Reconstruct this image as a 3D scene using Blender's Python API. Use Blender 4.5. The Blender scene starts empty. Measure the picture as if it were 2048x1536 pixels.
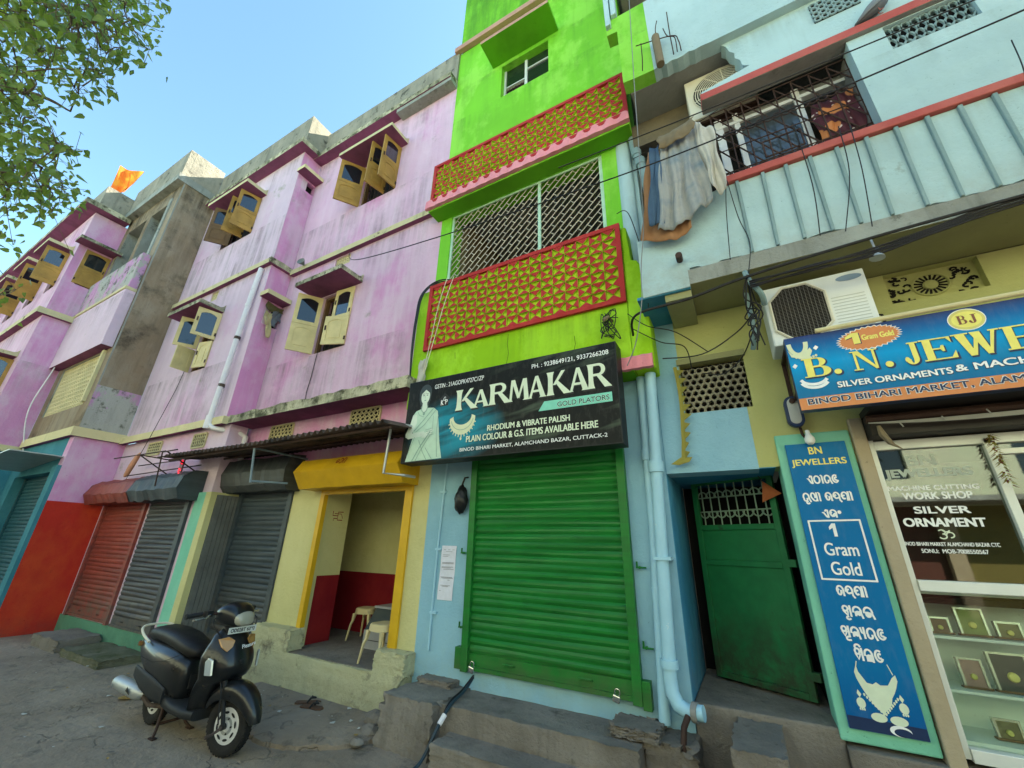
import bpy, bmesh, math, random
from mathutils import Vector, Matrix
R_ = math.radians
SC = bpy.context.scene
COL = SC.collection
rnd = random.Random(7)

# ------------------------------------------------------------------ camera
cam_d = bpy.data.cameras.new('camera'); cam = bpy.data.objects.new('camera', cam_d); COL.objects.link(cam)
yaw, pitch, roll = R_(-29.046), R_(21.80), R_(1.428)
fw = Vector((math.sin(yaw)*math.cos(pitch), math.cos(yaw)*math.cos(pitch), math.sin(pitch)))
rt = Vector((math.cos(yaw), -math.sin(yaw), 0)); up = rt.cross(fw)
rt, up = rt*math.cos(roll)+up*math.sin(roll), up*math.cos(roll)-rt*math.sin(roll)
cam.matrix_world = Matrix(((rt.x, up.x, -fw.x, 0), (rt.y, up.y, -fw.y, -4.1), (rt.z, up.z, -fw.z, 1.7), (0, 0, 0, 1)))
cam_d.sensor_width = 36; cam_d.sensor_fit = 'HORIZONTAL'; cam_d.lens = 36*811.69/2048
cam_d.clip_start = .05; cam_d.clip_end = 2000
SC.camera = cam

# ------------------------------------------------------------------ sky, sun, exposure
SUN = Vector((.62, 1.0, .93)).normalized()          # towards the sun: behind the houses, to the right
w = bpy.data.worlds.new('World'); SC.world = w; w.use_nodes = True
nt = w.node_tree; bg = nt.nodes['Background']
sky = nt.nodes.new('ShaderNodeTexSky'); sky.sky_type = 'NISHITA'; sky.sun_disc = False
sky.sun_elevation = math.asin(SUN.z); sky.sun_rotation = math.atan2(SUN.x, SUN.y)
sky.air_density = 1.0; sky.dust_density = 0.4; sky.ozone_density = 0.3
tint = nt.nodes.new('ShaderNodeVectorMath'); tint.operation = 'MULTIPLY'; tint.inputs[1].default_value = (.90, 1.11, 1.06)   # camera white balance of the sky
nt.links.new(sky.outputs[0], tint.inputs[0]); nt.links.new(tint.outputs[0], bg.inputs[0]); bg.inputs[1].default_value = 0.092
sl = bpy.data.lights.new('sun', 'SUN'); sl.energy = 4.3; sl.angle = R_(.5); sl.color = (1, .91, .76)
so = bpy.data.objects.new('sun', sl); COL.objects.link(so)
so.rotation_euler = SUN.to_track_quat('Z', 'Y').to_euler(); so.location = (8, 12, 30)
SC.view_settings.view_transform = 'Standard'; SC.view_settings.look = 'None'
SC.view_settings.gamma = 1; SC.view_settings.exposure = 2.3
SC.cycles.max_bounces = 8; SC.cycles.diffuse_bounces = 5; SC.cycles.transparent_max_bounces = 12

# ------------------------------------------------------------------ materials
def lin(c):
    return tuple(((x/255)/12.92 if x/255 <= .04045 else ((x/255+.055)/1.055)**2.4) for x in c)
def _mat(name):
    m = bpy.data.materials.new(name); m.use_nodes = True
    return m, m.node_tree, m.node_tree.nodes['Principled BSDF']
def _noise(nt, vec, scale, detail=5, rough=.6):
    n = nt.nodes.new('ShaderNodeTexNoise'); n.inputs['Scale'].default_value = scale
    n.inputs['Detail'].default_value = detail; n.inputs['Roughness'].default_value = rough
    nt.links.new(vec, n.inputs['Vector']); return n.outputs['Fac']
def _ramp(nt, fac, a, b, ca=(0, 0, 0, 1), cb=(1, 1, 1, 1)):
    r = nt.nodes.new('ShaderNodeValToRGB'); e = r.color_ramp.elements
    e[0].position = a; e[1].position = b; e[0].color = ca; e[1].color = cb
    nt.links.new(fac, r.inputs['Fac']); return r.outputs['Color']
def _mix(nt, fac, a, b):
    n = nt.nodes.new('ShaderNodeMix'); n.data_type = 'RGBA'
    if hasattr(fac, 'links'): nt.links.new(fac, n.inputs[0])
    else: n.inputs[0].default_value = fac
    for k, s in ((6, a), (7, b)):
        if hasattr(s, 'links'): nt.links.new(s, n.inputs[k])
        else: n.inputs[k].default_value = (*s[:3], 1)
    return n.outputs[2]
def _pos(nt, sc=(1, 1, 1)):
    g = nt.nodes.new('ShaderNodeNewGeometry'); mp = nt.nodes.new('ShaderNodeMapping')
    mp.inputs['Scale'].default_value = sc; nt.links.new(g.outputs['Position'], mp.inputs['Vector'])
    return mp.outputs['Vector']
def _mul(nt, a, b):
    n = nt.nodes.new('ShaderNodeMath'); n.operation = 'MULTIPLY'
    nt.links.new(a, n.inputs[0])
    if hasattr(b, 'links'): nt.links.new(b, n.inputs[1])
    else: n.inputs[1].default_value = b
    return n.outputs[0]
def _bump(nt, b, h, strength, dist=.02):
    n = nt.nodes.new('ShaderNodeBump'); n.inputs['Strength'].default_value = strength
    n.inputs['Distance'].default_value = dist
    nt.links.new(h, n.inputs['Height']); nt.links.new(n.outputs['Normal'], b.inputs['Normal'])
def plaster(name, c1, c2=None, c2_at=(.45, .6), c2_scale=1.2, streak=None, streak_at=(.5, .68), stain=None, stain_at=(.58, .7), stain_scale=2.2,
            rough=.85, bump=.35, fine=28, low=None, drips=None, dripcol=(.12, .105, .09), sat=.88):
    """painted render: base colour, faded patches, vertical rain streaks, blotchy stains, fine grain"""
    m, nt, b = _mat(name); P = _pos(nt)
    col = _mix(nt, _ramp(nt, _noise(nt, P, .9, 6), .3, .7), tuple(x*.88 for x in c1), tuple(min(1, x*1.08) for x in c1))
    if c2: col = _mix(nt, _ramp(nt, _noise(nt, _pos(nt, (1, 1, .7)), c2_scale, 7, .65), *c2_at), col, c2)
    if streak: col = _mix(nt, _mul(nt, _ramp(nt, _noise(nt, _pos(nt, (4.2, 4.2, .5)), 1.0, 8, .7), *streak_at), .5), col, streak)
    if stain: col = _mix(nt, _mul(nt, _ramp(nt, _noise(nt, P, stain_scale, 9, .72), *stain_at), .85), col, stain)
    if low:          # splash dirt near the ground: (colour, height)
        g = nt.nodes.new('ShaderNodeNewGeometry'); s = nt.nodes.new('ShaderNodeSeparateXYZ'); nt.links.new(g.outputs['Position'], s.inputs[0])
        mr = nt.nodes.new('ShaderNodeMapRange'); mr.inputs[1].default_value = low[1]; mr.inputs[2].default_value = low[1]-low[2]
        nt.links.new(s.outputs['Z'], mr.inputs[0])
        ad = nt.nodes.new('ShaderNodeMath'); ad.operation = 'MULTIPLY_ADD'; nt.links.new(_noise(nt, P, 5, 7, .7), ad.inputs[0]); ad.inputs[1].default_value = 1.6; ad.inputs[2].default_value = -.55
        mm = _mul(nt, mr.outputs[0], ad.outputs[0]); mm.node.use_clamp = True
        col = _mix(nt, mm, col, low[0])
    if drips:        # run-off stains that start at real ledges and sills: (height of the ledge, length of the run)
        g = nt.nodes.new('ShaderNodeNewGeometry'); s = nt.nodes.new('ShaderNodeSeparateXYZ'); nt.links.new(g.outputs['Position'], s.inputs[0])
        run = _ramp(nt, _noise(nt, _pos(nt, (7, 7, .35)), 1.0, 6, .65), .40, .66); blot = _ramp(nt, _noise(nt, P, 1.7, 7, .7), .38, .62)
        for top, ln in drips:
            mr = nt.nodes.new('ShaderNodeMapRange'); nt.links.new(s.outputs['Z'], mr.inputs[0])
            mr.inputs[1].default_value = top-ln; mr.inputs[2].default_value = top
            cut = nt.nodes.new('ShaderNodeMath'); cut.operation = 'LESS_THAN' if ln > 0 else 'GREATER_THAN'; nt.links.new(s.outputs['Z'], cut.inputs[0]); cut.inputs[1].default_value = top
            col = _mix(nt, _mul(nt, _mul(nt, _mul(nt, mr.outputs[0], cut.outputs[0]), _mul(nt, run, blot)), .72), col, dripcol)
    spk = _ramp(nt, _noise(nt, P, fine, 4, .7), .28, .34)
    col = _mix(nt, spk, tuple(x*.6 for x in c1), col)
    nt.links.new(col, b.inputs['Base Color']); b.inputs['Roughness'].default_value = rough
    b.inputs['Specular IOR Level'].default_value = .08
    if bump:
        ad = nt.nodes.new('ShaderNodeMath'); ad.operation = 'ADD'
        nt.links.new(_noise(nt, P, fine, 6, .7), ad.inputs[0]); nt.links.new(_mul(nt, _noise(nt, P, 3.2, 5), 2.5), ad.inputs[1])
        _bump(nt, b, ad.outputs[0], bump, .02)
    return m
def paint(name, c, rough=.45, metal=0, var=.12, wear=None, wear_at=(.62, .68), wear_scale=9, bump=.08, coat=0, spec=.3, slat=0, low=None):
    m, nt, b = _mat(name); P = _pos(nt)
    col = _mix(nt, _ramp(nt, _noise(nt, P, 3.5, 6), .3, .7), tuple(x*(1-var) for x in c), tuple(min(1, x*(1+var)) for x in c))
    if slat: col = _mix(nt, _mul(nt, _ramp(nt, _noise(nt, _pos(nt, (.5, .5, 13)), 1.0, 3, .6), .42, .62), slat), col, tuple(x*.45+.012 for x in c))
    if low:
        g = nt.nodes.new('ShaderNodeNewGeometry'); s = nt.nodes.new('ShaderNodeSeparateXYZ'); nt.links.new(g.outputs['Position'], s.inputs[0])
        mr = nt.nodes.new('ShaderNodeMapRange'); nt.links.new(s.outputs['Z'], mr.inputs[0]); mr.inputs[1].default_value = low[1]; mr.inputs[2].default_value = low[1]-low[2]
        col = _mix(nt, _mul(nt, mr.outputs[0], _ramp(nt, _noise(nt, P, 6, 8, .7), .36, .6)), col, low[0])
    if wear: col = _mix(nt, _ramp(nt, _noise(nt, P, wear_scale, 8, .7), *wear_at), col, wear)
    nt.links.new(col, b.inputs['Base Color'])
    rr = nt.nodes.new('ShaderNodeMapRange'); nt.links.new(_noise(nt, P, 8, 5), rr.inputs[0])
    rr.inputs[3].default_value = max(.02, rough-.1); rr.inputs[4].default_value = min(1, rough+.12); nt.links.new(rr.outputs[0], b.inputs['Roughness'])
    b.inputs['Metallic'].default_value = metal; b.inputs['Coat Weight'].default_value = coat; b.inputs['Specular IOR Level'].default_value = spec
    if bump: _bump(nt, b, _noise(nt, P, 22, 5), bump, .01)
    return m
def flat(name, c, rough=.6):
    m, nt, b = _mat(name)
    col = _mix(nt, _ramp(nt, _noise(nt, _pos(nt), 14, 5), .3, .7), tuple(x*.92 for x in c), tuple(min(1, x*1.05) for x in c))
    nt.links.new(col, b.inputs['Base Color']); b.inputs['Roughness'].default_value = rough; b.inputs['Specular IOR Level'].default_value = .3
    return m
def glass_dark(name, c=(.01, .014, .018), rough=.05):
    m, nt, b = _mat(name)
    b.inputs['Base Color'].default_value = (*c, 1); b.inputs['Roughness'].default_value = rough; b.inputs['IOR'].default_value = 1.6
    b.inputs['Coat Weight'].default_value = .6
    _bump(nt, b, _noise(nt, _pos(nt), 5, 2), .02, .02)
    return m
M = {}
M['pink'] = plaster('pink_plaster', (.64, .42, .55), (.60, .25, .48), (.53, .68), .75, (.74, .61, .69), (.44, .68), (.30, .27, .23), (.62, .72), 1.6, drips=((10.3, 1.4), (8.2, 1.0), (6.98, .9), (4.86, .9), (7.12, -.7), (3.75, -.9)))
M['lilac'] = plaster('lilac_plaster', (.64, .49, .59), (.62, .36, .54), (.55, .70), .6, (.68, .57, .64), (.46, .70), (.36, .335, .28), (.62, .70), 1.5, drips=((10.3, 1.2), (8.45, 1.2), (7.05, .8), (4.97, 1.1), (7.15, -1.3), (3.72, -.8)))
M['magenta'] = plaster('bright_pink_plaster', (.62, .28, .50), (.64, .42, .57), (.45, .6), 1.3, (.66, .55, .63), (.5, .72), (.4, .36, .33), (.66, .74), 1.6, drips=((7.17, -1.2), (9.3, .9), (5.7, .9)), dripcol=(.26, .24, .20))
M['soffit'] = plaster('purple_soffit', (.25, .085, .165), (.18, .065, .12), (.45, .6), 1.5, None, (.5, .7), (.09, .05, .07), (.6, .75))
M['cream'] = plaster('cream_edge', (.62, .55, .32), (.5, .46, .28), (.45, .6), 2, (.10, .10, .07), (.60, .72), (.07, .07, .05), (.58, .66), 3.5)
M['cream_clean'] = plaster('cream_edge_clean', (.66, .58, .33), (.55, .5, .28), (.5, .65), 2, None, (.6, .72), (.16, .15, .1), (.66, .74), 4)
M['mossy'] = plaster('mossy_edge', (.34, .32, .22), (.55, .52, .36), (.48, .56), 3, (.05, .06, .035), (.48, .62), (.05, .055, .03), (.5, .58), 5, bump=.9)
M['concrete'] = plaster('weathered_concrete', (.27, .28, .25), (.34, .36, .33), (.45, .62), 1.6, (.10, .10, .085), (.52, .68), (.07, .075, .06), (.6, .7), 2.6, bump=.7)
M['parapet'] = plaster('parapet_concrete', (.27, .26, .21), (.33, .31, .25), (.45, .6), 2, (.09, .085, .07), (.50, .70), (.05, .05, .04), (.56, .66), 4, bump=.8)
M['shaft'] = plaster('brown_bare_plaster', (.27, .205, .135), (.33, .275, .20), (.42, .62), 1.1, (.13, .105, .075), (.48, .68), (.055, .047, .036), (.54, .68), .8, bump=.8, drips=((10.6, 3.2), (10.6, 1.2)), dripcol=(.035, .03, .024))
M['peeled'] = plaster('peeled_plaster', (.42, .42, .38), (.55, .30, .50), (.5, .54), 1.4, (.2, .2, .17), (.5, .7), (.12, .13, .10), (.55, .62), 4, bump=1)
M['wood'] = paint('mustard_wood', (.36, .21, .045), .55, 0, .25, (.14, .08, .03), (.64, .72), 6)
M['woodpale'] = paint('cream_wood', (.62, .52, .25), .5, 0, .15, (.3, .24, .12), (.68, .75), 7)
M['woodbrown'] = paint('brown_wood', (.15, .085, .035), .6, 0, .25)
M['pane'] = glass_dark('dark_pane')
M['panegrey'] = glass_dark('grey_pane', (.05, .065, .075), .12)
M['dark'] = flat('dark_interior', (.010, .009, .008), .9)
M['iron'] = paint('rusty_iron', (.050, .027, .020), .65, .2, .3, (.12, .05, .025), (.6, .7), 30)
M['white_pipe'] = paint('white_pvc', (.72, .70, .72), .4, 0, .06, (.5, .4, .46), (.6, .72), 6)
M['green'] = plaster('lime_green_paint', (.19, .55, .035), (.27, .64, .07), (.50, .57), 1.0, (.12, .37, .03), (.50, .74), (.12, .34, .03), (.70, .8), 2.0, drips=((9.2, .8), (10.1, .6), (11.3, .8), (7.7, -.5)), dripcol=(.07, .20, .025), bump=.2, rough=.6, fine=40)
M['green2'] = plaster('yellow_lime_paint', (.28, .54, .012), (.36, .66, .03), (.50, .57), 1.1, (.18, .38, .015), (.52, .76), (.14, .24, .02), (.70, .78), 3, drips=((4.16, .6), (5.2, .5)), dripcol=(.10, .19, .02), bump=.2, rough=.6, fine=40)
M['greenold'] = plaster('stained_green_paint', (.14, .40, .03), (.18, .5, .04), (.45, .6), 2, (.06, .2, .03), (.45, .6), None, bump=.6)
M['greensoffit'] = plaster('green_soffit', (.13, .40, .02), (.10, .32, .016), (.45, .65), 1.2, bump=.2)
M['red'] = plaster('red_lattice_paint', (.40, .034, .032), (.46, .05, .045), (.45, .65), 3, None, (.5, .7), None, bump=.2, rough=.55)
M['lime'] = plaster('lime_lattice_paint', (.40, .56, .02), (.46, .62, .04), (.45, .65), 4, None, (.5, .7), None, bump=.2, rough=.55)
M['pinkband'] = plaster('salmon_band', (.74, .26, .30), (.80, .32, .36), (.45, .65), 2, None, (.5, .7), (.42, .2, .2), (.68, .74), 5, bump=.3)
M['pinkledge'] = plaster('dull_salmon_ledge', (.45, .26, .20), (.5, .3, .22), (.45, .65), 2, bump=.3)
M['turq'] = plaster('turquoise_paint', (.40, .56, .58), (.46, .62, .64), (.45, .65), .9, (.33, .46, .47), (.58, .74), (.30, .40, .39), (.70, .80), 2.2, drips=((6.9, .4), (5.83, .5)), dripcol=(.26, .33, .32), bump=.3, rough=.7)
M['turqd'] = plaster('turquoise_dirty', (.40, .56, .58), (.46, .62, .64), (.45, .65), .9, (.31, .43, .44), (.6, .8), (.26, .31, .29), (.63, .72), 3.0, bump=.4, drips=((4.95, .4), (8.28, .7)), dripcol=(.28, .34, .33), low=((.3, .27, .21), 4.5, .5))
M['turqrib'] = plaster('grey_turquoise_rib', (.21, .31, .32), (.25, .35, .36), (.45, .65), 3, bump=.3)
M['redband'] = plaster('dull_red_band', (.42, .095, .085), (.46, .13, .11), (.45, .65), 2.5, bump=.25, rough=.6)
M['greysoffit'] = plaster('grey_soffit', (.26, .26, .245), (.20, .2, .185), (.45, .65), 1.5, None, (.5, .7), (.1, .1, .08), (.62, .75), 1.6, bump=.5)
M['olive'] = plaster('olive_yellow_paint', (.42, .43, .17), (.46, .47, .2), (.45, .65), 1.0, (.33, .34, .14), (.6, .75), (.25, .25, .14), (.7, .8), 2, bump=.25)
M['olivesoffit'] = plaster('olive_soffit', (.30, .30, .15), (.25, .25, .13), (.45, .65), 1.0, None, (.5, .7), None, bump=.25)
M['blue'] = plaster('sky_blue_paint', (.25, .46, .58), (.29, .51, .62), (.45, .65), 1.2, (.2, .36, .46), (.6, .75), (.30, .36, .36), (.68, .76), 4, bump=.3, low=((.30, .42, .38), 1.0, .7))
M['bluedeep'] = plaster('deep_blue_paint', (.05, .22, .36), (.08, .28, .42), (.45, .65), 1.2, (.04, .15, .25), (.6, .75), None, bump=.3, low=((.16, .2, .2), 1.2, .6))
M['bluepipe'] = paint('pale_blue_pipe', (.34, .58, .70), .45, 0, .06, (.6, .7, .72), (.64, .68), 10)
M['yellow'] = plaster('pale_yellow_paint', (.56, .53, .25), (.62, .59, .30), (.45, .65), .9, (.5, .46, .22), (.6, .75), (.30, .28, .2), (.7, .78), 5, bump=.4, low=((.33, .33, .24), .75, .7))
M['plinth'] = plaster('yellow_plinth', (.46, .45, .28), (.52, .50, .30), (.42, .62), 1.4, (.32, .31, .22), (.56, .72), (.14, .125, .09), (.57, .68), 3, bump=.8, low=((.17, .15, .11), .35, .35))
M['mint'] = plaster('mint_paint', (.19, .52, .37), (.24, .58, .43), (.45, .65), 1.5, None, (.5, .7), (.3, .4, .33), (.70, .78), 5, bump=.3)
M['mintdirty'] = plaster('mint_plinth', (.10, .26, .17), (.13, .31, .2), (.45, .65), 1.5, None, (.5, .7), (.1, .1, .07), (.6, .7), 4, bump=.5, low=((.1, .1, .07), .35, .4))
M['redwall'] = plaster('brick_red_paint', (.48, .035, .022), (.55, .07, .025), (.45, .65), 1.2, None, (.5, .7), (.24, .04, .025), (.62, .74), 1.7, bump=.6, low=((.12, .07, .05), .35, .35))
M['tan'] = plaster('tan_plaster', (.40, .33, .22), (.44, .37, .26), (.45, .65), 2, bump=.4)
M['teal'] = plaster('teal_paint', (.05, .20, .25), (.075, .25, .30), (.45, .65), 2, bump=.3)
M['tealdark'] = paint('dark_teal_metal', (.012, .07, .09), .5)
M['shredd'] = paint('red_shutter_paint', (.26, .05, .035), .5, 0, .18, (.12, .03, .02), (.64, .72), 5, slat=.6, low=((.11, .095, .075), 1.1, .8))
M['shslate'] = paint('slate_shutter_paint', (.048, .065, .075), .5, 0, .18, (.10, .12, .12), (.66, .74), 6, slat=.6, low=((.11, .095, .075), 1.1, .8))
M['shgrey'] = paint('charcoal_shutter_paint', (.055, .062, .066), .5, 0, .18, (.11, .115, .11), (.66, .74), 6, slat=.6, low=((.11, .095, .075), 1.1, .8))
M['shgreen'] = paint('green_shutter_paint', (.010, .17, .024), .42, 0, .15, (.015, .11, .02), (.66, .74), 4, slat=.4, low=((.09, .10, .05), .8, .5))
M['doorgreen'] = paint('green_door_paint', (.012, .15, .05), .5, 0, .22, (.03, .055, .03), (.60, .70), 3.5, low=((.03, .035, .02), 1.35, .7))
M['mustard'] = paint('mustard_paint', (.60, .36, .012), .45, 0, .10, (.4, .2, .02), (.68, .74), 5)
M['maroon'] = plaster('maroon_paint', (.20, .012, .018), (.24, .018, .02), (.45, .65), 2, bump=.2)
M['step'] = plaster('grey_step_cement', (.20, .178, .15), (.26, .235, .20), (.42, .64), 1.5, (.11, .098, .082), (.5, .68), (.07, .065, .055), (.6, .7), 3.2, bump=.9)
M['moss'] = plaster('mossy_ground_slab', (.12, .125, .08), (.17, .165, .12), (.45, .6), 2, None, (.5, .7), (.06, .075, .03), (.55, .66), 3, bump=.9)
M['boards'] = paint('grey_board', (.13, .135, .125), .7, 0, .2, (.07, .07, .065), (.58, .7), 5)
M['alu'] = paint('aluminium', (.66, .69, .64), .40, .15, .08, (.4, .42, .4), (.7, .78), 8)
M['acwhite'] = paint('ac_white', (.72, .75, .72), .5, 0, .05, (.42, .43, .4), (.68, .78), 5)
M['accream'] = paint('ac_cream', (.66, .62, .48), .5, 0, .06, (.42, .38, .28), (.66, .75), 5)
M['black'] = flat('matte_black', (.012, .012, .012), .6)
M['cable'] = flat('cable_black', (.014, .014, .015), .5)
M['rust'] = paint('rusted_sheet', (.085, .06, .048), .75, .1, .35, (.03, .025, .022), (.5, .62), 3, bump=.3)
M['white'] = flat('white_print', (.80, .82, .80), .5)
M['chrome'] = paint('dull_chrome', (.62, .62, .60), .22, .9, .05, bump=.02)
M['tin'] = paint('tin_sheet', (.42, .44, .43), .45, .6, .1, (.25, .2, .15), (.66, .76), 5)

# ------------------------------------------------------------------ mesh builder
def TF(y0):            # plane facing the street: u = x, d = depth into the wall, w = z
    return lambda u, d, w: (u, y0+d, w)
def TX(x0):            # plane facing +x: u = y, d = depth into the wall, w = z
    return lambda u, d, w: (x0-d, u, w)
class MB:
    def __init__(s): s.v = []; s.f = []; s.mi = []; s.mk = []
    def mark(s): s.mk.append((len(s.v), len(s.f)))
    def poly(s, pts, m=0):
        n = len(s.v); s.v += [tuple(p) for p in pts]; s.f.append(tuple(range(n, n+len(pts)))); s.mi.append(m)
    def mesh(s, vs, fs, m=0):
        n = len(s.v); s.v += [tuple(p) for p in vs]
        for f in fs: s.f.append(tuple(i+n for i in f)); s.mi.append(m)
    def box(s, x0, x1, y0, y1, z0, z1, m=0, bot=None, T=None, front=None):
        P = [(x, y, z) for z in (z0, z1) for y in (y0, y1) for x in (x0, x1)]
        if T: P = [T(x, y, z) for (x, y, z) in P]
        n = len(s.v); s.v += P
        for k, f in enumerate(((0, 2, 3, 1), (4, 5, 7, 6), (0, 1, 5, 4), (2, 6, 7, 3), (0, 4, 6, 2), (1, 3, 7, 5))):
            s.f.append(tuple(i+n for i in f)); s.mi.append(bot if (k == 0 and bot is not None) else (front if (k == 2 and front is not None) else m))
    def obox(s, c, ax, ay, az, m=0):
        c, ax, ay, az = map(Vector, (c, ax, ay, az)); n = len(s.v)
        s.v += [tuple(c+ax*i+ay*j+az*k) for k in (-1, 1) for j in (-1, 1) for i in (-1, 1)]
        for f in ((0, 2, 3, 1), (4, 5, 7, 6), (0, 1, 5, 4), (2, 6, 7, 3), (0, 4, 6, 2), (1, 3, 7, 5)):
            s.f.append(tuple(i+n for i in f)); s.mi.append(m)
    def prism(s, pts, d0, d1, T, m=0, mside=None):
        n = len(s.v); k = len(pts)
        s.v += [T(u, d0, w) for u, w in pts]+[T(u, d1, w) for u, w in pts]
        s.f.append(tuple(range(n, n+k))); s.mi.append(m)
        s.f.append(tuple(range(n+2*k-1, n+k-1, -1))); s.mi.append(m)
        for i in range(k):
            j = (i+1) % k; s.f.append((n+i, n+k+i, n+k+j, n+j)); s.mi.append(m if mside is None else mside)
    def tube(s, path, r, n=8, m=0, cap=True, close=False):
        P = [Vector(p) for p in path]; K = len(P); rs = r if isinstance(r, (list, tuple)) else [r]*K
        base = len(s.v); prev = None
        for i in range(K):
            a = P[i-1] if (i or close) else P[i]; b = P[(i+1) % K] if (i < K-1 or close) else P[i]
            t = (b-a).normalized() if (b-a).length > 1e-9 else Vector((0, 0, 1))
            if prev is None:
                x = t.cross(Vector((0, 0, 1)));
                if x.length < 1e-3: x = t.cross(Vector((1, 0, 0)))
            else: x = prev-t*prev.dot(t)
            x.normalize(); prev = x; y = t.cross(x)
            for k in range(n):
                a_ = 2*math.pi*k/n; s.v.append(tuple(P[i]+(x*math.cos(a_)+y*math.sin(a_))*rs[i]))
        for i in range(K if close else K-1):
            i2 = (i+1) % K
            for k in range(n):
                k2 = (k+1) % n; s.f.append((base+i*n+k, base+i*n+k2, base+i2*n+k2, base+i2*n+k)); s.mi.append(m)
        if cap and not close:
            s.f.append(tuple(base+k for k in range(n-1, -1, -1))); s.mi.append(m)
            s.f.append(tuple(base+(K-1)*n+k for k in range(n))); s.mi.append(m)
    def lathe(s, prof, o, ax=(0, 0, 1), n=20, m=0, close=False):
        o = Vector(o); ax = Vector(ax).normalized(); x = ax.cross(Vector((0, 0, 1)))
        if x.length < 1e-3: x = Vector((1, 0, 0))
        x.normalize(); y = ax.cross(x); base = len(s.v); K = len(prof)
        for r, h in prof:
            for k in range(n):
                a = 2*math.pi*k/n; s.v.append(tuple(o+ax*h+(x*math.cos(a)+y*math.sin(a))*max(r, 1e-4)))
        for i in range(K if close else K-1):
            i2 = (i+1) % K
            for k in range(n):
                k2 = (k+1) % n; s.f.append((base+i*n+k, base+i*n+k2, base+i2*n+k2, base+i2*n+k)); s.mi.append(m)
        if not close:
            s.f.append(tuple(base+k for k in range(n-1, -1, -1))); s.mi.append(m)
            s.f.append(tuple(base+(K-1)*n+k for k in range(n))); s.mi.append(m)
    def loft(s, rings, m=0, cap=True):
        base = len(s.v); n = len(rings[0])
        for r in rings: s.v += [tuple(p) for p in r]
        for i in range(len(rings)-1):
            for k in range(n):
                k2 = (k+1) % n; s.f.append((base+i*n+k, base+i*n+k2, base+(i+1)*n+k2, base+(i+1)*n+k)); s.mi.append(m)
        if cap:
            s.f.append(tuple(base+k for k in range(n-1, -1, -1))); s.mi.append(m)
            s.f.append(tuple(base+(len(rings)-1)*n+k for k in range(n))); s.mi.append(m)
    def ribbon(s, path, wd, T, d0=0, th=.002, m=0):
        """flat brush stroke along a 2D path on plane T, standing th proud of depth d0"""
        K = len(path)
        if K < 2: return
        P = [Vector(p) for p in path]; L = []; Rr = []
        for i in range(K):
            a = P[max(0, i-1)]; b = P[min(K-1, i+1)]; t = b-a
            t = t.normalized() if t.length > 1e-9 else Vector((1, 0)); nn = Vector((-t.y, t.x))*wd/2
            q = P[i]+(t*(-wd*.3) if i == 0 else t*(wd*.3) if i == K-1 else Vector((0, 0)))
            L.append(q+nn); Rr.append(q-nn)
        n = len(s.v)
        for i in range(K):
            dd = d0-th-i*2e-5
            s.v.append(T(L[i].x, dd, L[i].y)); s.v.append(T(Rr[i].x, dd, Rr[i].y))
        for i in range(K-1): s.f.append((n+2*i, n+2*i+2, n+2*i+3, n+2*i+1)); s.mi.append(m)
    def wall(s, T, u0, u1, w0, w1, th, holes=(), m=0, mr=None):
        us = sorted({u0, u1}|{h[0] for h in holes}|{h[1] for h in holes}); ws = sorted({w0, w1}|{h[2] for h in holes}|{h[3] for h in holes})
        us = [u for u in us if u0 <= u <= u1]; ws = [x for x in ws if w0 <= x <= w1]
        inh = lambda u, x: any(h[0] < u < h[1] and h[2] < x < h[3] for h in holes)
        for i in range(len(us)-1):
            for j in range(len(ws)-1):
                if inh((us[i]+us[i+1])/2, (ws[j]+ws[j+1])/2): continue
                for d in (0, th): s.poly([T(us[i], d, ws[j]), T(us[i+1], d, ws[j]), T(us[i+1], d, ws[j+1]), T(us[i], d, ws[j+1])], m)
        mr = m if mr is None else mr
        for (a, b, c, e) in list(holes)+[(u0, u1, w0, w1)]:
            for (p, q) in (((a, c), (b, c)), ((b, c), (b, e)), ((b, e), (a, e)), ((a, e), (a, c))):
                s.poly([T(p[0], 0, p[1]), T(q[0], 0, q[1]), T(q[0], th, q[1]), T(p[0], th, p[1])], mr)
    def build(s, name, mats, parent=None, smooth=False, bevel=0, local=False, subsurf=0, sharp=35, weld=False, solid=0):
        me = bpy.data.meshes.new(name); me.from_pydata(s.v, [], s.f)
        for mt in (mats if isinstance(mats, (list, tuple)) else [mats]): me.materials.append(M[mt] if isinstance(mt, str) else mt)
        me.polygons.foreach_set('material_index', s.mi)
        bm = bmesh.new(); bm.from_mesh(me)
        if weld: bmesh.ops.remove_doubles(bm, verts=bm.verts, dist=1e-4)
        bmesh.ops.recalc_face_normals(bm, faces=bm.faces); bm.to_mesh(me); bm.free()
        if smooth or subsurf:
            me.polygons.foreach_set('use_smooth', [True]*len(me.polygons))
            if not subsurf: me.set_sharp_from_angle(angle=R_(sharp))
        me.update()
        o = bpy.data.objects.new(name, me); COL.objects.link(o)
        if bevel:
            b = o.modifiers.new('bevel', 'BEVEL'); b.width = bevel; b.segments = 2; b.limit_method = 'ANGLE'; b.angle_limit = R_(50)
        if solid:
            b = o.modifiers.new('solid', 'SOLIDIFY'); b.thickness = solid; b.offset = 0
        if subsurf:
            b = o.modifiers.new('sub', 'SUBSURF'); b.levels = subsurf; b.render_levels = subsurf
        if parent is not None: adopt(o, parent, local)
        return o
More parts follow.
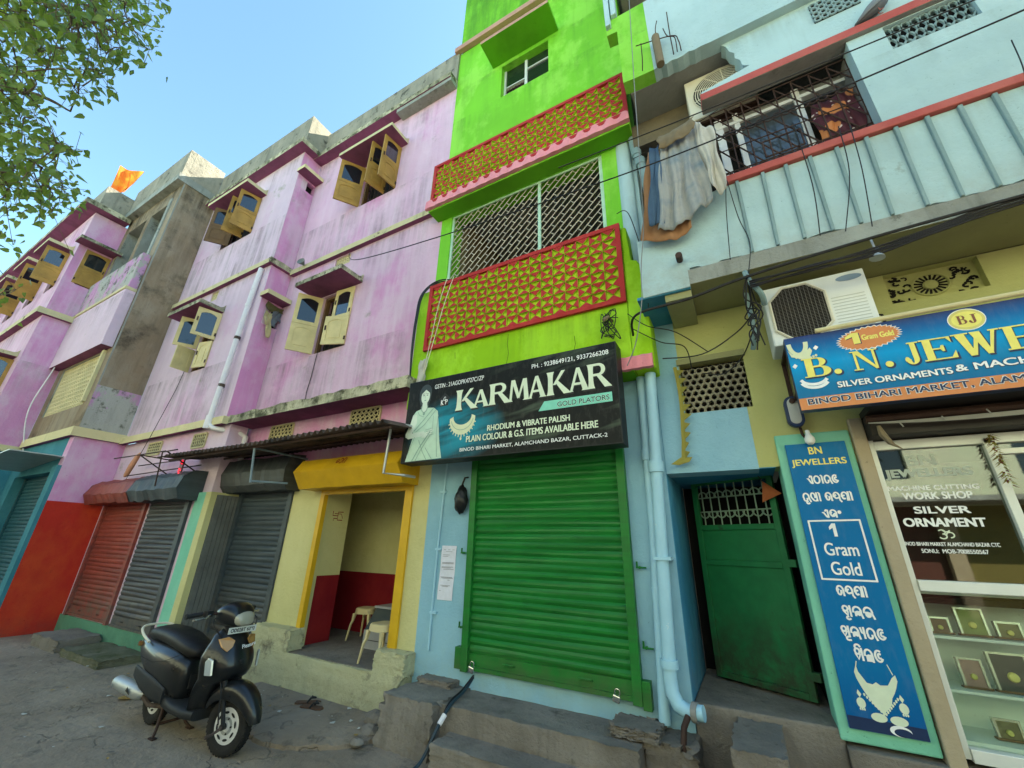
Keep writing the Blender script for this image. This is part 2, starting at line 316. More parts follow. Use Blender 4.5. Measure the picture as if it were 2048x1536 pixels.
def build_parts(mb, name, mats, parent=None, **kw):
    """one object per marked run of the builder"""
    out = []; a = (0, 0)
    if not mb.mk or mb.mk[-1] != (len(mb.v), len(mb.f)): mb.mark()
    for e in mb.mk:
        if e[1] > a[1]:
            q = MB(); q.v = mb.v[a[0]:e[0]]; q.f = [tuple(i-a[0] for i in f) for f in mb.f[a[1]:e[1]]]; q.mi = mb.mi[a[1]:e[1]]
            out.append(q.build(name, mats, parent, **kw))
        a = e
    return out
def adopt(o, parent, local=False):
    o.parent = parent
    if not local and parent.type == 'EMPTY': o.matrix_parent_inverse = Matrix.Translation(-Vector(parent.location))
def tag(o, label=None, cat=None, group=None, kind=None):
    if label: o['label'] = label
    if cat: o['category'] = cat
    if group: o['group'] = group
    if kind: o['kind'] = kind
    return o
def thing(name, label, cat, loc=(0, 0, 0), group=None, rz=0):
    o = bpy.data.objects.new(name, None); o.location = loc; o.rotation_euler = (0, 0, rz); o.empty_display_size = .1
    COL.objects.link(o); return tag(o, label, cat, group)
def dup(root, loc, rz=0, label=None, group=None):
    r = root.copy(); COL.objects.link(r); r.location = loc; r.rotation_euler = (0, 0, rz)
    if label: r['label'] = label
    if group: r['group'] = group
    for ch in list(root.children):
        c = ch.copy(); COL.objects.link(c); c.parent = r
        for g in list(ch.children):
            d = g.copy(); COL.objects.link(d); d.parent = c
    return r
# ------------------------------------------------------------------ flat lettering
def curve_mesh(polys):
    cu = bpy.data.curves.new('c', 'CURVE'); cu.dimensions = '2D'; cu.fill_mode = 'BOTH'
    for pl in polys:
        sp = cu.splines.new('POLY'); sp.points.add(len(pl)-1); sp.use_cyclic_u = True
        for i, p in enumerate(pl): sp.points[i].co = (p[0], p[1], 0, 1)
    return _eval(cu)
def _eval(cu):
    o = bpy.data.objects.new('tmp', cu); COL.objects.link(o); bpy.context.view_layer.update()
    me = bpy.data.meshes.new_from_object(o.evaluated_get(bpy.context.evaluated_depsgraph_get()))
    vs = [(v.co.x, v.co.y) for v in me.vertices]; fs = [tuple(p.vertices) for p in me.polygons]
    COL.objects.unlink(o); bpy.data.objects.remove(o); bpy.data.curves.remove(cu); bpy.data.meshes.remove(me)
    return vs, fs
FONT = None
def text_mesh(body, bold=.02, sx=1, spacing=1):
    cu = bpy.data.curves.new('t', 'FONT'); cu.body = body; cu.size = 1; cu.font = FONT or cu.font; cu.offset = bold; cu.space_character = spacing
    cu.fill_mode = 'FRONT'; cu.dimensions = '2D'
    return _eval(cu)
def put(mb, vf, T, u0, u1, w0, w1, d, m=0, shear=0):
    """fit a flat 2D mesh into the box u0..u1, w0..w1 of plane T at depth d"""
    vs, fs = vf
    xs = [v[0] for v in vs]; ys = [v[1] for v in vs]; a, b, c, e = min(xs), max(xs), min(ys), max(ys)
    f = lambda p: (u0+(p[0]-a)/(b-a)*(u1-u0), w0+(p[1]-c)/(e-c)*(w1-w0))
    mb.mesh([T(f(p)[0], d, f(p)[1]) for p in vs], fs, m)
def text(mb, body, T, u0, u1, w0, w1, d=-.002, m=0, bold=.02, spacing=1):
    """one line of lettering; weight comes from four shifted copies, a hair apart in depth"""
    vf = text_mesh(body, 0, 1, spacing); k = bold*(w1-w0)*.9
    for i, (a, b_) in enumerate(((-k, -k*.5), (k, -k*.5), (-k, k*.5), (k, k*.5)) if bold > .005 else ((0, 0),)):
        put(mb, vf, T, u0+k+a, u1-k+a, w0+k*.5+b_, w1-k*.5+b_, d-i*6e-5, m)
    mb.mark()
def arc(cx, cy, rx, ry, a0, a1, n=12):
    return [(cx+rx*math.cos(R_(a0+(a1-a0)*i/n)), cy+ry*math.sin(R_(a0+(a1-a0)*i/n))) for i in range(n+1)]
def sag(a, b, s, n=16):
    a, b = Vector(a), Vector(b)
    return [a.lerp(b, i/n)-Vector((0, 0, s*4*(i/n)*(1-i/n))) for i in range(n+1)]
def spline(pts, n=8):
    P = [Vector(p) for p in pts]; out = []
    for i in range(len(P)-1):
        p0 = P[max(0, i-1)]; p1 = P[i]; p2 = P[i+1]; p3 = P[min(len(P)-1, i+2)]
        for k in range(n):
            t = k/n; out.append(.5*((2*p1)+(p2-p0)*t+(2*p0-5*p1+4*p2-p3)*t*t+(3*p1-p0-3*p2+p3)*t**3))
    out.append(P[-1]); return out
# ------------------------------------------------------------------ ground
def mathinv(nt, a):
    n = nt.nodes.new('ShaderNodeMath'); n.operation = 'SUBTRACT'; n.inputs[0].default_value = 1; nt.links.new(a, n.inputs[1]); return n.outputs[0]
m, nt, b = _mat('street_ground'); P = _pos(nt)
col = _mix(nt, _ramp(nt, _noise(nt, P, .8, 8, .65), .35, .65), (.195, .152, .108), (.30, .245, .185))
col = _mix(nt, _mul(nt, _ramp(nt, _noise(nt, P, 3.5, 9, .75), .55, .66), .7), col, (.085, .075, .062))
col = _mix(nt, _ramp(nt, _noise(nt, P, 45, 4, .7), .62, .7), col, (.24, .22, .19))
vo = nt.nodes.new('ShaderNodeTexVoronoi'); vo.feature = 'DISTANCE_TO_EDGE'; vo.inputs['Scale'].default_value = .55
wp = nt.nodes.new('ShaderNodeTexNoise'); wp.inputs['Scale'].default_value = 2.2; wp.inputs['Detail'].default_value = 6; nt.links.new(P, wp.inputs['Vector'])
vm = nt.nodes.new('ShaderNodeVectorMath'); vm.operation = 'ADD'; nt.links.new(P, vm.inputs[0]); nt.links.new(wp.outputs['Color'], vm.inputs[1]); nt.links.new(vm.outputs[0], vo.inputs['Vector'])
crk = _ramp(nt, vo.outputs['Distance'], .0, .008)
col = _mix(nt, _mul(nt, mathinv(nt, crk), .32), col, (.06, .052, .044))
nt.links.new(col, b.inputs['Base Color']); b.inputs['Roughness'].default_value = .9
ad = nt.nodes.new('ShaderNodeMath'); ad.operation = 'ADD'; nt.links.new(_noise(nt, P, 18, 8, .7), ad.inputs[0]); nt.links.new(_mul(nt, _noise(nt, P, 2.0, 5), 4), ad.inputs[1])
ad2 = nt.nodes.new('ShaderNodeMath'); ad2.operation = 'ADD'; nt.links.new(ad.outputs[0], ad2.inputs[0]); nt.links.new(crk, ad2.inputs[1])
_bump(nt, b, ad2.outputs[0], .7, .025); M['ground'] = m
g = MB(); g.poly([(-300, -300, 0), (300, -300, 0), (300, 300, 0), (-300, 300, 0)])
tag(g.build('ground', 'ground'), kind='structure')

# ------------------------------------------------------------------ shared building parts
def shutter_leaf(parent, T, hu, dirn, wdt, ang, w0, w1, kind='full', mat='wood', hd=0.0, name='shutter'):
    c, s_ = math.cos(R_(ang)), math.sin(R_(ang)); mb = MB()
    def L(a, bb, z): # a along leaf, bb across thickness
        return T(hu+dirn*(a*c)+dirn*bb*s_*-1, hd-a*s_-bb*c, z)
    def bx(a0, a1, b0, b1, z0, z1, m=0):
        P = [L(a, b_, z) for z in (z0, z1) for b_ in (b0, b1) for a in (a0, a1)]
        mb.mesh(P, ((0, 2, 3, 1), (4, 5, 7, 6), (0, 1, 5, 4), (2, 6, 7, 3), (0, 4, 6, 2), (1, 3, 7, 5)), m)
    st = .07; t = .032; H = w1-w0
    def panel(z0, z1, pane):
        bx(0, st, 0, t, z0, z1); bx(wdt-st, wdt, 0, t, z0, z1)
        bx(st, wdt-st, .001, t-.001, z0, z0+st); bx(st, wdt-st, .001, t-.001, z1-st, z1)
        bx(st, wdt-st, .010, t-.010, z0+st, z1-st, 1 if pane else 0)
        # arched head above the panel
        n = 8; a0, a1 = st, wdt-st; zt = z1-st; rise = .05
        for k in range(n):
            x0 = a0+(a1-a0)*k/n; x1 = a0+(a1-a0)*(k+1)/n
            y = lambda x: zt-rise*(2*(x-(a0+a1)/2)/(a1-a0))**2
            vs = [L(x0, t-.002, y(x0)), L(x1, t-.002, y(x1)), L(x1, t-.002, zt+.001), L(x0, t-.002, zt+.001)]
            vs2 = [L(x0, .002, y(x0)), L(x1, .002, y(x1)), L(x1, .002, zt+.001), L(x0, .002, zt+.001)]
            mb.poly(vs); mb.poly(vs2); mb.poly([vs[0], vs[1], vs2[1], vs2[0]])
        if not pane: bx(st+.045, wdt-st-.045, .003, t-.003, z0+st+.05, zt-.09)
    if kind == 'full':
        zm = w0+H*.47; panel(w0, zm-.003, False); panel(zm+.003, w1, True)
    else: panel(w0, w1, kind == 'pane')
    bx(wdt-.05, wdt-.025, t, t+.012, w0+H*.5, w0+H*.5+.09, 2); bx(.0, .03, t, t+.008, w0+.08, w0+.15, 2)
    return mb.build(name, [mat, 'pane', 'iron'], parent)
def window(parent, T, u0, u1, w0, w1, leaves, depth=.2, frame='woodbrown', curtain=None):
    mb = MB()
    mb.box(u0, u1, depth, depth+.6, w0, w1, 1, T=T)
    f = .05
    for (a, b_, c, e) in ((u0, u0+f, w0, w1), (u1-f, u1, w0, w1), (u0+f, u1-f, w0, w0+f), (u0+f, u1-f, w1-f, w1)):
        mb.box(a, b_, .05, .13, c, e, 0, T=T)
    n = max(3, int((u1-u0)/.11))
    for k in range(1, n):
        u = u0+(u1-u0)*k/n; mb.tube([T(u, .15, w0), T(u, .15, w1)], .008, 6, 2)
    for k in (1, 2, 3): mb.tube([T(u0, .152, w0+(w1-w0)*k/4), T(u1, .152, w0+(w1-w0)*k/4)], .008, 6, 2)
    o = mb.build('window', [frame, 'dark', 'iron'], parent)
    for lf in leaves: shutter_leaf(o, T, *lf)
    return o
def sunshade(parent, T, u0, u1, w, proj=.46, th=.08, edge='cream', d0=-.012, ear=True):
    mb = MB(); mb.box(u0, u1, -proj, -d0 if d0 > 0 else .0, w, w+th, 0, bot=1, T=T)
    if ear:   # plaster fillet where the slab meets the wall, at the end that shows
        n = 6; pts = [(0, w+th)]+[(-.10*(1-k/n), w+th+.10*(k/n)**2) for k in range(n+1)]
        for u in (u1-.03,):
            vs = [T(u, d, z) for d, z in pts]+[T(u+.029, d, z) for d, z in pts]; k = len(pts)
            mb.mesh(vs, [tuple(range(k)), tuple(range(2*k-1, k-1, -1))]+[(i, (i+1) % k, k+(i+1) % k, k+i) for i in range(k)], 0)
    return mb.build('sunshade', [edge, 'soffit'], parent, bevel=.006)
def vent(parent, T, u0, u1, w0, w1, nu, nw, mat='cream_clean', depth=.06, bar=.012):
    mb = MB(); mb.box(u0, u1, depth, depth+.25, w0, w1, 1, T=T)
    for i in range(nu+1):
        u = u0+(u1-u0)*i/nu; mb.box(max(u0, u-bar), min(u1, u+bar), .02, depth-.002, w0, w1, 0, T=T)
    for j in range(nw+1):
        x = w0+(w1-w0)*j/nw; mb.box(u0, u1, .022, depth-.004, max(w0, x-bar), min(w1, x+bar), 0, T=T)
    return mb.build('vent', [mat, 'dark'], parent)
def roller(parent, T, u0, u1, w0, w1, mat, pitch=.075, d=0.0, rail=.16, guide=.06, name='rolling_shutter', gl=True, gr=True, gmat=None):
    mb = MB(); z = w0+rail; k = 0
    prof = [(0, 0), (.012, -.006), (.03, -.014), (.05, -.014), (.066, -.006), (.075, .004)]
    rows = []
    while z < w1:
        for a, b_ in prof[:-1]:
            zz = z+a*pitch/.075
            if zz < w1: rows.append((zz, b_))
        z += pitch
    rows.append((w1, 0))
    jit = lambda: 0
    vs = []; fs = []; nc = 14; rq = random.Random(int(abs(u0*91+w0*7))); dn = [(rq.uniform(u0, u1), rq.uniform(w0, w1), rq.uniform(.05, .16), rq.uniform(-.012, .014)) for _ in range(9)]
    for i, (zz, dd) in enumerate(rows):
        for c in range(nc+1):
            u = u0+(u1-u0)*c/nc; e = sum(a*math.exp(-((u-p)**2+((zz-q)*1.6)**2)/(r_*r_)) for p, q, r_, a in dn)
            vs.append(T(u, d+dd+e+.003*math.sin(3.1*u+.9*i), zz+.004*math.sin(2.3*u+i*.21)*(0 if i in (0, len(rows)-1) else 1)))
    for i in range(len(rows)-1):
        for c in range(nc): fs.append((i*(nc+1)+c, i*(nc+1)+c+1, (i+1)*(nc+1)+c+1, (i+1)*(nc+1)+c))
    mb.mesh(vs, fs)
    mb.box(u0, u1, d-.012, d+.01, w0, w0+rail, 0, T=T); mb.box(u0, u1, d-.035, d-.013, w0, w0+.035, 0, T=T)
    for uu in (u0+(u1-u0)*.25, u0+(u1-u0)*.72):
        mb.tube([T(uu, d-.014, w0+.09), T(uu, d-.045, w0+.10), T(uu+.11, d-.045, w0+.10), T(uu+.11, d-.014, w0+.09)], .009, 6)
    o = mb.build(name, mat, parent)
    for on, a, b_ in ((gl, u0-guide, u0-.001), (gr, u1+.001, u1+guide)):
        if on:
            gmb = MB(); gmb.box(a, b_, d-.05, d+.02, w0-.02, w1, 0, T=T); gmb.build('guide_rail', gmat or mat, o, bevel=.004)
    return o
def hood(parent, T, u0, u1, prof, mat, name='shutter_hood', endmat=None, dent=0, seed=1):
    r = random.Random(seed); n = 14; mb = MB(); K = len(prof); vs = []
    for i in range(n+1):
        u = u0+(u1-u0)*i/n
        for j, (d, x) in enumerate(prof):
            e = dent if 0 < j < K-1 else 0
            vs.append(T(u, d+r.uniform(-e, e), x+r.uniform(-e, e)))
    fs = [(i*K+j, i*K+j+1, (i+1)*K+j+1, (i+1)*K+j) for i in range(n) for j in range(K-1)]
    mb.mesh(vs, fs)
    mb.poly([T(u0, d, x) for d, x in prof], 1); mb.poly([T(u1, d, x) for d, x in prof], 1)
    return mb.build(name, [mat, endmat or mat], parent)

# ================================================================== PINK BUILDING (stepped bays)
pk = thing('pink_building', 'long three storey pink apartment block with cream ledges and open wooden shutters', 'building', (-8, 0, 0))
B_, A_ = TF(0.0), TF(-.45)
XA, XS, XD = -7.85, -11.85, -15.1
mb = MB()
mb.wall(B_, XA+.004, -3.712, 3.68, 10.35, .25, [(-6.5, -5.62, 4.87, 6.1), (-6.05, -5.05, 8.2, 9.32), (-6.39, -5.96, 6.76, 6.98)], 0, 0)
mb.build('wall', ['pink'], pk)
mb = MB()
mb.wall(A_, XS+.004, XA-.003, 3.68, 10.35, .25, [(-9.95, -9.27, 4.97, 6.25), (-10.55, -9.22, 8.45, 9.52), (-10.1, -9.8, 6.78, 7.03)], 0, 0)
mb.build('wall', ['lilac'], pk)
mb = MB(); mb.wall(TX(XA), -.446, 0, 3.68, 10.35, .25, [(-.33, .06-.07, 9.35, 9.62), (-.33, -.01, 5.72, 6.2)], 0, 0)
mb.build('wall', ['magenta'], pk)
# dark backs of the two little openings in the return wall
for (z0, z1) in ((9.35, 9.62), (5.72, 6.2)):
    mb = MB(); mb.box(-.33, -.01, .12, .24, z0, z1, 0, T=TX(XA)); mb.build('niche', 'dark', pk)
# ledges
def ledge(T, u0, u1, w0, w1, proj, mat, name='ledge', bot=None):
    mb = MB(); n = max(2, int((u1-u0)/.18)); r = random.Random(int(u0*100)); vs = []; mossy = mat == 'mossy'
    for i in range(n+1):
        u = u0+(u1-u0)*i/n; j = r.uniform(-.02, .025) if mossy else r.uniform(-.003, .003)
        vs += [T(u, -.0, w0), T(u, -proj+j*.3, w0+j*.3), T(u, -proj, w1+j), T(u, 0, w1+abs(j))]
    fs = []; mi = []
    for i in range(n):
        for k in range(3):
            mb.f.append((i*4+k, i*4+k+1, i*4+5+k, i*4+4+k)); mb.mi.append(1 if k == 0 else 0)
    mb.v = vs; mb.f += [(0, 1, 2, 3), tuple(4*n+k for k in range(4))]; mb.mi += [0, 0]
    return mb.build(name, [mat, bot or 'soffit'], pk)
ledge(B_, XA+.09, -3.7, 7.0, 7.12, .085, 'cream'); ledge(A_, XS, XA+.03, 7.05, 7.17, .085, 'cream')
ledge(TX(XA), -.535, 0, 7.05, 7.17, .085, 'mossy')
ledge(A_, XS, XA+.10, 3.58, 3.72, .09, 'cream_clean')
ledge(B_, XA+.10, -3.6, 3.60, 3.75, .45, 'mossy')
# upper edge slab, parapets
mb = MB()
mb.box(XA+.2, -3.72, -.22, .1, 10.32, 10.46, 0, bot=1); mb.box(XS, XA+.2, -.67, -.0, 10.35, 10.49, 0, bot=1); mb.box(XA, XA+.199, -.0, -.221, 10.33, 10.47, 0, bot=1)
mb.build('roof_slab', ['mossy', 'soffit'], pk)
mb = MB()
mb.wall(TF(-.04), XA+.024, -3.715, 10.46, 11.36, .10); mb.wall(TF(-.5), XS+.004, XA+.017, 10.49, 11.54, .14); mb.wall(TX(XA+.02), -.36, .06, 10.47, 11.53, .14)
mb.build('parapet', 'parapet', pk)
mb = MB(); mb.box(-5.15, -3.715, -.20, -.002, 10.22, 10.318); mb.build('bare_beam', 'concrete', pk)
mb = MB(); mb.prism([(-5.72, 10.5), (-5.63, 10.5), (-5.63, 10.6), (-5.68, 10.66), (-5.72, 10.6)], -.004, .02, TF(-.04)); mb.build('drain_hole', 'dark', pk)
# windows of bay B
window(pk, B_, -6.5, -5.62, 4.87, 6.1, [(-6.5, 1, .44, 124, 4.89, 6.08, 'full', 'woodpale'), (-5.62, -1, .44, 22, 4.89, 5.45, 'panel', 'woodpale'), (-5.62, -1, .44, 4, 5.46, 6.08, 'pane', 'woodpale')])
window(pk, B_, -6.05, -5.05, 8.2, 9.32, [(-6.05, 1, .5, 124, 8.21, 9.3, 'full', 'wood'), (-5.35, -1, .42, 76, 8.21, 9.3, 'full', 'wood'), (-5.05, -1, .40, 82, 8.21, 9.3, 'full', 'wood')])
sunshade(pk, B_, -6.72, -5.46, 6.12, .48, .09, 'mossy'); sunshade(pk, B_, -6.38, -4.86, 9.34, .47, .08)
vent(pk, B_, -6.39, -5.96, 6.76, 6.98, 6, 4)
# windows of bay A
window(pk, A_, -9.95, -9.27, 4.97, 6.25, [(-9.95, 1, .42, 118, 5.55, 6.23, 'pane', 'woodpale'), (-9.27, -1, .42, 75, 5.6, 6.23, 'pane', 'woodpale'), (-9.27, -1, .36, 12, 4.99, 5.58, 'panel', 'woodpale'), (-9.95, 1, .34, 86, 4.99, 5.5, 'panel', 'woodpale')])
window(pk, A_, -10.55, -9.22, 8.45, 9.52, [(-10.2, 1, .5, 128, 8.46, 9.5, 'full', 'woodbrown'), (-9.62, -1, .42, 72, 8.46, 9.5, 'full', 'wood'), (-9.22, -1, .44, 74, 8.46, 9.5, 'full', 'wood')])
sunshade(pk, A_, -10.6, -9.23, 6.27, .48, .09, 'mossy'); sunshade(pk, A_, -10.75, -9.03, 9.55, .48, .09, 'cream')
vent(pk, A_, -10.1, -9.8, 6.78, 7.03, 4, 4)
# two small hoods over the niches of the return wall
for z in (6.25, 9.66):
    mb = MB(); mb.box(-.50, -.0, -.28, 0, z, z+.10, 0, bot=1, T=TX(XA)); mb.build('sunshade', ['cream_clean', 'soffit'], pk, bevel=.005)
# drain pipe on bay A
mb = MB(); px = -8.16
mb.tube([(px+.06, -.50, 7.0), (px+.03, -.52, 6.2)], .05, 12); mb.tube([(px+.03, -.52, 6.2), (px, -.56, 3.75)], .048, 12)
for z in (6.1, 5.35, 4.35): mb.lathe([(.056, -.03), (.056, .03)], (px+.012*(z-3.7), -.535+.012*(z-5), z), (0, 0, 1), 12, 1 if z < 6 else 0)
mb.tube([(px, -.56, 3.76), (px, -.565, 3.52)], .062, 12); mb.tube([(px, -.56, 3.60), (px+.12, -.52, 3.53), (px+.42, -.2, 3.47), (px+.47, -.12, 3.42), (px+.48, -.1, 2.8)], .045, 12)
mb.lathe([(.055, -.04), (.055, .04)], (px+.48, -.1, 3.2), (0, 0, 1), 12)
mb.build('drain_pipe', ['white_pipe', 'rust'], pk, smooth=True)

# ---- the bare plaster stair shaft that steps forward
mb = MB(); T = TX(XS)
mb.wall(T, -1.25, -.36, 2.32, 3.62, .25); mb.build('wall', 'magenta', pk)
mb = MB(); mb.wall(T, -1.25, -.36, 0, 2.32, .25); mb.build('red_wall', 'redwall', pk)
mb = MB(); mb.box(-1.34, -.45, -.07, .1, 3.60, 3.79, 0, bot=1, T=T); mb.box(-14.95, XS-.101, -1.34, -1.2, 3.601, 3.79, 0, bot=1); mb.build('ledge', ['cream_clean', 'soffit'], pk)
mb = MB(); mb.wall(T, -1.246, -.45, 3.79, 4.75, .25); mb.build('wall', 'peeled', pk)
mb = MB(); mb.wall(T, -1.22, -.45, 4.75, 10.6, .25); mb.build('wall', 'shaft', pk)
S_ = TF(-1.25)
mb = MB(); mb.wall(S_, XD+.004, XS-.003, 3.79, 10.6, .3, [(-14.75, -12.25, 4.35, 5.62), (-14.8, -13.6, 8.35, 10.1), (-13.35, -12.4, 8.35, 10.1)], 0, 1); mb.build('wall', ['shaft', 'concrete'], pk)
mb = MB(); mb.wall(S_, XD, XS-.26, 0, 3.6, .3, [(-14.6, -12.2, 0, 2.9)]); mb.build('wall', 'teal', pk)
mb = MB(); mb.box(-12.12, XS-.002, -1.31, -1.245, 0, 3.0); mb.build('pilaster', 'teal', pk)
roller(pk, S_, -14.5, -12.25, .15, 2.9, 'tealdark', d=.2)
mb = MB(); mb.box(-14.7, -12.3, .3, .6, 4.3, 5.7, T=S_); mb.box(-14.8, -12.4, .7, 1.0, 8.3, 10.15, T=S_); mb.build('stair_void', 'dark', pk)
# lattice screen of the shaft
mb = MB(); n = 22; m_ = 11
for i in range(n+1):
    u = -14.75+2.5*i/n; mb.box(u-.02, u+.02, .03, .10, 4.35, 5.62, T=S_)
for j in range(m_+1):
    z = 4.35+1.27*j/m_; mb.box(-14.75, -12.25, .032, .098, z-.02, z+.02, T=S_)
for i in range(n):
    for j in range(m_):
        u = -14.75+2.5*(i+.5)/n; z = 4.35+1.27*(j+.5)/m_
        mb.lathe([(.035, 0), (.035, .05)], S_(u, .09, z), (0, -1, 0), 6)
mb.build('lattice_screen', 'cream_clean', pk)
mb = MB(); mb.box(-12.24, -12.13, -.06, .06, 4.4, 5.62, T=S_); mb.build('post', 'cream_clean', pk)
# projecting spandrels of the shaft front
mb = MB(); mb.box(XD, XS-.06, -.20, -.002, 5.66, 7.12, 0, bot=1, T=S_); mb.box(XD, XS-.05, -.225, -.003, 7.12, 7.2, 2, T=S_); mb.build('spandrel', ['lilac', 'soffit', 'cream'], pk, bevel=.01)
mb = MB(); mb.box(XD, XS-.08, -.17, -.002, 7.21, 8.2, T=S_); mb.build('spandrel', 'peeled', pk, bevel=.01)
mb = MB(); mb.box(-12.3, -12.16, -.03, .2, 8.2, 10.2, T=S_); mb.build('post', 'concrete', pk)
mb = MB(); mb.box(XD, XS+.03, -1.42, -.55, 10.6, 10.82, 0, bot=0); mb.build('roof_slab', ['concrete'], pk)
mb = MB(); mb.wall(TF(-1.38), XD+.024, XS-.003, 10.82, 11.72, .14); mb.wall(TX(XS), -1.24, -.5, 10.82, 11.72, .14); mb.build('parapet', 'parapet', pk)

# ---- far pink bay
D_ = TF(-1.98); T = TX(XD)
mb = MB(); mb.wall(T, -1.976, -1.25, 3.6, 10.4, .25, [(-1.82, -1.27, 8.1, 9.22)]); mb.build('wall', 'magenta', pk)
window(pk, T, -1.82, -1.27, 8.1, 9.22, [(-1.80, 1, .52, 0, 8.12, 9.2, 'full', 'wood')], .12)
mb = MB(); mb.wall(T, -1.976, -1.25, 0, 3.6, .25); mb.build('wall', 'teal', pk)
holes = [(-16.4, -15.6, 8.0, 9.1), (-18.2, -17.3, 8.0, 9.1), (-20.2, -19.2, 8.0, 9.1), (-22.6, -21.4, 8.0, 9.1), (-16.4, -15.6, 4.6, 5.8), (-18.2, -17.3, 4.6, 5.8), (-20.2, -19.2, 4.6, 5.8)]
mb = MB(); mb.wall(D_, -28, XD-.003, 3.6, 10.4, .25, holes); mb.build('wall', 'pink', pk)
mb = MB(); mb.wall(D_, -28, XD-.25, 0, 3.6, .25); mb.build('wall', 'pink', pk)
for (a, b_, c, e) in holes:
    window(pk, D_, a, b_, c, e, [(b_, -1, .45, 88, c+.02, e-.02, 'full', 'wood')])
    sunshade(pk, D_, a-.2, b_+.18, e+.04, .5, .09, 'cream')
mb = MB(); mb.box(-2.12, -1.26, -.12, 0, 6.98, 7.14, 0, bot=1, T=T); mb.box(-28, XD-.001, -2.12, -1.98, 6.981, 7.14, 0, bot=1); mb.build('ledge', ['cream', 'soffit'], pk)
mb = MB(); mb.box(-2.1, -1.26, -.1, 0, 3.5, 3.64, 0, bot=1, T=T); mb.box(-28, XD-.001, -2.1, -1.98, 3.501, 3.64, 0, bot=1); mb.build('ledge', ['cream_clean', 'soffit'], pk)
mb = MB(); mb.box(-2.08, -1.18, -.42, 0, 9.27, 9.36, 0, bot=1, T=T); mb.build('sunshade', ['mossy', 'soffit'], pk)
mb = MB(); mb.box(-28, XD+.28, -2.3, -1.3, 10.42, 10.58, 0, bot=1); mb.build('roof_slab', ['mossy', 'soffit'], pk)
mb = MB(); mb.wall(TF(-2.0), -28, XD+.017, 10.58, 11.4, .14); mb.wall(TX(XD+.02), -1.86, -1.2, 10.58, 11.4, .14); mb.build('parapet', 'parapet', pk)
# roof and the inside: keeps daylight out of the rooms
mb = MB(); mb.box(-28, -3.7, .26, 6, 10.3, 10.5); mb.box(-28, XD-.3, -1.7, .3, 10.29, 10.49); mb.box(-28, XS-.3, -.9, .3, 10.28, 10.48); mb.box(XS-.3, XA-.3, -.15, .3, 10.27, 10.47); mb.box(-28, -3.7, 6, 6.2, 0, 10.5); mb.build('roof', 'concrete', pk)

# ---- ground floor shops
mb = MB(); GA = TF(-.40)
mb.wall(GA, XS+.004, -7.72, 0, 3.6, .3, [(-11.6, -9.85, .3, 2.4), (-9.72, -8.3, .3, 2.4)]); mb.build('wall', 'lilac', pk)
mb = MB(); mb.box(XS+.0, -8.0, -.425, -.41, 0, .30); mb.build('plinth', 'mintdirty', pk)
mb = MB(); mb.box(-8.06, -7.765, -.45, -.402, .05, 2.42); mb.build('painted_strip', 'mint', pk)
mb = MB(); mb.box(-7.764, -7.60, -.451, -.02, .2, 2.42); mb.build('pilaster', 'yellow', pk)
mb = MB(); mb.box(-7.598, -7.575, -.36, .0, .2, 2.38)
for k in range(5): mb.box(-7.575, -7.562, -.335+k*.066, -.277+k*.066, .2, 2.38)
mb.build('folded_boards', 'boards', pk)
roller(pk, GA, -11.55, -9.88, .32, 2.4, 'shredd', .075, .0, gr=True, guide=.10)
roller(pk, GA, -9.70, -8.36, .30, 2.4, 'shgrey', .075, .0, guide=.12, gl=False, gmat='shslate')
hp = [(0, 2.78), (-.2, 2.76), (-.34, 2.66), (-.40, 2.46), (-.33, 2.29), (0, 2.29)]
hood(pk, GA, -11.7, -9.78, hp, 'shredd', dent=.018, seed=3); hood(pk, GA, -9.76, -8.0, hp, 'shslate', dent=.016, seed=5)
mb = MB()
mb.wall(B_, XA, -3.42, .0, 3.6, .12, [(-7.56, -6.15, .0, 2.5), (-5.4, -3.78, .0, 2.42)], 0, 0); mb.build('wall', 'yellow', pk)
mb = MB(); mb.box(XA, -3.5, -.012, -.003, 2.75, 3.6); mb.build('wall', 'soffit' if False else 'magenta', pk)
roller(pk, B_, -7.48, -6.22, .25, 2.5, 'shslate', .075, .02, guide=.10)
hood(pk, B_, -7.72, -6.0, [(0, 2.98), (-.24, 2.95), (-.32, 2.72), (-.30, 2.52), (-.22, 2.42), (0, 2.42)], 'shgrey', dent=.012, seed=8)
hood(pk, B_, -5.62, -3.62, [(0, 2.84), (-.30, 2.80), (-.42, 2.62), (-.28, 2.40), (0, 2.40)], 'mustard', dent=.004, seed=9)
mb = MB(); mb.box(-5.44, -5.36, -.03, .04, .45, 2.42); mb.box(-3.80, -3.68, -.03, .04, .45, 2.42); mb.box(-5.36, -3.80, -.03, .04, 2.34, 2.42); mb.build('door_frame', 'mustard', pk)
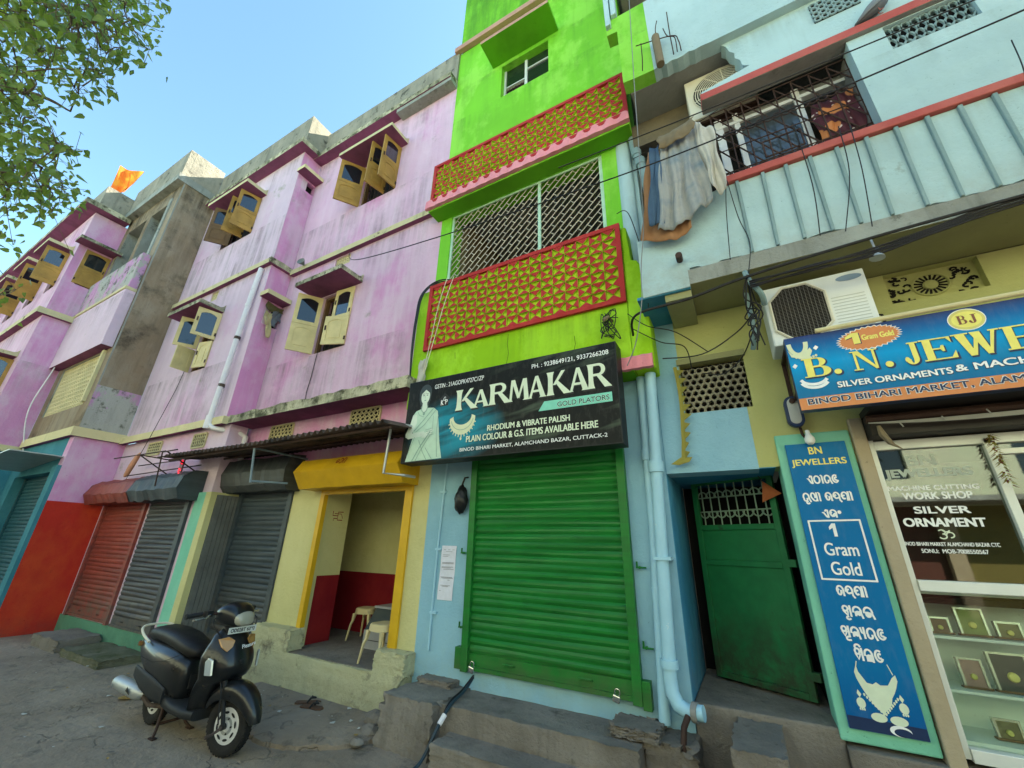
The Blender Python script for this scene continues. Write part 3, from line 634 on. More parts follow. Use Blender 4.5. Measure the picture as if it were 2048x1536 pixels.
# red auspicious mark and small red Odia letters, painted
mb = MB(); T2 = TF(-.385)
put(mb, curve_mesh([arc(0, 0, .5, .5, 0, 360, 20)[:-1], arc(0, 0, .32, .32, 0, 360, 20)[:-1]]), lambda u, d, w: (u, -.30-.085*(w-2.6)/.2+.0-.09*0, w), -4.80, -4.74, 2.70, 2.76, 0)
mb.v = [(x, -.366-(2.73-z)*.6-.004, z) for x, y, z in mb.v]
mb2 = MB()
for pth in (arc(-4.70, 2.73, .03, .035, 150, -120, 10), [(-4.65, 2.765), (-4.65, 2.70)], arc(-4.63, 2.75, .02, .02, 180, 0, 6)+[(-4.61, 2.69)], [(-4.79, 2.73), (-4.75, 2.73), (-4.77, 2.70)]):
    mb2.ribbon(pth, .014, lambda u, d, w: (u, -.366-(2.73-w)*.6-.004+d, w))
mb.mesh(mb2.v, mb2.f); mb.build('painted_mark', M.setdefault('redprint', flat('red_print', (.22, .02, .01))), pk)
# shop room
mb = MB()
for z0, z1, m_ in ((.3, 1.25, 1), (1.25, 2.7, 0)):
    mb.box(-5.56, -5.44, .12, .54, z0, z1, m_); mb.box(-6.2, -5.561, .53, 1.3, z0, z1, m_) if False else None
    mb.box(-7.0, -3.2, 1.2, 1.3, z0, z1, m_); mb.box(-3.3, -3.2, .12, 1.2, z0, z1, m_)
    mb.box(-7.0, -5.56, .13, .2, z0, z1, m_); mb.box(-7.0, -6.9, .2, 1.2, z0, z1, m_)
mb.box(-7, -3.2, .12, 1.3, 2.7, 2.8, 0)
mb.build('shop_room', ['yellow', 'maroon'], pk)
mb = MB(); mb.ribbon([(.24, 2.13), (.24, 2.07), (.33, 2.07), (.33, 2.01), (.42, 2.01)], .014, lambda u, d, w: (-5.44-d, u, w)); 
mb.ribbon([(.26, 2.0), (.26, 2.03), (.33, 2.03)], .012, lambda u, d, w: (-5.44-d, u, w), .0, .003); mb.ribbon([(.42, 2.13), (.33, 2.125), (.33, 2.07)], .013, lambda u, d, w: (-5.44-d, u, w), .0, .004)
mb.ribbon([(.27, 2.10), (.39, 2.10), (.42, 2.04)], .010, lambda u, d, w: (-5.44-d, u, w), .0, .005)
mb.build('painted_mark', 'redprint', pk)
# raised shop floor and rough yellow plinth
def rough_block(name, parent, mat, x0, x1, y0, y1, z0, z1, jit=.015, seed=0, n=(10, 4, 4), taper=0, local=False, sub=1):
    r = random.Random(seed); bm = bmesh.new(); bmesh.ops.create_cube(bm, size=1)
    bmesh.ops.subdivide_edges(bm, edges=bm.edges, cuts=n[0]+7, use_grid_fill=True); chips = {}
    for v in bm.verts:
        t = (v.co.z+.5)
        x = x0+(v.co.x+.5)*(x1-x0); y = y0+(v.co.y+.5)*(y1-y0); z = z0+t*(z1-z0)
        y += -taper*(1-t) if v.co.y < 0 else 0
        on = (abs(v.co.x) > .49)+(abs(v.co.y) > .49)+(abs(v.co.z) > .49)
        k = jit*(.38 if on == 1 else .8)
        if on > 1 and r.random() < .08: x += -2.6*jit*math.copysign(r.random(), v.co.x); y += -2.6*jit*math.copysign(r.random(), v.co.y); z -= 2.2*jit*r.random()*(t > .9)
        if z > z0+.001: v.co = (x+r.uniform(-k, k), y+r.uniform(-k, k), z+r.uniform(-k, k)*.6)
        else: v.co = (x+r.uniform(-k, k), y+r.uniform(-k, k), z)
    me = bpy.data.meshes.new(name); bm.to_mesh(me); bm.free(); me.materials.append(M[mat])
    me.polygons.foreach_set('use_smooth', [True]*len(me.polygons)); me.set_sharp_from_angle(angle=R_(38))
    o = bpy.data.objects.new(name, me); COL.objects.link(o)
    if parent: adopt(o, parent, local)
    return o
rough_block('plinth', pk, 'plinth', -6.12, -3.42, -.20, .0, -.02, .40, .018, 3, (7,), .04)
rough_block('plinth', pk, 'plinth', -6.10, -5.30, -.19, .02, .38, .64, .016, 4, (5,), .01)
rough_block('plinth', pk, 'plinth', -3.84, -3.40, -.17, .03, .38, .60, .016, 5, (5,), .01)
mb = MB(); mb.box(-5.45, -3.75, -.17, 1.2, .2, .408); mb.box(-7.0, -3.2, .13, 1.2, .2, .404); mb.build('shop_floor', 'step', pk)
mb = MB(); mb.box(-7.7, -6.12, -.02, .1, 0, .25); mb.build('plinth', 'plinth', pk)
# ventilators under the slab
for (a, b_, c, e, T3) in ((-10.62, -10.1, 3.26, 3.5, GA), (-8.85, -8.42, 3.26, 3.5, GA), (-7.1, -6.5, 3.32, 3.56, TF(-.012)), (-5.08, -4.48, 3.34, 3.58, TF(-.012))):
    mb = MB(); mb.box(a, b_, -.012, -.004, c, e, 1, T=T3); r = random.Random(3)
    nu = 6; nw = 4
    for i in range(nu):
        for j in range(nw):
            cu_, cw_ = a+(b_-a)*(i+.5+.25*(j % 2))/(nu+.25), c+(e-c)*(j+.5)/nw
            mb.tube([T3(cu_+.042*math.cos(t), -.02, cw_+.03*math.sin(t)) for t in [k*math.pi/4 for k in range(8)]], .009, 5, 0, close=True)
    for (p, q, rr, ss) in ((a-.02, a, c, e), (b_, b_+.02, c, e), (a, b_, c-.02, c), (a, b_, e, e+.02)): mb.box(p, q, -.028, 0, rr, ss, 0, T=T3)
    mb.build('vent', ['cream', 'dark'], pk)
# ================================================================== GREEN BUILDING
gb = thing('green_building', 'narrow lime green house with red and lime lattice balconies above a closed green shutter', 'building', (-2.2, 0, 0))
G0 = TF(0.0); GF = TF(-.30)
mb = MB(); mb.wall(G0, -3.71, -.5, 6.8, 11.30, .25, [(-2.66, -1.72, 9.2, 10.06)]); mb.build('wall', 'green', gb)
mb = MB(); mb.wall(TF(-.003), -3.71, -.5, 11.44, 16, .25); mb.box(-3.71, -3.5, .26, 8, 6.8, 16); mb.build('wall', 'greenold', gb)
mb = MB(); mb.box(-3.8, -1.0, -.10, .0, 11.30, 11.44); mb.build('ledge', 'pinkledge', gb, bevel=.01)
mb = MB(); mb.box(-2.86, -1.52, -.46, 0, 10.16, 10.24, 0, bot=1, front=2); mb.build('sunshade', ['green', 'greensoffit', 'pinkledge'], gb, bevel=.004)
mb = MB(); mb.box(-2.66, -1.72, .16, .6, 9.2, 10.06, 1)
for (a, b_, c, e) in ((-2.66, -2.62, 9.2, 10.06), (-1.76, -1.72, 9.2, 10.06), (-2.23, -2.18, 9.2, 10.06), (-2.62, -2.23, 9.2, 9.23), (-2.18, -1.76, 9.2, 9.23), (-2.62, -2.23, 9.55, 9.575), (-2.18, -1.76, 9.78, 9.805)): mb.box(a, b_, .10, .15, c, e, 0)
wn = mb.build('window', ['alu', 'dark'], gb)
mb = MB(); mb.box(-2.62, -2.23, .12, .13, 9.58, 10.06); mb.box(-2.18, -1.76, .121, .131, 9.23, 10.06); mb.build('pane', 'pane', wn)
mb = MB()
for k in range(7):
    mb.tube([(-2.62+.06*k, .14, 9.2), (-2.62+.06*k, .14, 9.56)], .006, 5); mb.tube([(-2.62, .145, 9.22+.05*k), (-2.23, .145, 9.22+.05*k)], .006, 5)
mb.build('window_bars', 'iron', wn)

def lattice(parent, u0, u1, w0, w1, nu, nw, T, fr=.055):
    mb = MB()
    mb.box(u0, u1, -.01, .03, w0, w1, 1, T=T)
    for (a, b_, c, e) in ((u0, u0+fr, w0, w1), (u1-fr, u1, w0, w1), (u0+fr, u1-fr, w0, w0+fr), (u0+fr, u1-fr, w1-fr, w1)): mb.box(a, b_, -.05, -.011, c, e, 0, T=T)
    a0, a1, b0, b1 = u0+fr, u1-fr, w0+fr, w1-fr; du = (a1-a0)/nu; dw = (b1-b0)/nw
    h = .032
    for i in range(nu):
        for j in range(nw):
            x0, x1, y0, y1 = a0+du*i, a0+du*(i+1), b0+dw*j, b0+dw*(j+1); cx_, cy_ = (x0+x1)/2, (y0+y1)/2
            tri = [((x0, y0), (x0, y1)), ((x1, y1), (x1, y0))] if (i+j) % 2 else [((x0, y1), (x1, y1)), ((x1, y0), (x0, y0))]
            for (p, q_) in tri:      # raised red triangle with lime edges, sinking a little to the knot
                A, B, Cc = (cx_, cy_), p, q_; g_ = ((A[0]+B[0]+Cc[0])/3, (A[1]+B[1]+Cc[1])/3)
                s_ = lambda P_: (g_[0]+(P_[0]-g_[0])*.95, g_[1]+(P_[1]-g_[1])*.95)
                lo = [T(P_[0], -.0105, P_[1]) for P_ in (A, B, Cc)]; hi = [T(s_(A)[0], -.012-h*.55, s_(A)[1]), T(s_(B)[0], -.012-h, s_(B)[1]), T(s_(Cc)[0], -.012-h, s_(Cc)[1])]
                mb.mesh(lo+hi, ((3, 4, 5),), 0); mb.mesh(lo+hi, ((0, 1, 4, 3), (1, 2, 5, 4), (2, 0, 3, 5)), 1)
    return mb.build('lattice_panel', ['red', 'lime'], parent)
# upper balcony band
mb = MB(); mb.box(-3.80, -.5, -.262, 0, 6.80, 7.72, 0, bot=1); mb.build('balcony_slab', ['green', 'greensoffit'], gb, bevel=.012)
lattice(gb, -3.74, -.49, 6.93, 7.76, 20, 6, TF(-.262))
def wavy(parent, u0, u1, w0, w1, y, amp=.012, pitch=.2):
    mb = MB(); n = int((u1-u0)/.02); vs = []
    for i in range(n+1):
        u = u0+(u1-u0)*i/n; s_ = abs(math.sin(math.pi*(u-u0)/pitch))
        vs += [(u, y, w1-.01*s_), (u, y-.035-amp*s_, w1-.03), (u, y-.045-amp*s_*1.6, w0+.012*(1-s_)), (u, y, w0+.012*(1-s_))]
    fs = [(i*4+k, i*4+(k+1) % 4, i*4+4+(k+1) % 4, i*4+4+k) for i in range(n) for k in range(4)]+[(0, 1, 2, 3), (4*n, 4*n+1, 4*n+2, 4*n+3)]
    mb.mesh(vs, fs); return mb.build('wavy_trim', 'pinkband', parent, smooth=True, sharp=50)
wavy(gb, -3.84, -.49, 6.82, 7.03, -.265)
# first floor: piers, grille, room behind
mb = MB(); mb.box(-3.71, -3.5, .0, .3, 3.4, 6.799); mb.mark(); mb.box(-.95, -.74, .0, .3, 3.4, 6.799); build_parts(mb, 'pier', 'green', gb)
mb = MB(); mb.box(-3.7, -.7, 1.6, 1.7, 3.5, 7.2, 0); mb.box(-3.5, -3.4, .31, 1.6, 3.5, 7.2, 0); mb.box(-.94, -.84, .31, 1.6, 3.5, 7.2, 0); mb.box(-3.5, -.9, .3, 1.6, 6.95, 7.1, 1); mb.box(-3.5, -.9, .0, 1.6, 4.9, 5.0, 1); mb.box(-2.9, -2.4, 1.2, 1.6, 5.0, 6.6, 2)
mb.build('veranda_room', [flat('veranda_wall', (.14, .105, .06), .9), 'greysoffit', 'woodbrown'], gb)
mb = MB(); u0, u1, w0, w1 = -3.5, -.96, 5.16, 6.80
def clipseg(x0, z0, x1, z1):
    t0, t1 = 0, 1; dx, dz = x1-x0, z1-z0
    for p, q in ((-dx, x0-u0), (dx, u1-x0), (-dz, z0-w0), (dz, w1-z0)):
        if abs(p) < 1e-9:
            if q < 0: return None
        else:
            t = q/p
            if p < 0: t0 = max(t0, t)
            else: t1 = min(t1, t)
    return (x0+dx*t0, z0+dz*t0, x0+dx*t1, z0+dz*t1) if t0 < t1 else None
s2 = math.sqrt(.5); sp = .088; n = 40
for k in range(-n, n):
    ox, oz = u0-k*sp*s2, w0+k*sp*s2
    c = clipseg(ox-4*s2, oz-4*s2, ox+4*s2, oz+4*s2)
    if c: mb.tube([(c[0], .05, c[1]), (c[2], .05, c[3])], .0075, 5)
    for q in range(-22, 44):
        t = (q+.5*(k % 2))*.21
        x, z = ox+t*s2, oz+t*s2; x2, z2 = x-sp*s2, z+sp*s2
        if u0 < x < u1 and w0 < z < w1 and u0 < x2 < u1 and w0 < z2 < w1: mb.tube([(x, .052, z), (x2, .052, z2)], .0065, 4)
mb.build('window_grille', 'iron_white' if False else M.setdefault('grille', paint('cream_iron', (.55, .50, .42), .5, .1, .15, (.16, .1, .06), (.6, .7), 20)), gb)
mb = MB(); mm = M.setdefault('mintbar', paint('mint_bar', (.45, .66, .50), .5))
for (a, b_, c, e) in ((-3.5, -3.46, 5.16, 6.8), (-1.0, -.955, 5.16, 6.8), (-1.93, -1.885, 5.16, 6.8)): mb.box(a, b_, .02, .04, c, e)
mb.box(-3.46, -1.93, .022, .039, 6.77, 6.8); mb.box(-1.885, -1.0, .022, .039, 6.77, 6.8); mb.build('grille_frame', mm, gb)
# lower balcony
mb = MB(); mb.box(-3.74, -.74, -.262, 0, 3.36, 5.18, 0, bot=1); mb.build('balcony_slab', ['green2', 'greensoffit'], gb, bevel=.012)
mb = MB(); mb.prism([(-.74, 3.36), (-.53, 3.36), (-.54, 4.55), (-.60, 4.68), (-.655, 4.70), (-.68, 5.18), (-.74, 5.18)], -.262, .02, G0, 0); mb.build('balcony_end', 'green2', gb, bevel=.02)
lattice(gb, -3.52, -.74, 4.16, 5.22, 17, 7, TF(-.263))
wavy(gb, -.86, -.545, 3.36, 3.53, -.262, .010, .11)
# ground floor blue wall and shutter
mb = MB(); mb.wall(G0, -3.42, -.586, .30, 3.36, .25, [(-2.72, -1.0, .54, 2.72)]); mb.build('wall', 'blue', gb)
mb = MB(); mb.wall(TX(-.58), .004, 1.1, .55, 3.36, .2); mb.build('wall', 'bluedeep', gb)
SH = TF(-.035)
ro = roller(gb, SH, -2.67, -1.035, .545, 2.75, 'shgreen', .071, .0, rail=.14, guide=.08)

mb = MB(); mb.box(-2.83, -2.755, -.075, .0, .54, .73); mb.mark(); mb.box(-.955, -.885, -.075, .0, .50, .70); build_parts(mb, 'rail_foot', 'shgreen', gb, bevel=.004)
def bolt(parent, x, z, mat='shgreen'):
    mb = MB(); mb.tube([(x, -.004, z), (x, -.04, z)], .012, 8); mb.tube([(x-.03, -.035, z), (x+.06, -.035, z)], .008, 6); mb.tube([(x-.02, -.035, z-.0), (x-.02, -.035, z+.05)], .009, 6)
    return mb.build('door_bolt', mat, parent, smooth=True)
bolt(gb, -2.80, .90); bolt(gb, -2.83, 1.62); bolt(gb, -.90, 1.55); bolt(gb, -.90, .93)
mb = MB(); mb.tube([(-3.16, -.015, 3.3), (-3.17, -.015, 2.66), (-3.21, -.015, 1.6), (-3.22, -.015, .64)], .012, 8, 0)
for z in (2.3, 1.65, 1.0): mb.box(-3.235, -3.15, -.03, -.0, z-.012, z+.012, 0)
mb.build('conduit', 'bluepipe', gb, smooth=True)
mb = MB()
mb.tube([(-.72, -.05, 3.36), (-.735, -.05, 1.9), (-.80, -.055, .44)], .045, 14)
for z in (2.55, 1.35): mb.lathe([(.055, -.05), (.057, 0), (.055, .05)], (-.73-.045*max(0, 1.9-z), -.05, z), (0, 0, 1), 14)
mb.build('down_pipe', 'bluepipe', gb, smooth=True)
mb = MB()
mb.tube([(-.61, -.12, 3.36), (-.65, -.12, 2.4), (-.685, -.12, 1.5), (-.715, -.12, .76), (-.71, -.125, .67), (-.67, -.14, .60), (-.60, -.155, .575), (-.49, -.17, .585)], .053, 14)
mb.lathe([(.068, -.05), (.07, 0), (.068, .05)], (-.650, -.12, 2.42), (0, 0, 1), 14); mb.lathe([(.068, -.03), (.07, 0), (.068, .03)], (-.711, -.12, .86), (0, 0, 1), 14)
mb.lathe([(.066, -.02), (.066, .02)], (-.55, -.163, .580), (1, -.2, 0), 14, 1)
mb.box(-.74, -.60, -.18, -.0, 1.62, 1.645, 0)
mb.build('waste_pipe', ['bluepipe', 'greysoffit'], gb, smooth=True)
# ================================================================== TURQUOISE BUILDING
tb = thing('turquoise_building', 'turquoise house on the right with ribbed balcony, red bands and an olive jewellery shop front', 'building', (1.2, 0, 0))
XR = 6.0; SZ = 3.97
mb = MB(); mb.wall(TF(-.002), -.58, .18, 2.37, 2.93, .25); mb.build('wall', 'blue', tb)
mb = MB(); mb.wall(TF(.001), -.58, -.345, 2.93, SZ, .25); mb.build('wall', 'blue', tb)
mb = MB(); mb.wall(TF(0.002), .18, .95, 2.38, 2.93, .25); mb.wall(G0, -.345, XR, 2.93, SZ, .25, [(-.34, .23, 2.931, 3.44), (1.39, 1.98, 3.68, SZ-.005)]); mb.wall(TF(.002), .95, XR, 2.62, 2.93, .25); mb.build('wall', 'olive', tb)
# recess to the stair door
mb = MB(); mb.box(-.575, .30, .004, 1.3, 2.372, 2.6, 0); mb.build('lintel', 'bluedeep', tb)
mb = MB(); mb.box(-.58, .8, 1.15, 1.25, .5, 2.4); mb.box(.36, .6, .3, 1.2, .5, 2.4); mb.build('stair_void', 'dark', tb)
mb = MB(); mb.box(-.58, .36, .0, 1.2, .0, .60); mb.build('threshold', 'step', tb, bevel=.015)
# jali with hexagonal holes
mb = MB(); mb.box(-.34, .23, .10, .3, 2.93, 3.44, 1)
nx, nz = 9, 8; a0, a1, b0, b1 = -.34, .23, 2.931, 3.40
for i in range(nx):
    for j in range(nz):
        du = (a1-a0)/nx; dw = (b1-b0)/nz; cu_ = a0+du*(i+.5+(.25 if j % 2 else -.25)); cw_ = b0+dw*(j+.5)
        hx = [(cu_+du*.56*math.cos(R_(90+60*k)), cw_+dw*.66*math.sin(R_(90+60*k))) for k in range(6)]; hi = [(cu_+du*.40*math.cos(R_(90+60*k)), cw_+dw*.47*math.sin(R_(90+60*k))) for k in range(6)]
        cl = lambda p: (min(a1, max(a0, p[0])), min(b1, max(b0, p[1])))
        for k in range(6):
            k2 = (k+1) % 6; o1, o2, i1, i2 = map(cl, (hx[k], hx[k2], hi[k], hi[k2]))
            mb.poly([(o1[0], .03, o1[1]), (o2[0], .03, o2[1]), (i2[0], .03, i2[1]), (i1[0], .03, i1[1])]); mb.poly([(i1[0], .03, i1[1]), (i2[0], .03, i2[1]), (i2[0], .095, i2[1]), (i1[0], .095, i1[1])])
mb.build('jali', [M.setdefault('jali', plaster('dusty_jali', (.30, .28, .2), (.2, .19, .14), (.45, .6), 4, bump=.5)), 'dark'], tb)
mb = MB(); mb.box(-.36, .25, -.03, .0, 3.44, 3.50, 0, bot=0); mb.build('jali_lintel', 'olivesoffit', tb)
# carved ventilator
mb = MB(); mb.box(1.39, 1.98, .07, .3, 3.68, SZ-.005, 0)
c0 = (1.685, 3.825); T3 = TF(.07)
dk = 1
for k in range(18):
    a = R_(20*k); mb.ribbon([(c0[0]+.055*math.cos(a), c0[1]+.05*math.sin(a)), (c0[0]+.10*math.cos(a), c0[1]+.088*math.sin(a))], .016, T3, 0, .003, 1)
mb.tube([T3(c0[0]+.115*math.cos(t), -.006, c0[1]+.10*math.sin(t)) for t in [k*math.pi/12 for k in range(24)]], .008, 6, 0, close=True)
mb.lathe([(.045, 0), (.04, .012), (.015, .02)], T3(c0[0], 0, c0[1]), (0, -1, 0), 14, 0)
r = random.Random(4)
for k in range(34):
    u = r.choice([r.uniform(1.41, 1.55), r.uniform(1.82, 1.96), r.uniform(1.42, 1.95)]); z = r.uniform(3.70, 3.94)
    if abs(u-c0[0]) < .13 and abs(z-c0[1]) < .115: continue
    a = r.uniform(0, 6.28); pth = [(u+.03*t*math.cos(a+t*.8), z+.022*t*math.sin(a+t*.8)) for t in (-1, -.5, 0, .5, 1)]; mb.ribbon(pth, r.uniform(.012, .022), T3, 0, .004+k*2e-5, 1)
mb.build('carved_vent', ['olive', 'dark'], tb)
# balcony slab, parapet, ribs, rail
mb = MB(); mb.box(-.10, XR, -.605, .0, SZ, SZ+.16, 0, bot=1); mb.box(-.102, XR, -.02, -.001, SZ-.0, SZ+.01, 1); mb.build('balcony_slab', ['concrete', 'olivesoffit'], tb, bevel=.01)
mb = MB(); mb.box(-.33, -.10, -.56, .0, SZ-.10, SZ+.02, 0); mb.build('beam', 'olivesoffit', tb)
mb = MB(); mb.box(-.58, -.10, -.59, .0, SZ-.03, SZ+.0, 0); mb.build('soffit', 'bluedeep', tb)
FB = TF(-.60)
mb = MB(); r = random.Random(2); n = 90
pts = [(-.52, SZ-.02), (-.10, SZ-.02)]+[(-.10+.02+(XR+.08)*i/n, SZ+.16+r.uniform(-.022, .02)+(.02 if .3 < i/n < .4 else 0)) for i in range(n+1)]+[(XR, 4.95), (.28, 4.95), (.20, 4.93), (-.05, 4.70), (-.52, 4.62)]
mb.prism(pts, -.002, .12, FB); mb.build('parapet', 'turqd', tb)
for x0, x1 in ((.44, .43), (.65, .62), (.83, .81), (1.01, 1.0), (1.2, 1.18), (1.40, 1.37), (1.59, 1.57), (1.78, 1.76), (1.97, 1.95), (2.16, 2.14), (2.35, 2.33), (2.54, 2.52)):
    mb = MB(); mb.loft([[(x0-.017, -.603, 4.95), (x0-.014, -.630, 4.95), (x0+.014, -.630, 4.95), (x0+.017, -.603, 4.95)], [(x1-.014, -.603, 4.13), (x1-.011, -.626, 4.13), (x1+.011, -.626, 4.13), (x1+.014, -.603, 4.13)]]); mb.build('rib', 'turqrib', tb, bevel=.005)
mb = MB(); mb.box(.27, XR, -.645, -.46, 4.955, 5.035, 0); mb.build('rail_band', 'redband', tb, bevel=.008)
# storey wall with window, band and sunshade
mb = MB()
mb.prism([(.32, 6.18), (XR, 6.18), (XR, 6.92), (.60, 6.92), (.64, 6.86), (.66, 6.76), (.70, 6.70), (.69, 6.62), (.73, 6.56), (.74, 6.46), (.80, 6.42), (.32, 6.33)], .0, .14, FB)
mb.build('wall', 'turq', tb)
mb = MB(); mb.box(.30, XR, -.645, -.46, 6.155, 6.255, 0, bot=1); mb.build('lintel_band', ['redband', 'greysoffit'], tb, bevel=.008)
mb = MB(); mb.wall(FB, 1.54, XR, 5.035, 6.15, .14, [(1.80, 2.36, 5.83, 6.14)], 0, 0); mb.build('wall', 'turq', tb)
mb = MB(); mb.box(1.54, 1.66, -.46, .1, 5.035, 6.15); mb.build('jamb', 'greysoffit', tb)
# shallow balcony behind the rail: window wall set back
WB = TF(-.30)
mb = MB(); mb.box(.30, 1.54, -.28, .2, 6.10, 6.15, 0); mb.build('soffit', 'greysoffit', tb)
mb = MB(); mb.box(.30, 1.56, .10, .3, 4.97, 6.15); mb.build('room_back', 'dark', tb)
mb = MB()
for a, b_ in ((.40, .47), (.58, .63), (1.12, 1.18)): mb.box(a, b_, -.33, -.28, 5.0, 6.148, 0)
mb.box(.40, 1.54, -.335, -.275, 6.0, 6.04, 0); mb.box(.40, 1.54, -.335, -.275, 5.0, 5.05, 0)
wn = mb.build('window', [M.setdefault('wht', paint('white_frame', (.7, .72, .72), .5))], tb)
mb = MB(); mb.box(.63, 1.12, -.31, -.30, 5.05, 6.0); mb.build('pane', 'panegrey', wn)
mb = MB(); gy = -.47; z0, z1, u0, u1 = 5.04, 6.11, .36, 1.54
nv = 8
for k in range(nv+1):
    u = u0+(u1-u0)*k/nv; mb.tube([(u, gy, z0), (u, gy, z1)], .0075, 5)
for k in range(-4, nv+1):
    for sgn in (1,):
        a = (u0+(u1-u0)*k/nv, z1); b_ = (u0+(u1-u0)*(k+4.2)/nv, z0)
        ta = 0 if a[0] >= u0 else (u0-a[0])/(b_[0]-a[0]); tb_ = 1 if b_[0] <= u1 else (u1-a[0])/(b_[0]-a[0])
        if tb_ > ta: mb.tube([(a[0]+(b_[0]-a[0])*t, gy+.012, a[1]+(b_[1]-a[1])*t) for t in (ta, tb_)], .0075, 5)
for z in (5.05, 5.22, 5.52, 5.95, 6.10): mb.tube([(u0, gy-.008, z), (u1, gy-.008, z)], .006, 5)
for k in range(nv):
    for z in (5.18, 5.72):
        u = u0+(u1-u0)*(k+.5)/nv
        for s_ in (-1, 1): mb.tube([(u+s_*(.036+.034*math.cos(t)), gy-.012, z+.027*math.sin(t)+.006*s_) for t in [q*math.pi/5 for q in range(10)]], .006, 5, close=True)
for (p, q) in (((.74, 5.25), (1.05, 5.25)), ((.74, 5.45), (1.05, 5.45)), ((.74, 5.25), (.74, 5.45)), ((1.05, 5.25), (1.05, 5.45))): mb.tube([(p[0], gy-.01, p[1]), (q[0], gy-.01, q[1])], .008, 5)
mb.build('window_grille', 'iron', wn)
# cane-pattern ventilator at the right
def scales(u0, u1, w0, w1, nu, nw, T, mat):
    mb = MB(); mb.box(u0, u1, .08, .3, w0, w1, 1, T=T)
    du = (u1-u0)/nu; dw = (w1-w0)/nw
    for j in range(nw):
        for i in range(nu+1):
            cu_ = u0+du*(i+(.5 if j % 2 else 0)); cw_ = w0+dw*j
            p = [(cu_+du*.5*math.cos(R_(t)), cw_+dw*1.05*math.sin(R_(t))) for t in range(0, 181, 20)]; p = [q for q in p if u0 <= q[0] <= u1 and w0 <= q[1] <= w1]
            if len(p) > 2: mb.tube([T(q[0], .04, q[1]) for q in p], .011, 5)
    return mb.build('vent', [mat, 'dark'], tb)
scales(1.80, 2.36, 5.83, 6.14, 9, 4, FB, 'turqrib')
# upper balcony front: lime at its left end, then turquoise
UB = TF(-.69)
mb = MB(); r = random.Random(8)
mb.prism([(-.455, 6.95), (-.30, 6.93), (-.10, 6.92), (-.10, 8.28), (-.59, 8.28), (-.59, 8.0), (-.455, 7.98)], .0, .16, UB); mb.build('parapet', 'green', tb)
mb = MB(); mb.prism([(-.099, 6.92)]+[(-.08+.06*k, 6.925+r.uniform(-.012, .018)) for k in range(9)]+[(.5, 6.92), (XR, 6.92), (XR, 8.28), (-.099, 8.28)], .001, .16, UB); mb.build('parapet', 'turqd', tb)
mb = MB(); mb.box(-.40, XR, -.53, 2.0, 6.921, 7.08, 0); mb.box(-.42, XR, -.53, 2.2, 9.6, 9.75, 0); mb.box(-.45, XR, .35, .55, 9.3, 9.6, 1); mb.box(-.5, XR, 2.0, 2.1, 7.08, 9.6, 0); mb.build('ceiling', ['greysoffit', 'olivesoffit'], tb)
mb = MB(); mb.box(-.585, -.52, -.75, -.63, 8.1, 11); mb.box(-.505, -.44, -.74, -.62, 8.29, 11); mb.build('post', 'turq', tb, bevel=.006)
mb = MB(); mb.wall(UB, -.59, XR, 9.9, 14, .2); mb.build('wall', 'turq', tb)
mb = MB(); u0, u1, w0, w1 = 1.39, 1.75, 6.58, 6.86; mb.box(u0, u1, -.005, .0, w0, w1, 1, T=FB)
for i in range(6):
    for j in range(4):
        du = (u1-u0)/6; dw = (w1-w0)/4; cu_ = u0+du*(i+.5); cw_ = w0+dw*(j+.5)
        mb.tube([(cu_+du*.4*(abs(math.cos(t))**.6*(1 if math.cos(t) > 0 else -1)), -.612, cw_+dw*.4*(abs(math.sin(t))**.6*(1 if math.sin(t) > 0 else -1))) for t in [k*math.pi/6 for k in range(12)]], .010, 5, close=True)
mb.build('vent', ['turqrib', 'dark'], tb)
# open end of the balcony: back wall, side, cross beam, pale pier
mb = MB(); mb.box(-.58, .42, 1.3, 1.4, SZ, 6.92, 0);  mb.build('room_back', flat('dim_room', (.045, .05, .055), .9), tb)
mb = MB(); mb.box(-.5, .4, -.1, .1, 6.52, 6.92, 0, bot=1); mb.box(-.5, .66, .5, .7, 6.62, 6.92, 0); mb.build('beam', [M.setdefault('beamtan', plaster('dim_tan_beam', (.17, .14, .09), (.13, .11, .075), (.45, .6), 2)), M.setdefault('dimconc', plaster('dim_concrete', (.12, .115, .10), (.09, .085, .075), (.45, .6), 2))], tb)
mb = MB(); mb.tube([(-.665, .05, 3.6), (-.665, .05, 6.79)], .10, 16); mb.box(-.735, -.52, .06, .3, 3.6, 6.79); mb.build('pier', 'turq', tb, smooth=True, sharp=40)
mb = MB(); mb.tube(spline([(-.52, -.03, 6.79), (-.50, -.04, 6.5), (-.46, -.06, 6.36), (-.44, -.05, 6.25), (-.40, -.05, 5.6), (-.38, -.05, 4.6)], 6), .05, 10)
for z in (6.48, 6.3): mb.lathe([(.062, -.05), (.062, .05)], (-.485 if z > 6.4 else -.45, -.05, z), (0, 0, 1), 10)
mb.build('waste_pipe', 'turqrib', tb, smooth=True)
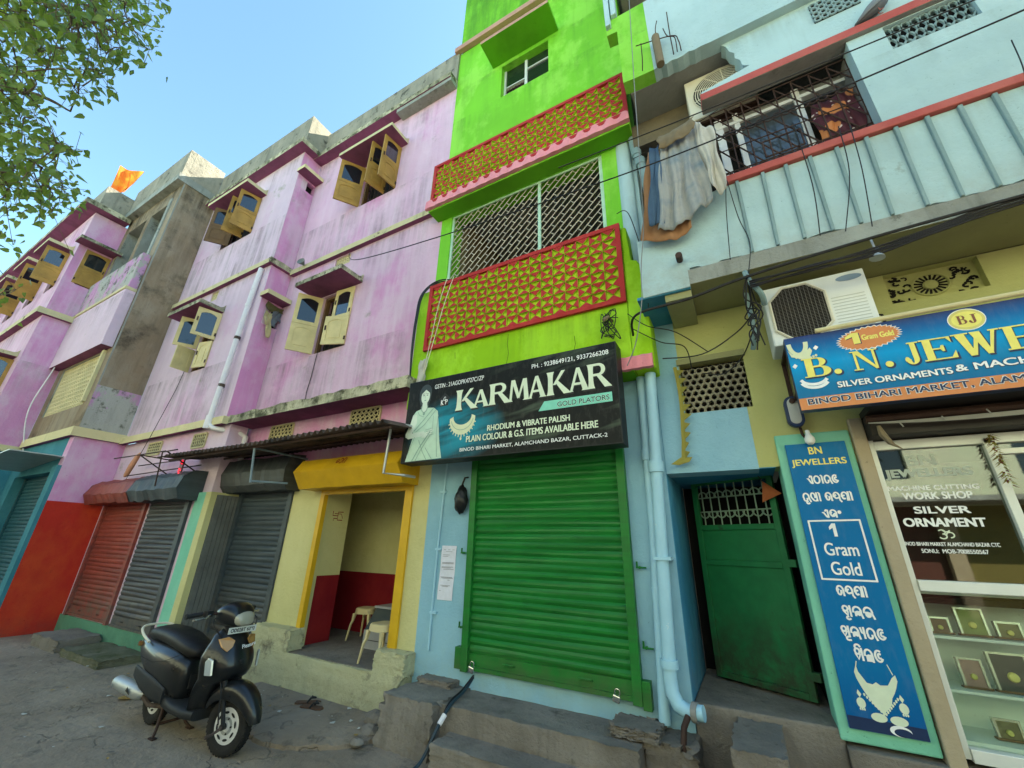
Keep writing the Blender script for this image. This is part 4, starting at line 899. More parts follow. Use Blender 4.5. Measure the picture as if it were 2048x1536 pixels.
# ---- shop front
mb = MB(); mb.box(.335, .848, -.02, .3, .54, 2.64); mb.build('pilaster', 'mint', tb, bevel=.012)
mb = MB(); mb.box(.856, .945, -.05, .3, .48, 2.72); mb.build('pilaster', 'tan', tb, bevel=.01)
mb = MB(); mb.box(.36, XR, -.06, .3, .0, .515); mb.build('plinth', 'step', tb, bevel=.012)
mb = MB()
mb.box(.946, .985, .0, .07, .56, 2.54); mb.box(1.585, 1.635, .0, .07, 1.55, 2.50); mb.box(.985, XR, .0, .07, 2.46, 2.53)
mb.box(.985, XR, -.02, .10, 1.48, 1.55); mb.box(.985, XR, -.02, .09, .55, .62); mb.box(2.25, 2.3, .0, .07, 1.55, 2.46); mb.box(1.636, 2.25, .01, .06, 2.38, 2.42)
sf = mb.build('shop_window', 'alu', tb, bevel=.004)
mg, nt, b = _mat('shop_glass'); b.inputs['Base Color'].default_value = (.75, .85, .8, 1); b.inputs['Roughness'].default_value = .02; b.inputs['Transmission Weight'].default_value = 1; b.inputs['IOR'].default_value = 1.5
# architectural pane: clear straight through, mirror-like at the surface
lw = nt.nodes.new('ShaderNodeFresnel'); lw.inputs[0].default_value = 1.6
tr = nt.nodes.new('ShaderNodeBsdfTransparent'); tr.inputs[0].default_value = (.62, .72, .66, 1); gl = nt.nodes.new('ShaderNodeBsdfGlossy'); gl.inputs['Roughness'].default_value = .02
mx = nt.nodes.new('ShaderNodeMixShader'); ml = nt.nodes.new('ShaderNodeMath'); ml.operation = 'MULTIPLY_ADD'; ml.inputs[1].default_value = 1.3; ml.inputs[2].default_value = .03; ml.use_clamp = True
nt.links.new(lw.outputs[0], ml.inputs[0]); nt.links.new(ml.outputs[0], mx.inputs[0]); nt.links.new(tr.outputs[0], mx.inputs[1]); nt.links.new(gl.outputs[0], mx.inputs[2]); nt.links.new(mx.outputs[0], nt.nodes['Material Output'].inputs[0]); M['shopglass'] = mg
mb = MB(); mb.box(.985, 1.585, .035, .041, 1.55, 2.46); mb.box(1.636, 2.25, .036, .042, 1.55, 2.46); mb.build('pane', 'shopglass', sf)
mg2, nt, b = _mat('showcase_glass'); lw = nt.nodes.new('ShaderNodeFresnel'); lw.inputs[0].default_value = 1.5
tr = nt.nodes.new('ShaderNodeBsdfTransparent'); tr.inputs[0].default_value = (.90, .95, .92, 1); gl = nt.nodes.new('ShaderNodeBsdfGlossy'); gl.inputs['Roughness'].default_value = .03; mx = nt.nodes.new('ShaderNodeMixShader')
nt.links.new(_mul(nt, lw.outputs[0], .55), mx.inputs[0]); nt.links.new(tr.outputs[0], mx.inputs[1]); nt.links.new(gl.outputs[0], mx.inputs[2]); nt.links.new(mx.outputs[0], nt.nodes['Material Output'].inputs[0]); M['showglass'] = mg2
mb = MB(); mb.box(.985, 2.3, .034, .040, .62, 1.48); mb.build('pane', 'showglass', sf)
M['caseback'] = plaster('display_case_white', (.78, .84, .79), (.72, .79, .74), (.45, .6), 2, bump=.05, rough=.5)
mb = MB(); mb.box(.95, 2.6, .40, .43, .56, 1.49); mb.box(.95, .985, .07, .4, .56, 1.48); mb.box(.985, 2.6, .07, .4, 1.46, 1.479); mb.box(.985, 2.6, .07, .4, .62, .64); mb.build('display_case', 'caseback', tb)
for z in (.90, 1.205):
    mb = MB(); mb.box(.987, 2.59, .10, .39, z-.016, z); mb.build('shelf', 'caseback', tb)
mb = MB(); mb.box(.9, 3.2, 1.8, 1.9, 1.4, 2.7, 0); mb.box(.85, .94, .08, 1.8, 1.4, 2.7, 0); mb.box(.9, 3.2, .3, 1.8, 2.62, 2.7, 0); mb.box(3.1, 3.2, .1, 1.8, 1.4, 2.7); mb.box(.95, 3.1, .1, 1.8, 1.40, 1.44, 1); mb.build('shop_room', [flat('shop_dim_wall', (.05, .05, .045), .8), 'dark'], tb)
mb = MB(); mb.box(.95, XR, -.18, .07, 2.54, 2.70, 0); mb.tube([(.93, -.2, 2.66), (XR, -.2, 2.66)], .03, 8, 1); mb.box(.95, XR, -.46, .0, 2.71, 2.76, 0); mb.build('shutter_box', [flat('dark_rolled_shutter', (.028, .024, .02), .6), 'iron'], tb)
# ramp and small steps below the stair door
rough_block('ramp', tb, 'step', -.30, .0, -.62, .0, -.01, .56, .012, 21, (5,))
rough_block('step', tb, 'step', -.58, -.31, -.40, .0, -.01, .20, .012, 22, (4,))
# ================================================================== SIGNBOARDS AND LETTERING
def flare(x0, x1, y0, y1, e=.055, n=6):
    """upright stem that swells towards both ends"""
    L = []; Rr = []
    for i in range(2*n+1):
        t = i/(2*n); k = e*abs(2*t-1)**4; y = y0+(y1-y0)*t; L.append((x0-k, y)); Rr.append((x1+k, y))
    return Rr+L[::-1]
def diag(xa, ya, xb, yb, wa, wb=None):
    wb = wb or wa; return [(xa, ya), (xa+wa, ya), (xb+wb, yb), (xb, yb)]
def ring(cx, cy, rx, ry, tx, ty, x0, n=14):
    """D-shaped bowl to the right of x0"""
    return [[(x0, cy+ry)]+arc(cx, cy, rx, ry, 90, -90, n)+[(x0, cy-ry)], [(x0+.001, cy+ry-ty)]+arc(cx, cy, rx-tx, ry-ty, 90, -90, n)+[(x0+.001, cy-ry+ty)]]
def glyph(ch, st):
    fl = st == 'flare'; P = []
    def stem(x, w):
        if fl: P.append([flare(x, x+w, 0, 1, .06)])
        else: P.extend([[[(x, 0), (x+w, 0), (x+w, 1), (x, 1)]], [[(x-.09, 0), (x+w+.09, 0), (x+w+.09, .055), (x-.09, .055)]], [[(x-.09, 1), (x+w+.09, 1), (x+w+.09, .945), (x-.09, .945)]]])
    def serif(x0, x1, y): P.append([[(x0, y), (x1, y), (x1, y+.055), (x0, y+.055)]])
    if ch == 'K':
        stem(.06, .2); P.append([diag(.26, .42, .62, 1, .12, .16)]); P.append([diag(.34, .56, .70, 0, .16, .30)])
        if not fl: serif(.55, .95, .945); serif(.6, 1.05, 0)
    elif ch == 'A':
        P.append([diag(.0, 0, .38, 1, .14, .14)]); P.append([diag(.70, 0, .38, 1, .30, .18)]); P.append([[(.2, .26), (.78, .26), (.75, .36), (.24, .36)]])
        if fl: P.append([[(-.06, 0), (.2, 0), (.16, .05), (.0, .05)]]); P.append([[(.62, 0), (1.06, 0), (1.0, .05), (.70, .05)]])
    elif ch == 'R':
        stem(.06, .2); P.append(ring(.48, .74, .30, .26, .17, .10, .25)); P.append([[(.40, .50), (.60, .50), (1.02, 0), (.72, 0)]])
    elif ch == 'M':
        P.append([diag(.0, 0, .1, 1, .13, .13)]); P.append([diag(.80, 0, .72, 1, .24, .2)]); P.append([[(.1, 1), (.30, 1), (.56, .22), (.44, .1)]]); P.append([[(.72, 1), (.86, 1), (.54, .1), (.46, .16)]])
        if fl: P.append([[(-.06, 0), (.2, 0), (.15, .05), (.0, .05)]]); P.append([[(.72, 0), (1.1, 0), (1.05, .05), (.78, .05)]])
    elif ch == 'B':
        stem(.1, .24); P.append(ring(.50, .76, .27, .24, .2, .055, .33)); P.append(ring(.54, .27, .33, .27, .23, .055, .33))
    elif ch == 'N':
        P.append([[(.10, 0), (.20, 0), (.20, 1), (.10, 1)]]); P.append([[(.84, 0), (.94, 0), (.94, 1), (.84, 1)]]); P.append([[(.06, 1), (.32, 1), (.94, .0), (.84, -.02)]])
        serif(-.02, .34, 0); serif(.72, 1.06, .945); serif(-.02, .25, .945)
    elif ch == 'E':
        stem(.1, .24); serif(.3, .92, .945); serif(.3, .96, 0); P.append([[(.3, .47), (.66, .47), (.66, .53), (.3, .53)]]); P.append([[(.84, 1), (.92, 1), (.92, .70), (.80, .945)]]); P.append([[(.96, 0), (.88, 0), (.80, .05), (.96, .34)]]); P.append([[(.60, .36), (.67, .36), (.67, .64), (.60, .64), (.54, .5)]])
    elif ch == 'J':
        P.append([[(.44, .25), (.70, .25), (.70, 1), (.44, 1)]]); serif(.32, .86, .945)
        P.append([arc(.37, .25, .33, .25, 0, -180, 12)+arc(.37, .25, .07, .19, -180, 0, 8)]); P.append([arc(.14, .24, .12, .12, 0, 360, 14)[:-1]])
    elif ch == 'W':
        P.append([diag(.24, 0, .0, 1, .16, .26)]); P.append([[(.28, .0), (.40, .0), (.62, .95), (.54, 1)]]); P.append([diag(.66, 0, .40, 1, .14, .26)]); P.append([[(.70, 0), (.78, 0), (1.04, 1), (.94, 1)]]); serif(-.08, .36, .945); serif(.36, .74, .945) if False else None; serif(.86, 1.12, .945)
    elif ch == 'L':
        stem(.1, .24); serif(.3, .94, 0); P.append([[(.94, 0), (.86, 0), (.78, .05), (.94, .36)]])
    elif ch == 'S':
        P.append([arc(.45, .74, .36, .26, 20, 270, 14)+arc(.45, .74, .14, .2, 270, 20, 12)]); P.append([arc(.47, .27, .40, .27, -160, 90, 14)+arc(.47, .27, .17, .2, 90, -160, 12)])
    elif ch == '.':
        P.append([arc(.5, .5, .5, .5, 0, 360, 16)[:-1]])
    out = []
    for pl in P: out.append(curve_mesh(pl))
    return out
GC = {}
def letter(mb, ch, st, T, u0, u1, w0, w1, d, m=0, du=0, dw=0, grow=0):
    if (ch, st) not in GC: GC[(ch, st)] = glyph(ch, st)
    xs = [v[0] for vs, fs in GC[(ch, st)] for v in vs]; a, b_ = min(xs), max(xs)
    ys = [v[1] for vs, fs in GC[(ch, st)] for v in vs]; c, e = min(ys), max(ys)
    for i, (vs, fs) in enumerate(GC[(ch, st)]):
        dd = d-i*2.5e-4
        mb.mesh([T(u0-grow+(x-a)/(b_-a)*(u1-u0+2*grow)+du, dd, w0-grow+(y-c)/(e-c)*(w1-w0+2*grow)+dw) for x, y in vs], fs, m)
def ellipse(mb, T, u, w, ru, rw, d, m, n=28): mb.poly([T(u+ru*math.cos(2*math.pi*k/n), d, w+rw*math.sin(2*math.pi*k/n)) for k in range(n)], m)
def shape(mb, T, pts, d, m=0):
    vs, fs = curve_mesh([pts]); mb.mesh([T(x, d, y) for x, y in vs], fs, m)
def printmat(name, fn, rough=.35):
    m, nt, b = _mat(name); g_ = nt.nodes.new('ShaderNodeNewGeometry'); s = nt.nodes.new('ShaderNodeSeparateXYZ'); nt.links.new(g_.outputs['Position'], s.inputs[0])
    col = fn(nt, s, g_.outputs['Position']); col = _mix(nt, _mul(nt, _ramp(nt, _noise(nt, _pos(nt, (6, 6, 2)), 3, 7, .7), .5, .8), .12), col, (.3, .28, .24))
    nt.links.new(col, b.inputs['Base Color']); b.inputs['Roughness'].default_value = rough; b.inputs['Specular IOR Level'].default_value = .1; M[name] = m
def mathn(nt, op, a, b=None, c=None):
    n = nt.nodes.new('ShaderNodeMath'); n.operation = op
    for i, x in enumerate((a, b, c)):
        if x is None: continue
        if hasattr(x, 'links'): nt.links.new(x, n.inputs[i])
        else: n.inputs[i].default_value = x
    return n.outputs[0]
# ---- big black board
def f_board(nt, s, P):
    x, z = s.outputs['X'], s.outputs['Z']
    v = mathn(nt, 'ADD', mathn(nt, 'MULTIPLY', z, 3.2), mathn(nt, 'MULTIPLY', x, -.55))      # slanted streaks
    c = nt.nodes.new('ShaderNodeCombineXYZ'); nt.links.new(v, c.inputs[0]); nt.links.new(mathn(nt, 'MULTIPLY', x, .5), c.inputs[1])
    st = _noise(nt, c.outputs[0], 2.2, 3, .5)
    ex = mathn(nt, 'MULTIPLY', mathn(nt, 'ADD', x, 2.78), 1/.72); ez = mathn(nt, 'MULTIPLY', mathn(nt, 'ADD', z, -2.93), 1/.42)
    rr2 = mathn(nt, 'ADD', mathn(nt, 'MULTIPLY', ex, ex), mathn(nt, 'MULTIPLY', ez, ez)); left = nt.nodes.new('ShaderNodeMapRange'); nt.links.new(rr2, left.inputs[0]); left.inputs[1].default_value = 1.0; left.inputs[2].default_value = .1
    le = nt.nodes.new('ShaderNodeMapRange'); nt.links.new(x, le.inputs[0]); le.inputs[1].default_value = -3.5; le.inputs[2].default_value = -3.2
    k = _mul(nt, _mul(nt, left.outputs[0], le.outputs[0]), _ramp(nt, st, .30, .55)); 
    zz = nt.nodes.new('ShaderNodeMapRange'); nt.links.new(z, zz.inputs[0]); zz.inputs[1].default_value = 3.55; zz.inputs[2].default_value = 3.3
    col = _mix(nt, _mul(nt, k, zz.outputs[0]), (.009, .011, .0115), (.012, .26, .36))
    g2 = _mul(nt, _ramp(nt, st, .54, .74), .38); rr = nt.nodes.new('ShaderNodeMapRange'); nt.links.new(x, rr.inputs[0]); rr.inputs[1].default_value = -2.4; rr.inputs[2].default_value = -1.8
    return _mix(nt, _mul(nt, g2, rr.outputs[0]), col, (.22, .30, .20))
printmat('board_print', f_board)
M['goldprint'] = flat('pale_gold_print', (.66, .74, .56), .4); M['shadowprint'] = flat('black_print', (.012, .014, .014), .4); M['mintprint'] = flat('mint_print', (.20, .60, .46), .4)
M['ladyskin'] = flat('print_skin', (.62, .72, .60), .4); M['ladysari'] = flat('print_sari', (.48, .66, .52), .4); M['ladydark'] = flat('print_hair', (.03, .045, .05), .4); M['ladymid'] = flat('print_fold', (.22, .36, .30), .4)
M['necklace'] = flat('print_necklace', (.66, .70, .46), .4)
M['boardside'] = paint('black_board_side', (.014, .015, .016), .5)
ks = thing('shop_signboard', 'black goldsmith signboard with a woman in a sari above the green shutter', 'signboard', (-2.17, -.4, 2.58))
K_ = TF(-.50); LW = -.0015
mb = MB(); mb.box(-3.49, -.845, -.50, -.30, 2.58, 3.61, 1); mb.build('board', ['board_print', 'boardside'], ks, bevel=.004)
mb = MB(); mb.poly([K_(-3.48, -.001, 2.592), K_(-.855, -.001, 2.592), K_(-.855, -.001, 3.60), K_(-3.48, -.001, 3.60)]); mb.build('printed_face', 'board_print', ks)
mb = MB()
for ch, a, b_, z0, z1 in (('K', -2.741, -2.427, 3.135, 3.383), ('A', -2.50, -2.275, 3.137, 3.345), ('R', -2.285, -2.00, 3.138, 3.384), ('M', -2.04, -1.775, 3.139, 3.385), ('A', -1.80, -1.585, 3.140, 3.386), ('K', -1.585, -1.318, 3.140, 3.397), ('A', -1.345, -1.125, 3.142, 3.395), ('R', -1.148, -.905, 3.143, 3.402)):
    letter(mb, ch, 'flare', K_, a, b_, z0, z1, -.0035, 1, .010, -.012, .006); letter(mb, ch, 'flare', K_, a, b_, z0, z1, -.007, 0)
mb.mark()
text(mb, 'PH. : 9238649121, 9337266208', K_, -1.76, -.92, 3.474, 3.533, -.003, 2, .018); text(mb, 'GSTIN : 21AGOPK4727C1ZP', K_, -3.075, -2.368, 3.462, 3.518, -.003, 2, .012)
mb.poly([K_(-1.68, -.002, 2.99), K_(-.912, -.002, 2.99), K_(-.914, -.002, 3.085), K_(-1.615, -.002, 3.088)], 3)
text(mb, 'GOLD PLATORS', K_, -1.47, -.94, 3.008, 3.062, -.0045, 3, .03); mb.f  # lighter outline under dark letters
text(mb, 'GOLD PLATORS', K_, -1.472, -.938, 3.006, 3.064, -.003, 2, .06); text(mb, 'GOLD PLATORS', K_, -1.47, -.94, 3.009, 3.061, -.0048, 4, .0)
text(mb, 'RHODIUM & VIBRATE PALISH', K_, -2.285, -1.335, 2.845, 2.908, -.002, 1, .06); text(mb, 'RHODIUM & VIBRATE PALISH', K_, -2.29, -1.342, 2.85, 2.914, -.004, 0, .035)
text(mb, 'PLAIN COLOUR & G.S. ITEMS AVAILABLE HERE', K_, -2.555, -1.06, 2.745, 2.816, -.002, 1, .06); text(mb, 'PLAIN COLOUR & G.S. ITEMS AVAILABLE HERE', K_, -2.56, -1.064, 2.75, 2.821, -.004, 0, .035)
text(mb, 'BINOD BIHARI MARKET, ALAMCHAND BAZAR, CUTTACK-2', K_, -2.636, -.982, 2.648, 2.692, -.003, 2, .015)
shape(mb, K_, [(-2.965, 3.22), (-2.965, 3.31), (-3.0, 3.305), (-2.91, 3.388), (-2.82, 3.308), (-2.85, 3.305), (-2.85, 3.225)], -.002, 4)
text(mb, 'K', K_, -2.958, -2.918, 3.235, 3.30, -.004, 2, .03); text(mb, 'G', K_, -2.922, -2.89, 3.285, 3.335, -.0045, 2, .02); text(mb, 'P', K_, -2.893, -2.86, 3.24, 3.30, -.005, 2, .02)
build_parts(mb, 'lettering', ['goldprint', 'shadowprint', 'white', 'mintprint', 'boardside'], ks)
# the printed woman: hair, face, blouse, arms and sari as flat areas of print
mb = MB(); o = -.002
shape(mb, K_, [(-3.42, 2.594), (-3.335, 2.90), (-3.38, 3.03), (-3.375, 3.16), (-3.33, 3.21), (-3.24, 3.235), (-3.17, 3.235), (-3.06, 3.222), (-2.995, 3.17), (-2.965, 3.0), (-2.93, 2.78), (-2.885, 2.603)], o, 1)
shape(mb, K_, [(-3.375, 3.16), (-3.40, 3.06), (-3.46, 2.93), (-3.455, 2.895), (-3.41, 2.868), (-3.19, 2.885), (-3.15, 2.915), (-3.18, 2.945), (-3.36, 2.935), (-3.30, 3.05), (-3.31, 3.17)], o-.001, 0)
shape(mb, K_, [(-3.245, 3.235), (-3.24, 3.30), (-3.17, 3.30), (-3.165, 3.235), (-3.20, 3.16)], o-.0015, 0)
shape(mb, K_, [(-3.30, 3.36)]+arc(-3.21, 3.43, .095, .115, 200, -20, 14)+[(-3.125, 3.33), (-3.15, 3.27), (-3.27, 3.27)], o-.0005, 2)
shape(mb, K_, arc(-3.205, 3.385, .066, .098, 0, 360, 24)[:-1], o-.002, 0)
shape(mb, K_, arc(-3.205, 3.42, .072, .07, 180, 0, 12)+[(-3.15, 3.43), (-3.205, 3.475), (-3.26, 3.43)], o-.0026, 2)
for du in (-.028, .026):
    ellipse(mb, K_, -3.205+du, 3.40, .012, .0055, o-.003, 2); mb.ribbon([(-3.205+du-.015, 3.418), (-3.205+du, 3.423), (-3.205+du+.015, 3.418)], .005, K_, o-.003, .0005, 2)
ellipse(mb, K_, -3.203, 3.335, .016, .006, o-.003, 3); ellipse(mb, K_, -3.204, 3.43, .005, .005, o-.003, 2); mb.ribbon([(-3.207, 3.40), (-3.212, 3.365), (-3.203, 3.362)], .004, K_, o-.003, .0005, 3)
mb.ribbon(arc(-3.205, 3.26, .05, .08, 180, 360, 10), .010, K_, o-.003, .001, 3); ellipse(mb, K_, -3.205, 3.165, .018, .022, o-.003, 3)
for pth, wd in (([(-3.31, 2.60), (-3.22, 2.75), (-3.08, 2.93)], .012), ([(-3.26, 2.60), (-3.20, 2.71), (-3.08, 2.88)], .008), ([(-3.06, 3.215), (-3.20, 3.08), (-3.33, 2.96)], .010), ([(-3.02, 3.19), (-3.18, 3.02), (-3.30, 2.945)], .008), ([(-3.10, 2.60), (-3.17, 2.70), (-3.24, 2.84)], .008), ([(-3.02, 2.60), (-3.13, 2.74)], .008), ([(-2.98, 3.12), (-2.985, 2.9), (-2.95, 2.62)], .007), ([(-3.05, 3.12), (-3.05, 2.9)], .005), ([(-3.30, 3.2), (-3.27, 3.15), (-3.2, 3.125)], .006), ([(-3.40, 2.66), (-3.31, 2.88)], .006)):
    mb.ribbon(pth, wd, K_, o-.003, .001, 3)
shape(mb, K_, [(-3.20, 2.90), (-3.06, 2.965), (-3.03, 2.95), (-3.05, 2.905), (-3.14, 2.86), (-3.2, 2.865)], o-.004, 0)
for k in range(4): mb.ribbon([(-3.15+.012*k, 2.955-.022*k), (-3.06+.012*k, 2.965-.024*k)], .005, K_, o-.004, .001, 3)
mb.build('printed_woman', ['ladyskin', 'ladysari', 'ladydark', 'ladymid'], ks)
mb = MB()
shape(mb, K_, arc(-2.63, 3.03, .175, .185, 175, 365, 22)+arc(-2.63, 3.06, .125, .10, 365, 175, 18), -.003, 0)
for k in range(13):
    a = R_(195+k*12.5); mb.ribbon([(-2.63+.165*math.cos(a), 3.03+.175*math.sin(a)), (-2.63+.19*math.cos(a), 3.03+.21*math.sin(a))], .012, K_, -.003, .001+k*1e-4, 0)
mb.ribbon(arc(-2.63, 3.04, .15, .14, 190, 350, 18), .006, K_, -.004, .001, 1); ellipse(mb, K_, -2.635, 2.80, .012, .018, -.004, 0)
mb.build('printed_necklace', ['necklace', 'ladymid'], ks)
mb = MB()
for x in (-3.2, -1.2): mb.box(x-.02, x+.02, -.30, -.26, 2.62, 3.6); mb.box(x-.018, x+.018, -.262, .0, 2.70, 2.735)
mb.build('bracket', 'iron', ks)
mb = MB(); mb.tube([(-3.60, -.62, 3.05), (-3.62, -.62, 2.46), (-3.45, -.45, 2.45), (-3.42, -.3, 2.45)], .016, 6); mb.tube([(-3.60, -.62, 3.04), (-3.42, -.60, 3.03), (-3.3, -.3, 3.02)], .014, 6); mb.build('bracket', 'tin', ks)

# ---- jewellers' board at the right
def f_bn(nt, s, P):
    z = mathn(nt, 'MULTIPLY', mathn(nt, 'ADD', s.outputs['Z'], -2.70), 1/.61)
    r_ = nt.nodes.new('ShaderNodeValToRGB'); e = r_.color_ramp.elements; e[0].position = .0; e[0].color = (.01, .12, .28, 1); e[1].position = 1; e[1].color = (.03, .045, .16, 1)
    for p, c in ((.30, (.005, .17, .36, 1)), (.6, (.0, .30, .62, 1)), (.85, (.01, .12, .34, 1))): q = e.new(p); q.color = c
    nt.links.new(z, r_.inputs[0]); return r_.outputs[0]
printmat('bn_print', f_bn)
M['orangeprint'] = flat('orange_print', (.62, .22, .07), .4); M['yellowprint'] = flat('yellow_print', (.80, .72, .16), .4); M['navyprint'] = flat('navy_print', (.012, .03, .09), .4); M['darkred'] = flat('brown_red_print', (.20, .07, .04), .4)
M['palegold'] = flat('gold_disc_print', (.62, .56, .16), .4)
bs = thing('shop_signboard', 'blue and orange jewellery shop signboard with yellow serif letters over the glass shop front', 'signboard', (1.9, -.45, 2.70))
N_ = TF(-.50); XE = 3.35
mb = MB(); mb.box(.507, XE, -.498, -.42, 2.70, 3.31, 0); mb.build('board', 'navyprint', bs, bevel=.003)
mb = MB(); mb.poly([N_(.508, -.001, 2.795), N_(XE, -.001, 2.80), N_(XE, -.001, 3.308), N_(.508, -.001, 3.308)]); mb.poly([N_(.508, -.0012, 2.703), N_(XE, -.0012, 2.703), N_(XE, -.0012, 2.80), N_(.508, -.0012, 2.795)], 1); mb.build('printed_face', ['bn_print', 'orangeprint'], bs)
mb = MB()
for ch, a, b_, z0, z1 in (('B', .583, .752, 2.953, 3.108), ('.', .767, .812, 2.950, 2.992), ('N', .884, 1.042, 2.953, 3.108), ('.', 1.064, 1.109, 2.950, 2.995), ('J', 1.175, 1.268, 2.945, 3.112), ('E', 1.273, 1.440, 2.953, 3.114), ('W', 1.44, 1.672, 2.95, 3.118), ('E', 1.676, 1.84, 2.953, 3.118), ('L', 1.86, 2.02, 2.953, 3.118), ('L', 2.04, 2.20, 2.953, 3.118), ('E', 2.22, 2.39, 2.953, 3.118), ('R', 2.41, 2.60, 2.953, 3.118), ('S', 2.62, 2.76, 2.95, 3.12)):
    st = 'serif'
    letter(mb, ch, st, N_, a, b_, z0, z1, -.0035, 1, .007, -.007, .005); letter(mb, ch, st, N_, a, b_, z0, z1, -.0065, 0)
mb.mark()
for body, a, b_, c, e in (('SILVER ORNAMENTS', .762, 1.386, 2.845, 2.891), ('& MACHINE CUTTING WORK SHOP', 1.402, 2.95, 2.853, 2.902)):
    text(mb, body, N_, a-.003, b_+.003, c-.005, e+.003, -.003, 1, .07); text(mb, body, N_, a, b_, c, e, -.005, 2, .045)
for body, a, b_, c, e in (('BINOD BIHARI MARKET, ALAMCHAND BAZAR, CUTTACK', .56, 2.72, 2.732, 2.784),):
    text(mb, body, N_, a-.004, b_+.004, c-.004, e+.004, -.003, 2, .075); text(mb, body, N_, a, b_, c, e, -.005, 1, .03)
st = [];
for k in range(64): a = 2*math.pi*k/64; q = 1 if k % 2 else .88; st.append((1.022+.197*q*math.cos(a), 3.203+.095*q*math.sin(a)+.012*math.cos(a)))
shape(mb, N_, st, -.002, 2); shape(mb, N_, [(1.022+(x-1.022)*.95, 3.203+(y-3.203)*.93) for x, y in st], -.003, 3)
one = [(.0, .72), (.30, 1.0), (.62, 1.0), (.62, 0), (.32, 0), (.32, .66), (.0, .50)]; shape(mb, N_, [(.892+.135*x, 3.163+.09*y) for x, y in one], -.004, 1); shape(mb, N_, [(.886+.135*x, 3.167+.09*y) for x, y in one], -.006, 0); text(mb, 'Gram Gold', N_, .982, 1.168, 3.188, 3.232, -.0045, 0, .05)
ellipse(mb, N_, 1.553, 3.217, .095, .082, -.002, 2); ellipse(mb, N_, 1.553, 3.217, .09, .077, -.0025, 6); ellipse(mb, N_, 1.553, 3.217, .075, .06, -.003, 5)
letter(mb, 'B', 'serif', N_, 1.505, 1.552, 3.185, 3.25, -.0045, 4); letter(mb, 'J', 'serif', N_, 1.56, 1.605, 3.182, 3.25, -.0045, 4)
build_parts(mb, 'lettering', ['yellowprint', 'navyprint', 'white', 'orangeprint', 'darkred', 'yellowprint', 'palegold'], bs)
mb = MB()
mb.ribbon(arc(.585, 3.245, .055, .09, 0, -180, 14)[::-1], .03, N_, -.002, .001, 0)
shape(mb, N_, [(.515, 3.2), (.54, 3.16), (.6, 3.145), (.66, 3.2), (.67, 3.17), (.65, 3.13), (.64, 3.10), (.60, 3.10), (.57, 3.125), (.53, 3.14)], -.004, 0)
for k in range(8): ellipse(mb, N_, .56+.018*k, 3.108+.006*abs(k-4), .008, .011, -.005-k*1e-4, 0)
for q in (0, .026): mb.ribbon(arc(.635, 2.955-q, .085, .06, 200, 330, 14), .022, N_, -.003, .001, 1)
for (u, z) in ((.695, 3.19), (.535, 3.06)): mb.poly([N_(u-.015, -.003, z), N_(u, -.003, z-.02), N_(u+.02, -.003, z+.003), N_(u+.004, -.003, z+.022)], 1)
mb.build('printed_jewellery', ['necklace', 'white'], bs)
mb = MB(); mb.tube([(.72, -.515, 3.325), (1.2, -.515, 3.33), (2.4, -.515, 3.34)], .018, 10); mb.build('tube_light', 'cream_clean', bs, smooth=True)
mb = MB(); mb.box(.53, .56, -.44, -.06, 2.9, 2.93); mb.box(.60, .62, -.44, .0, 3.25, 3.27); mb.box(2.2, 2.22, -.44, 0, 3.25, 3.27); mb.build('bracket', 'iron', bs)

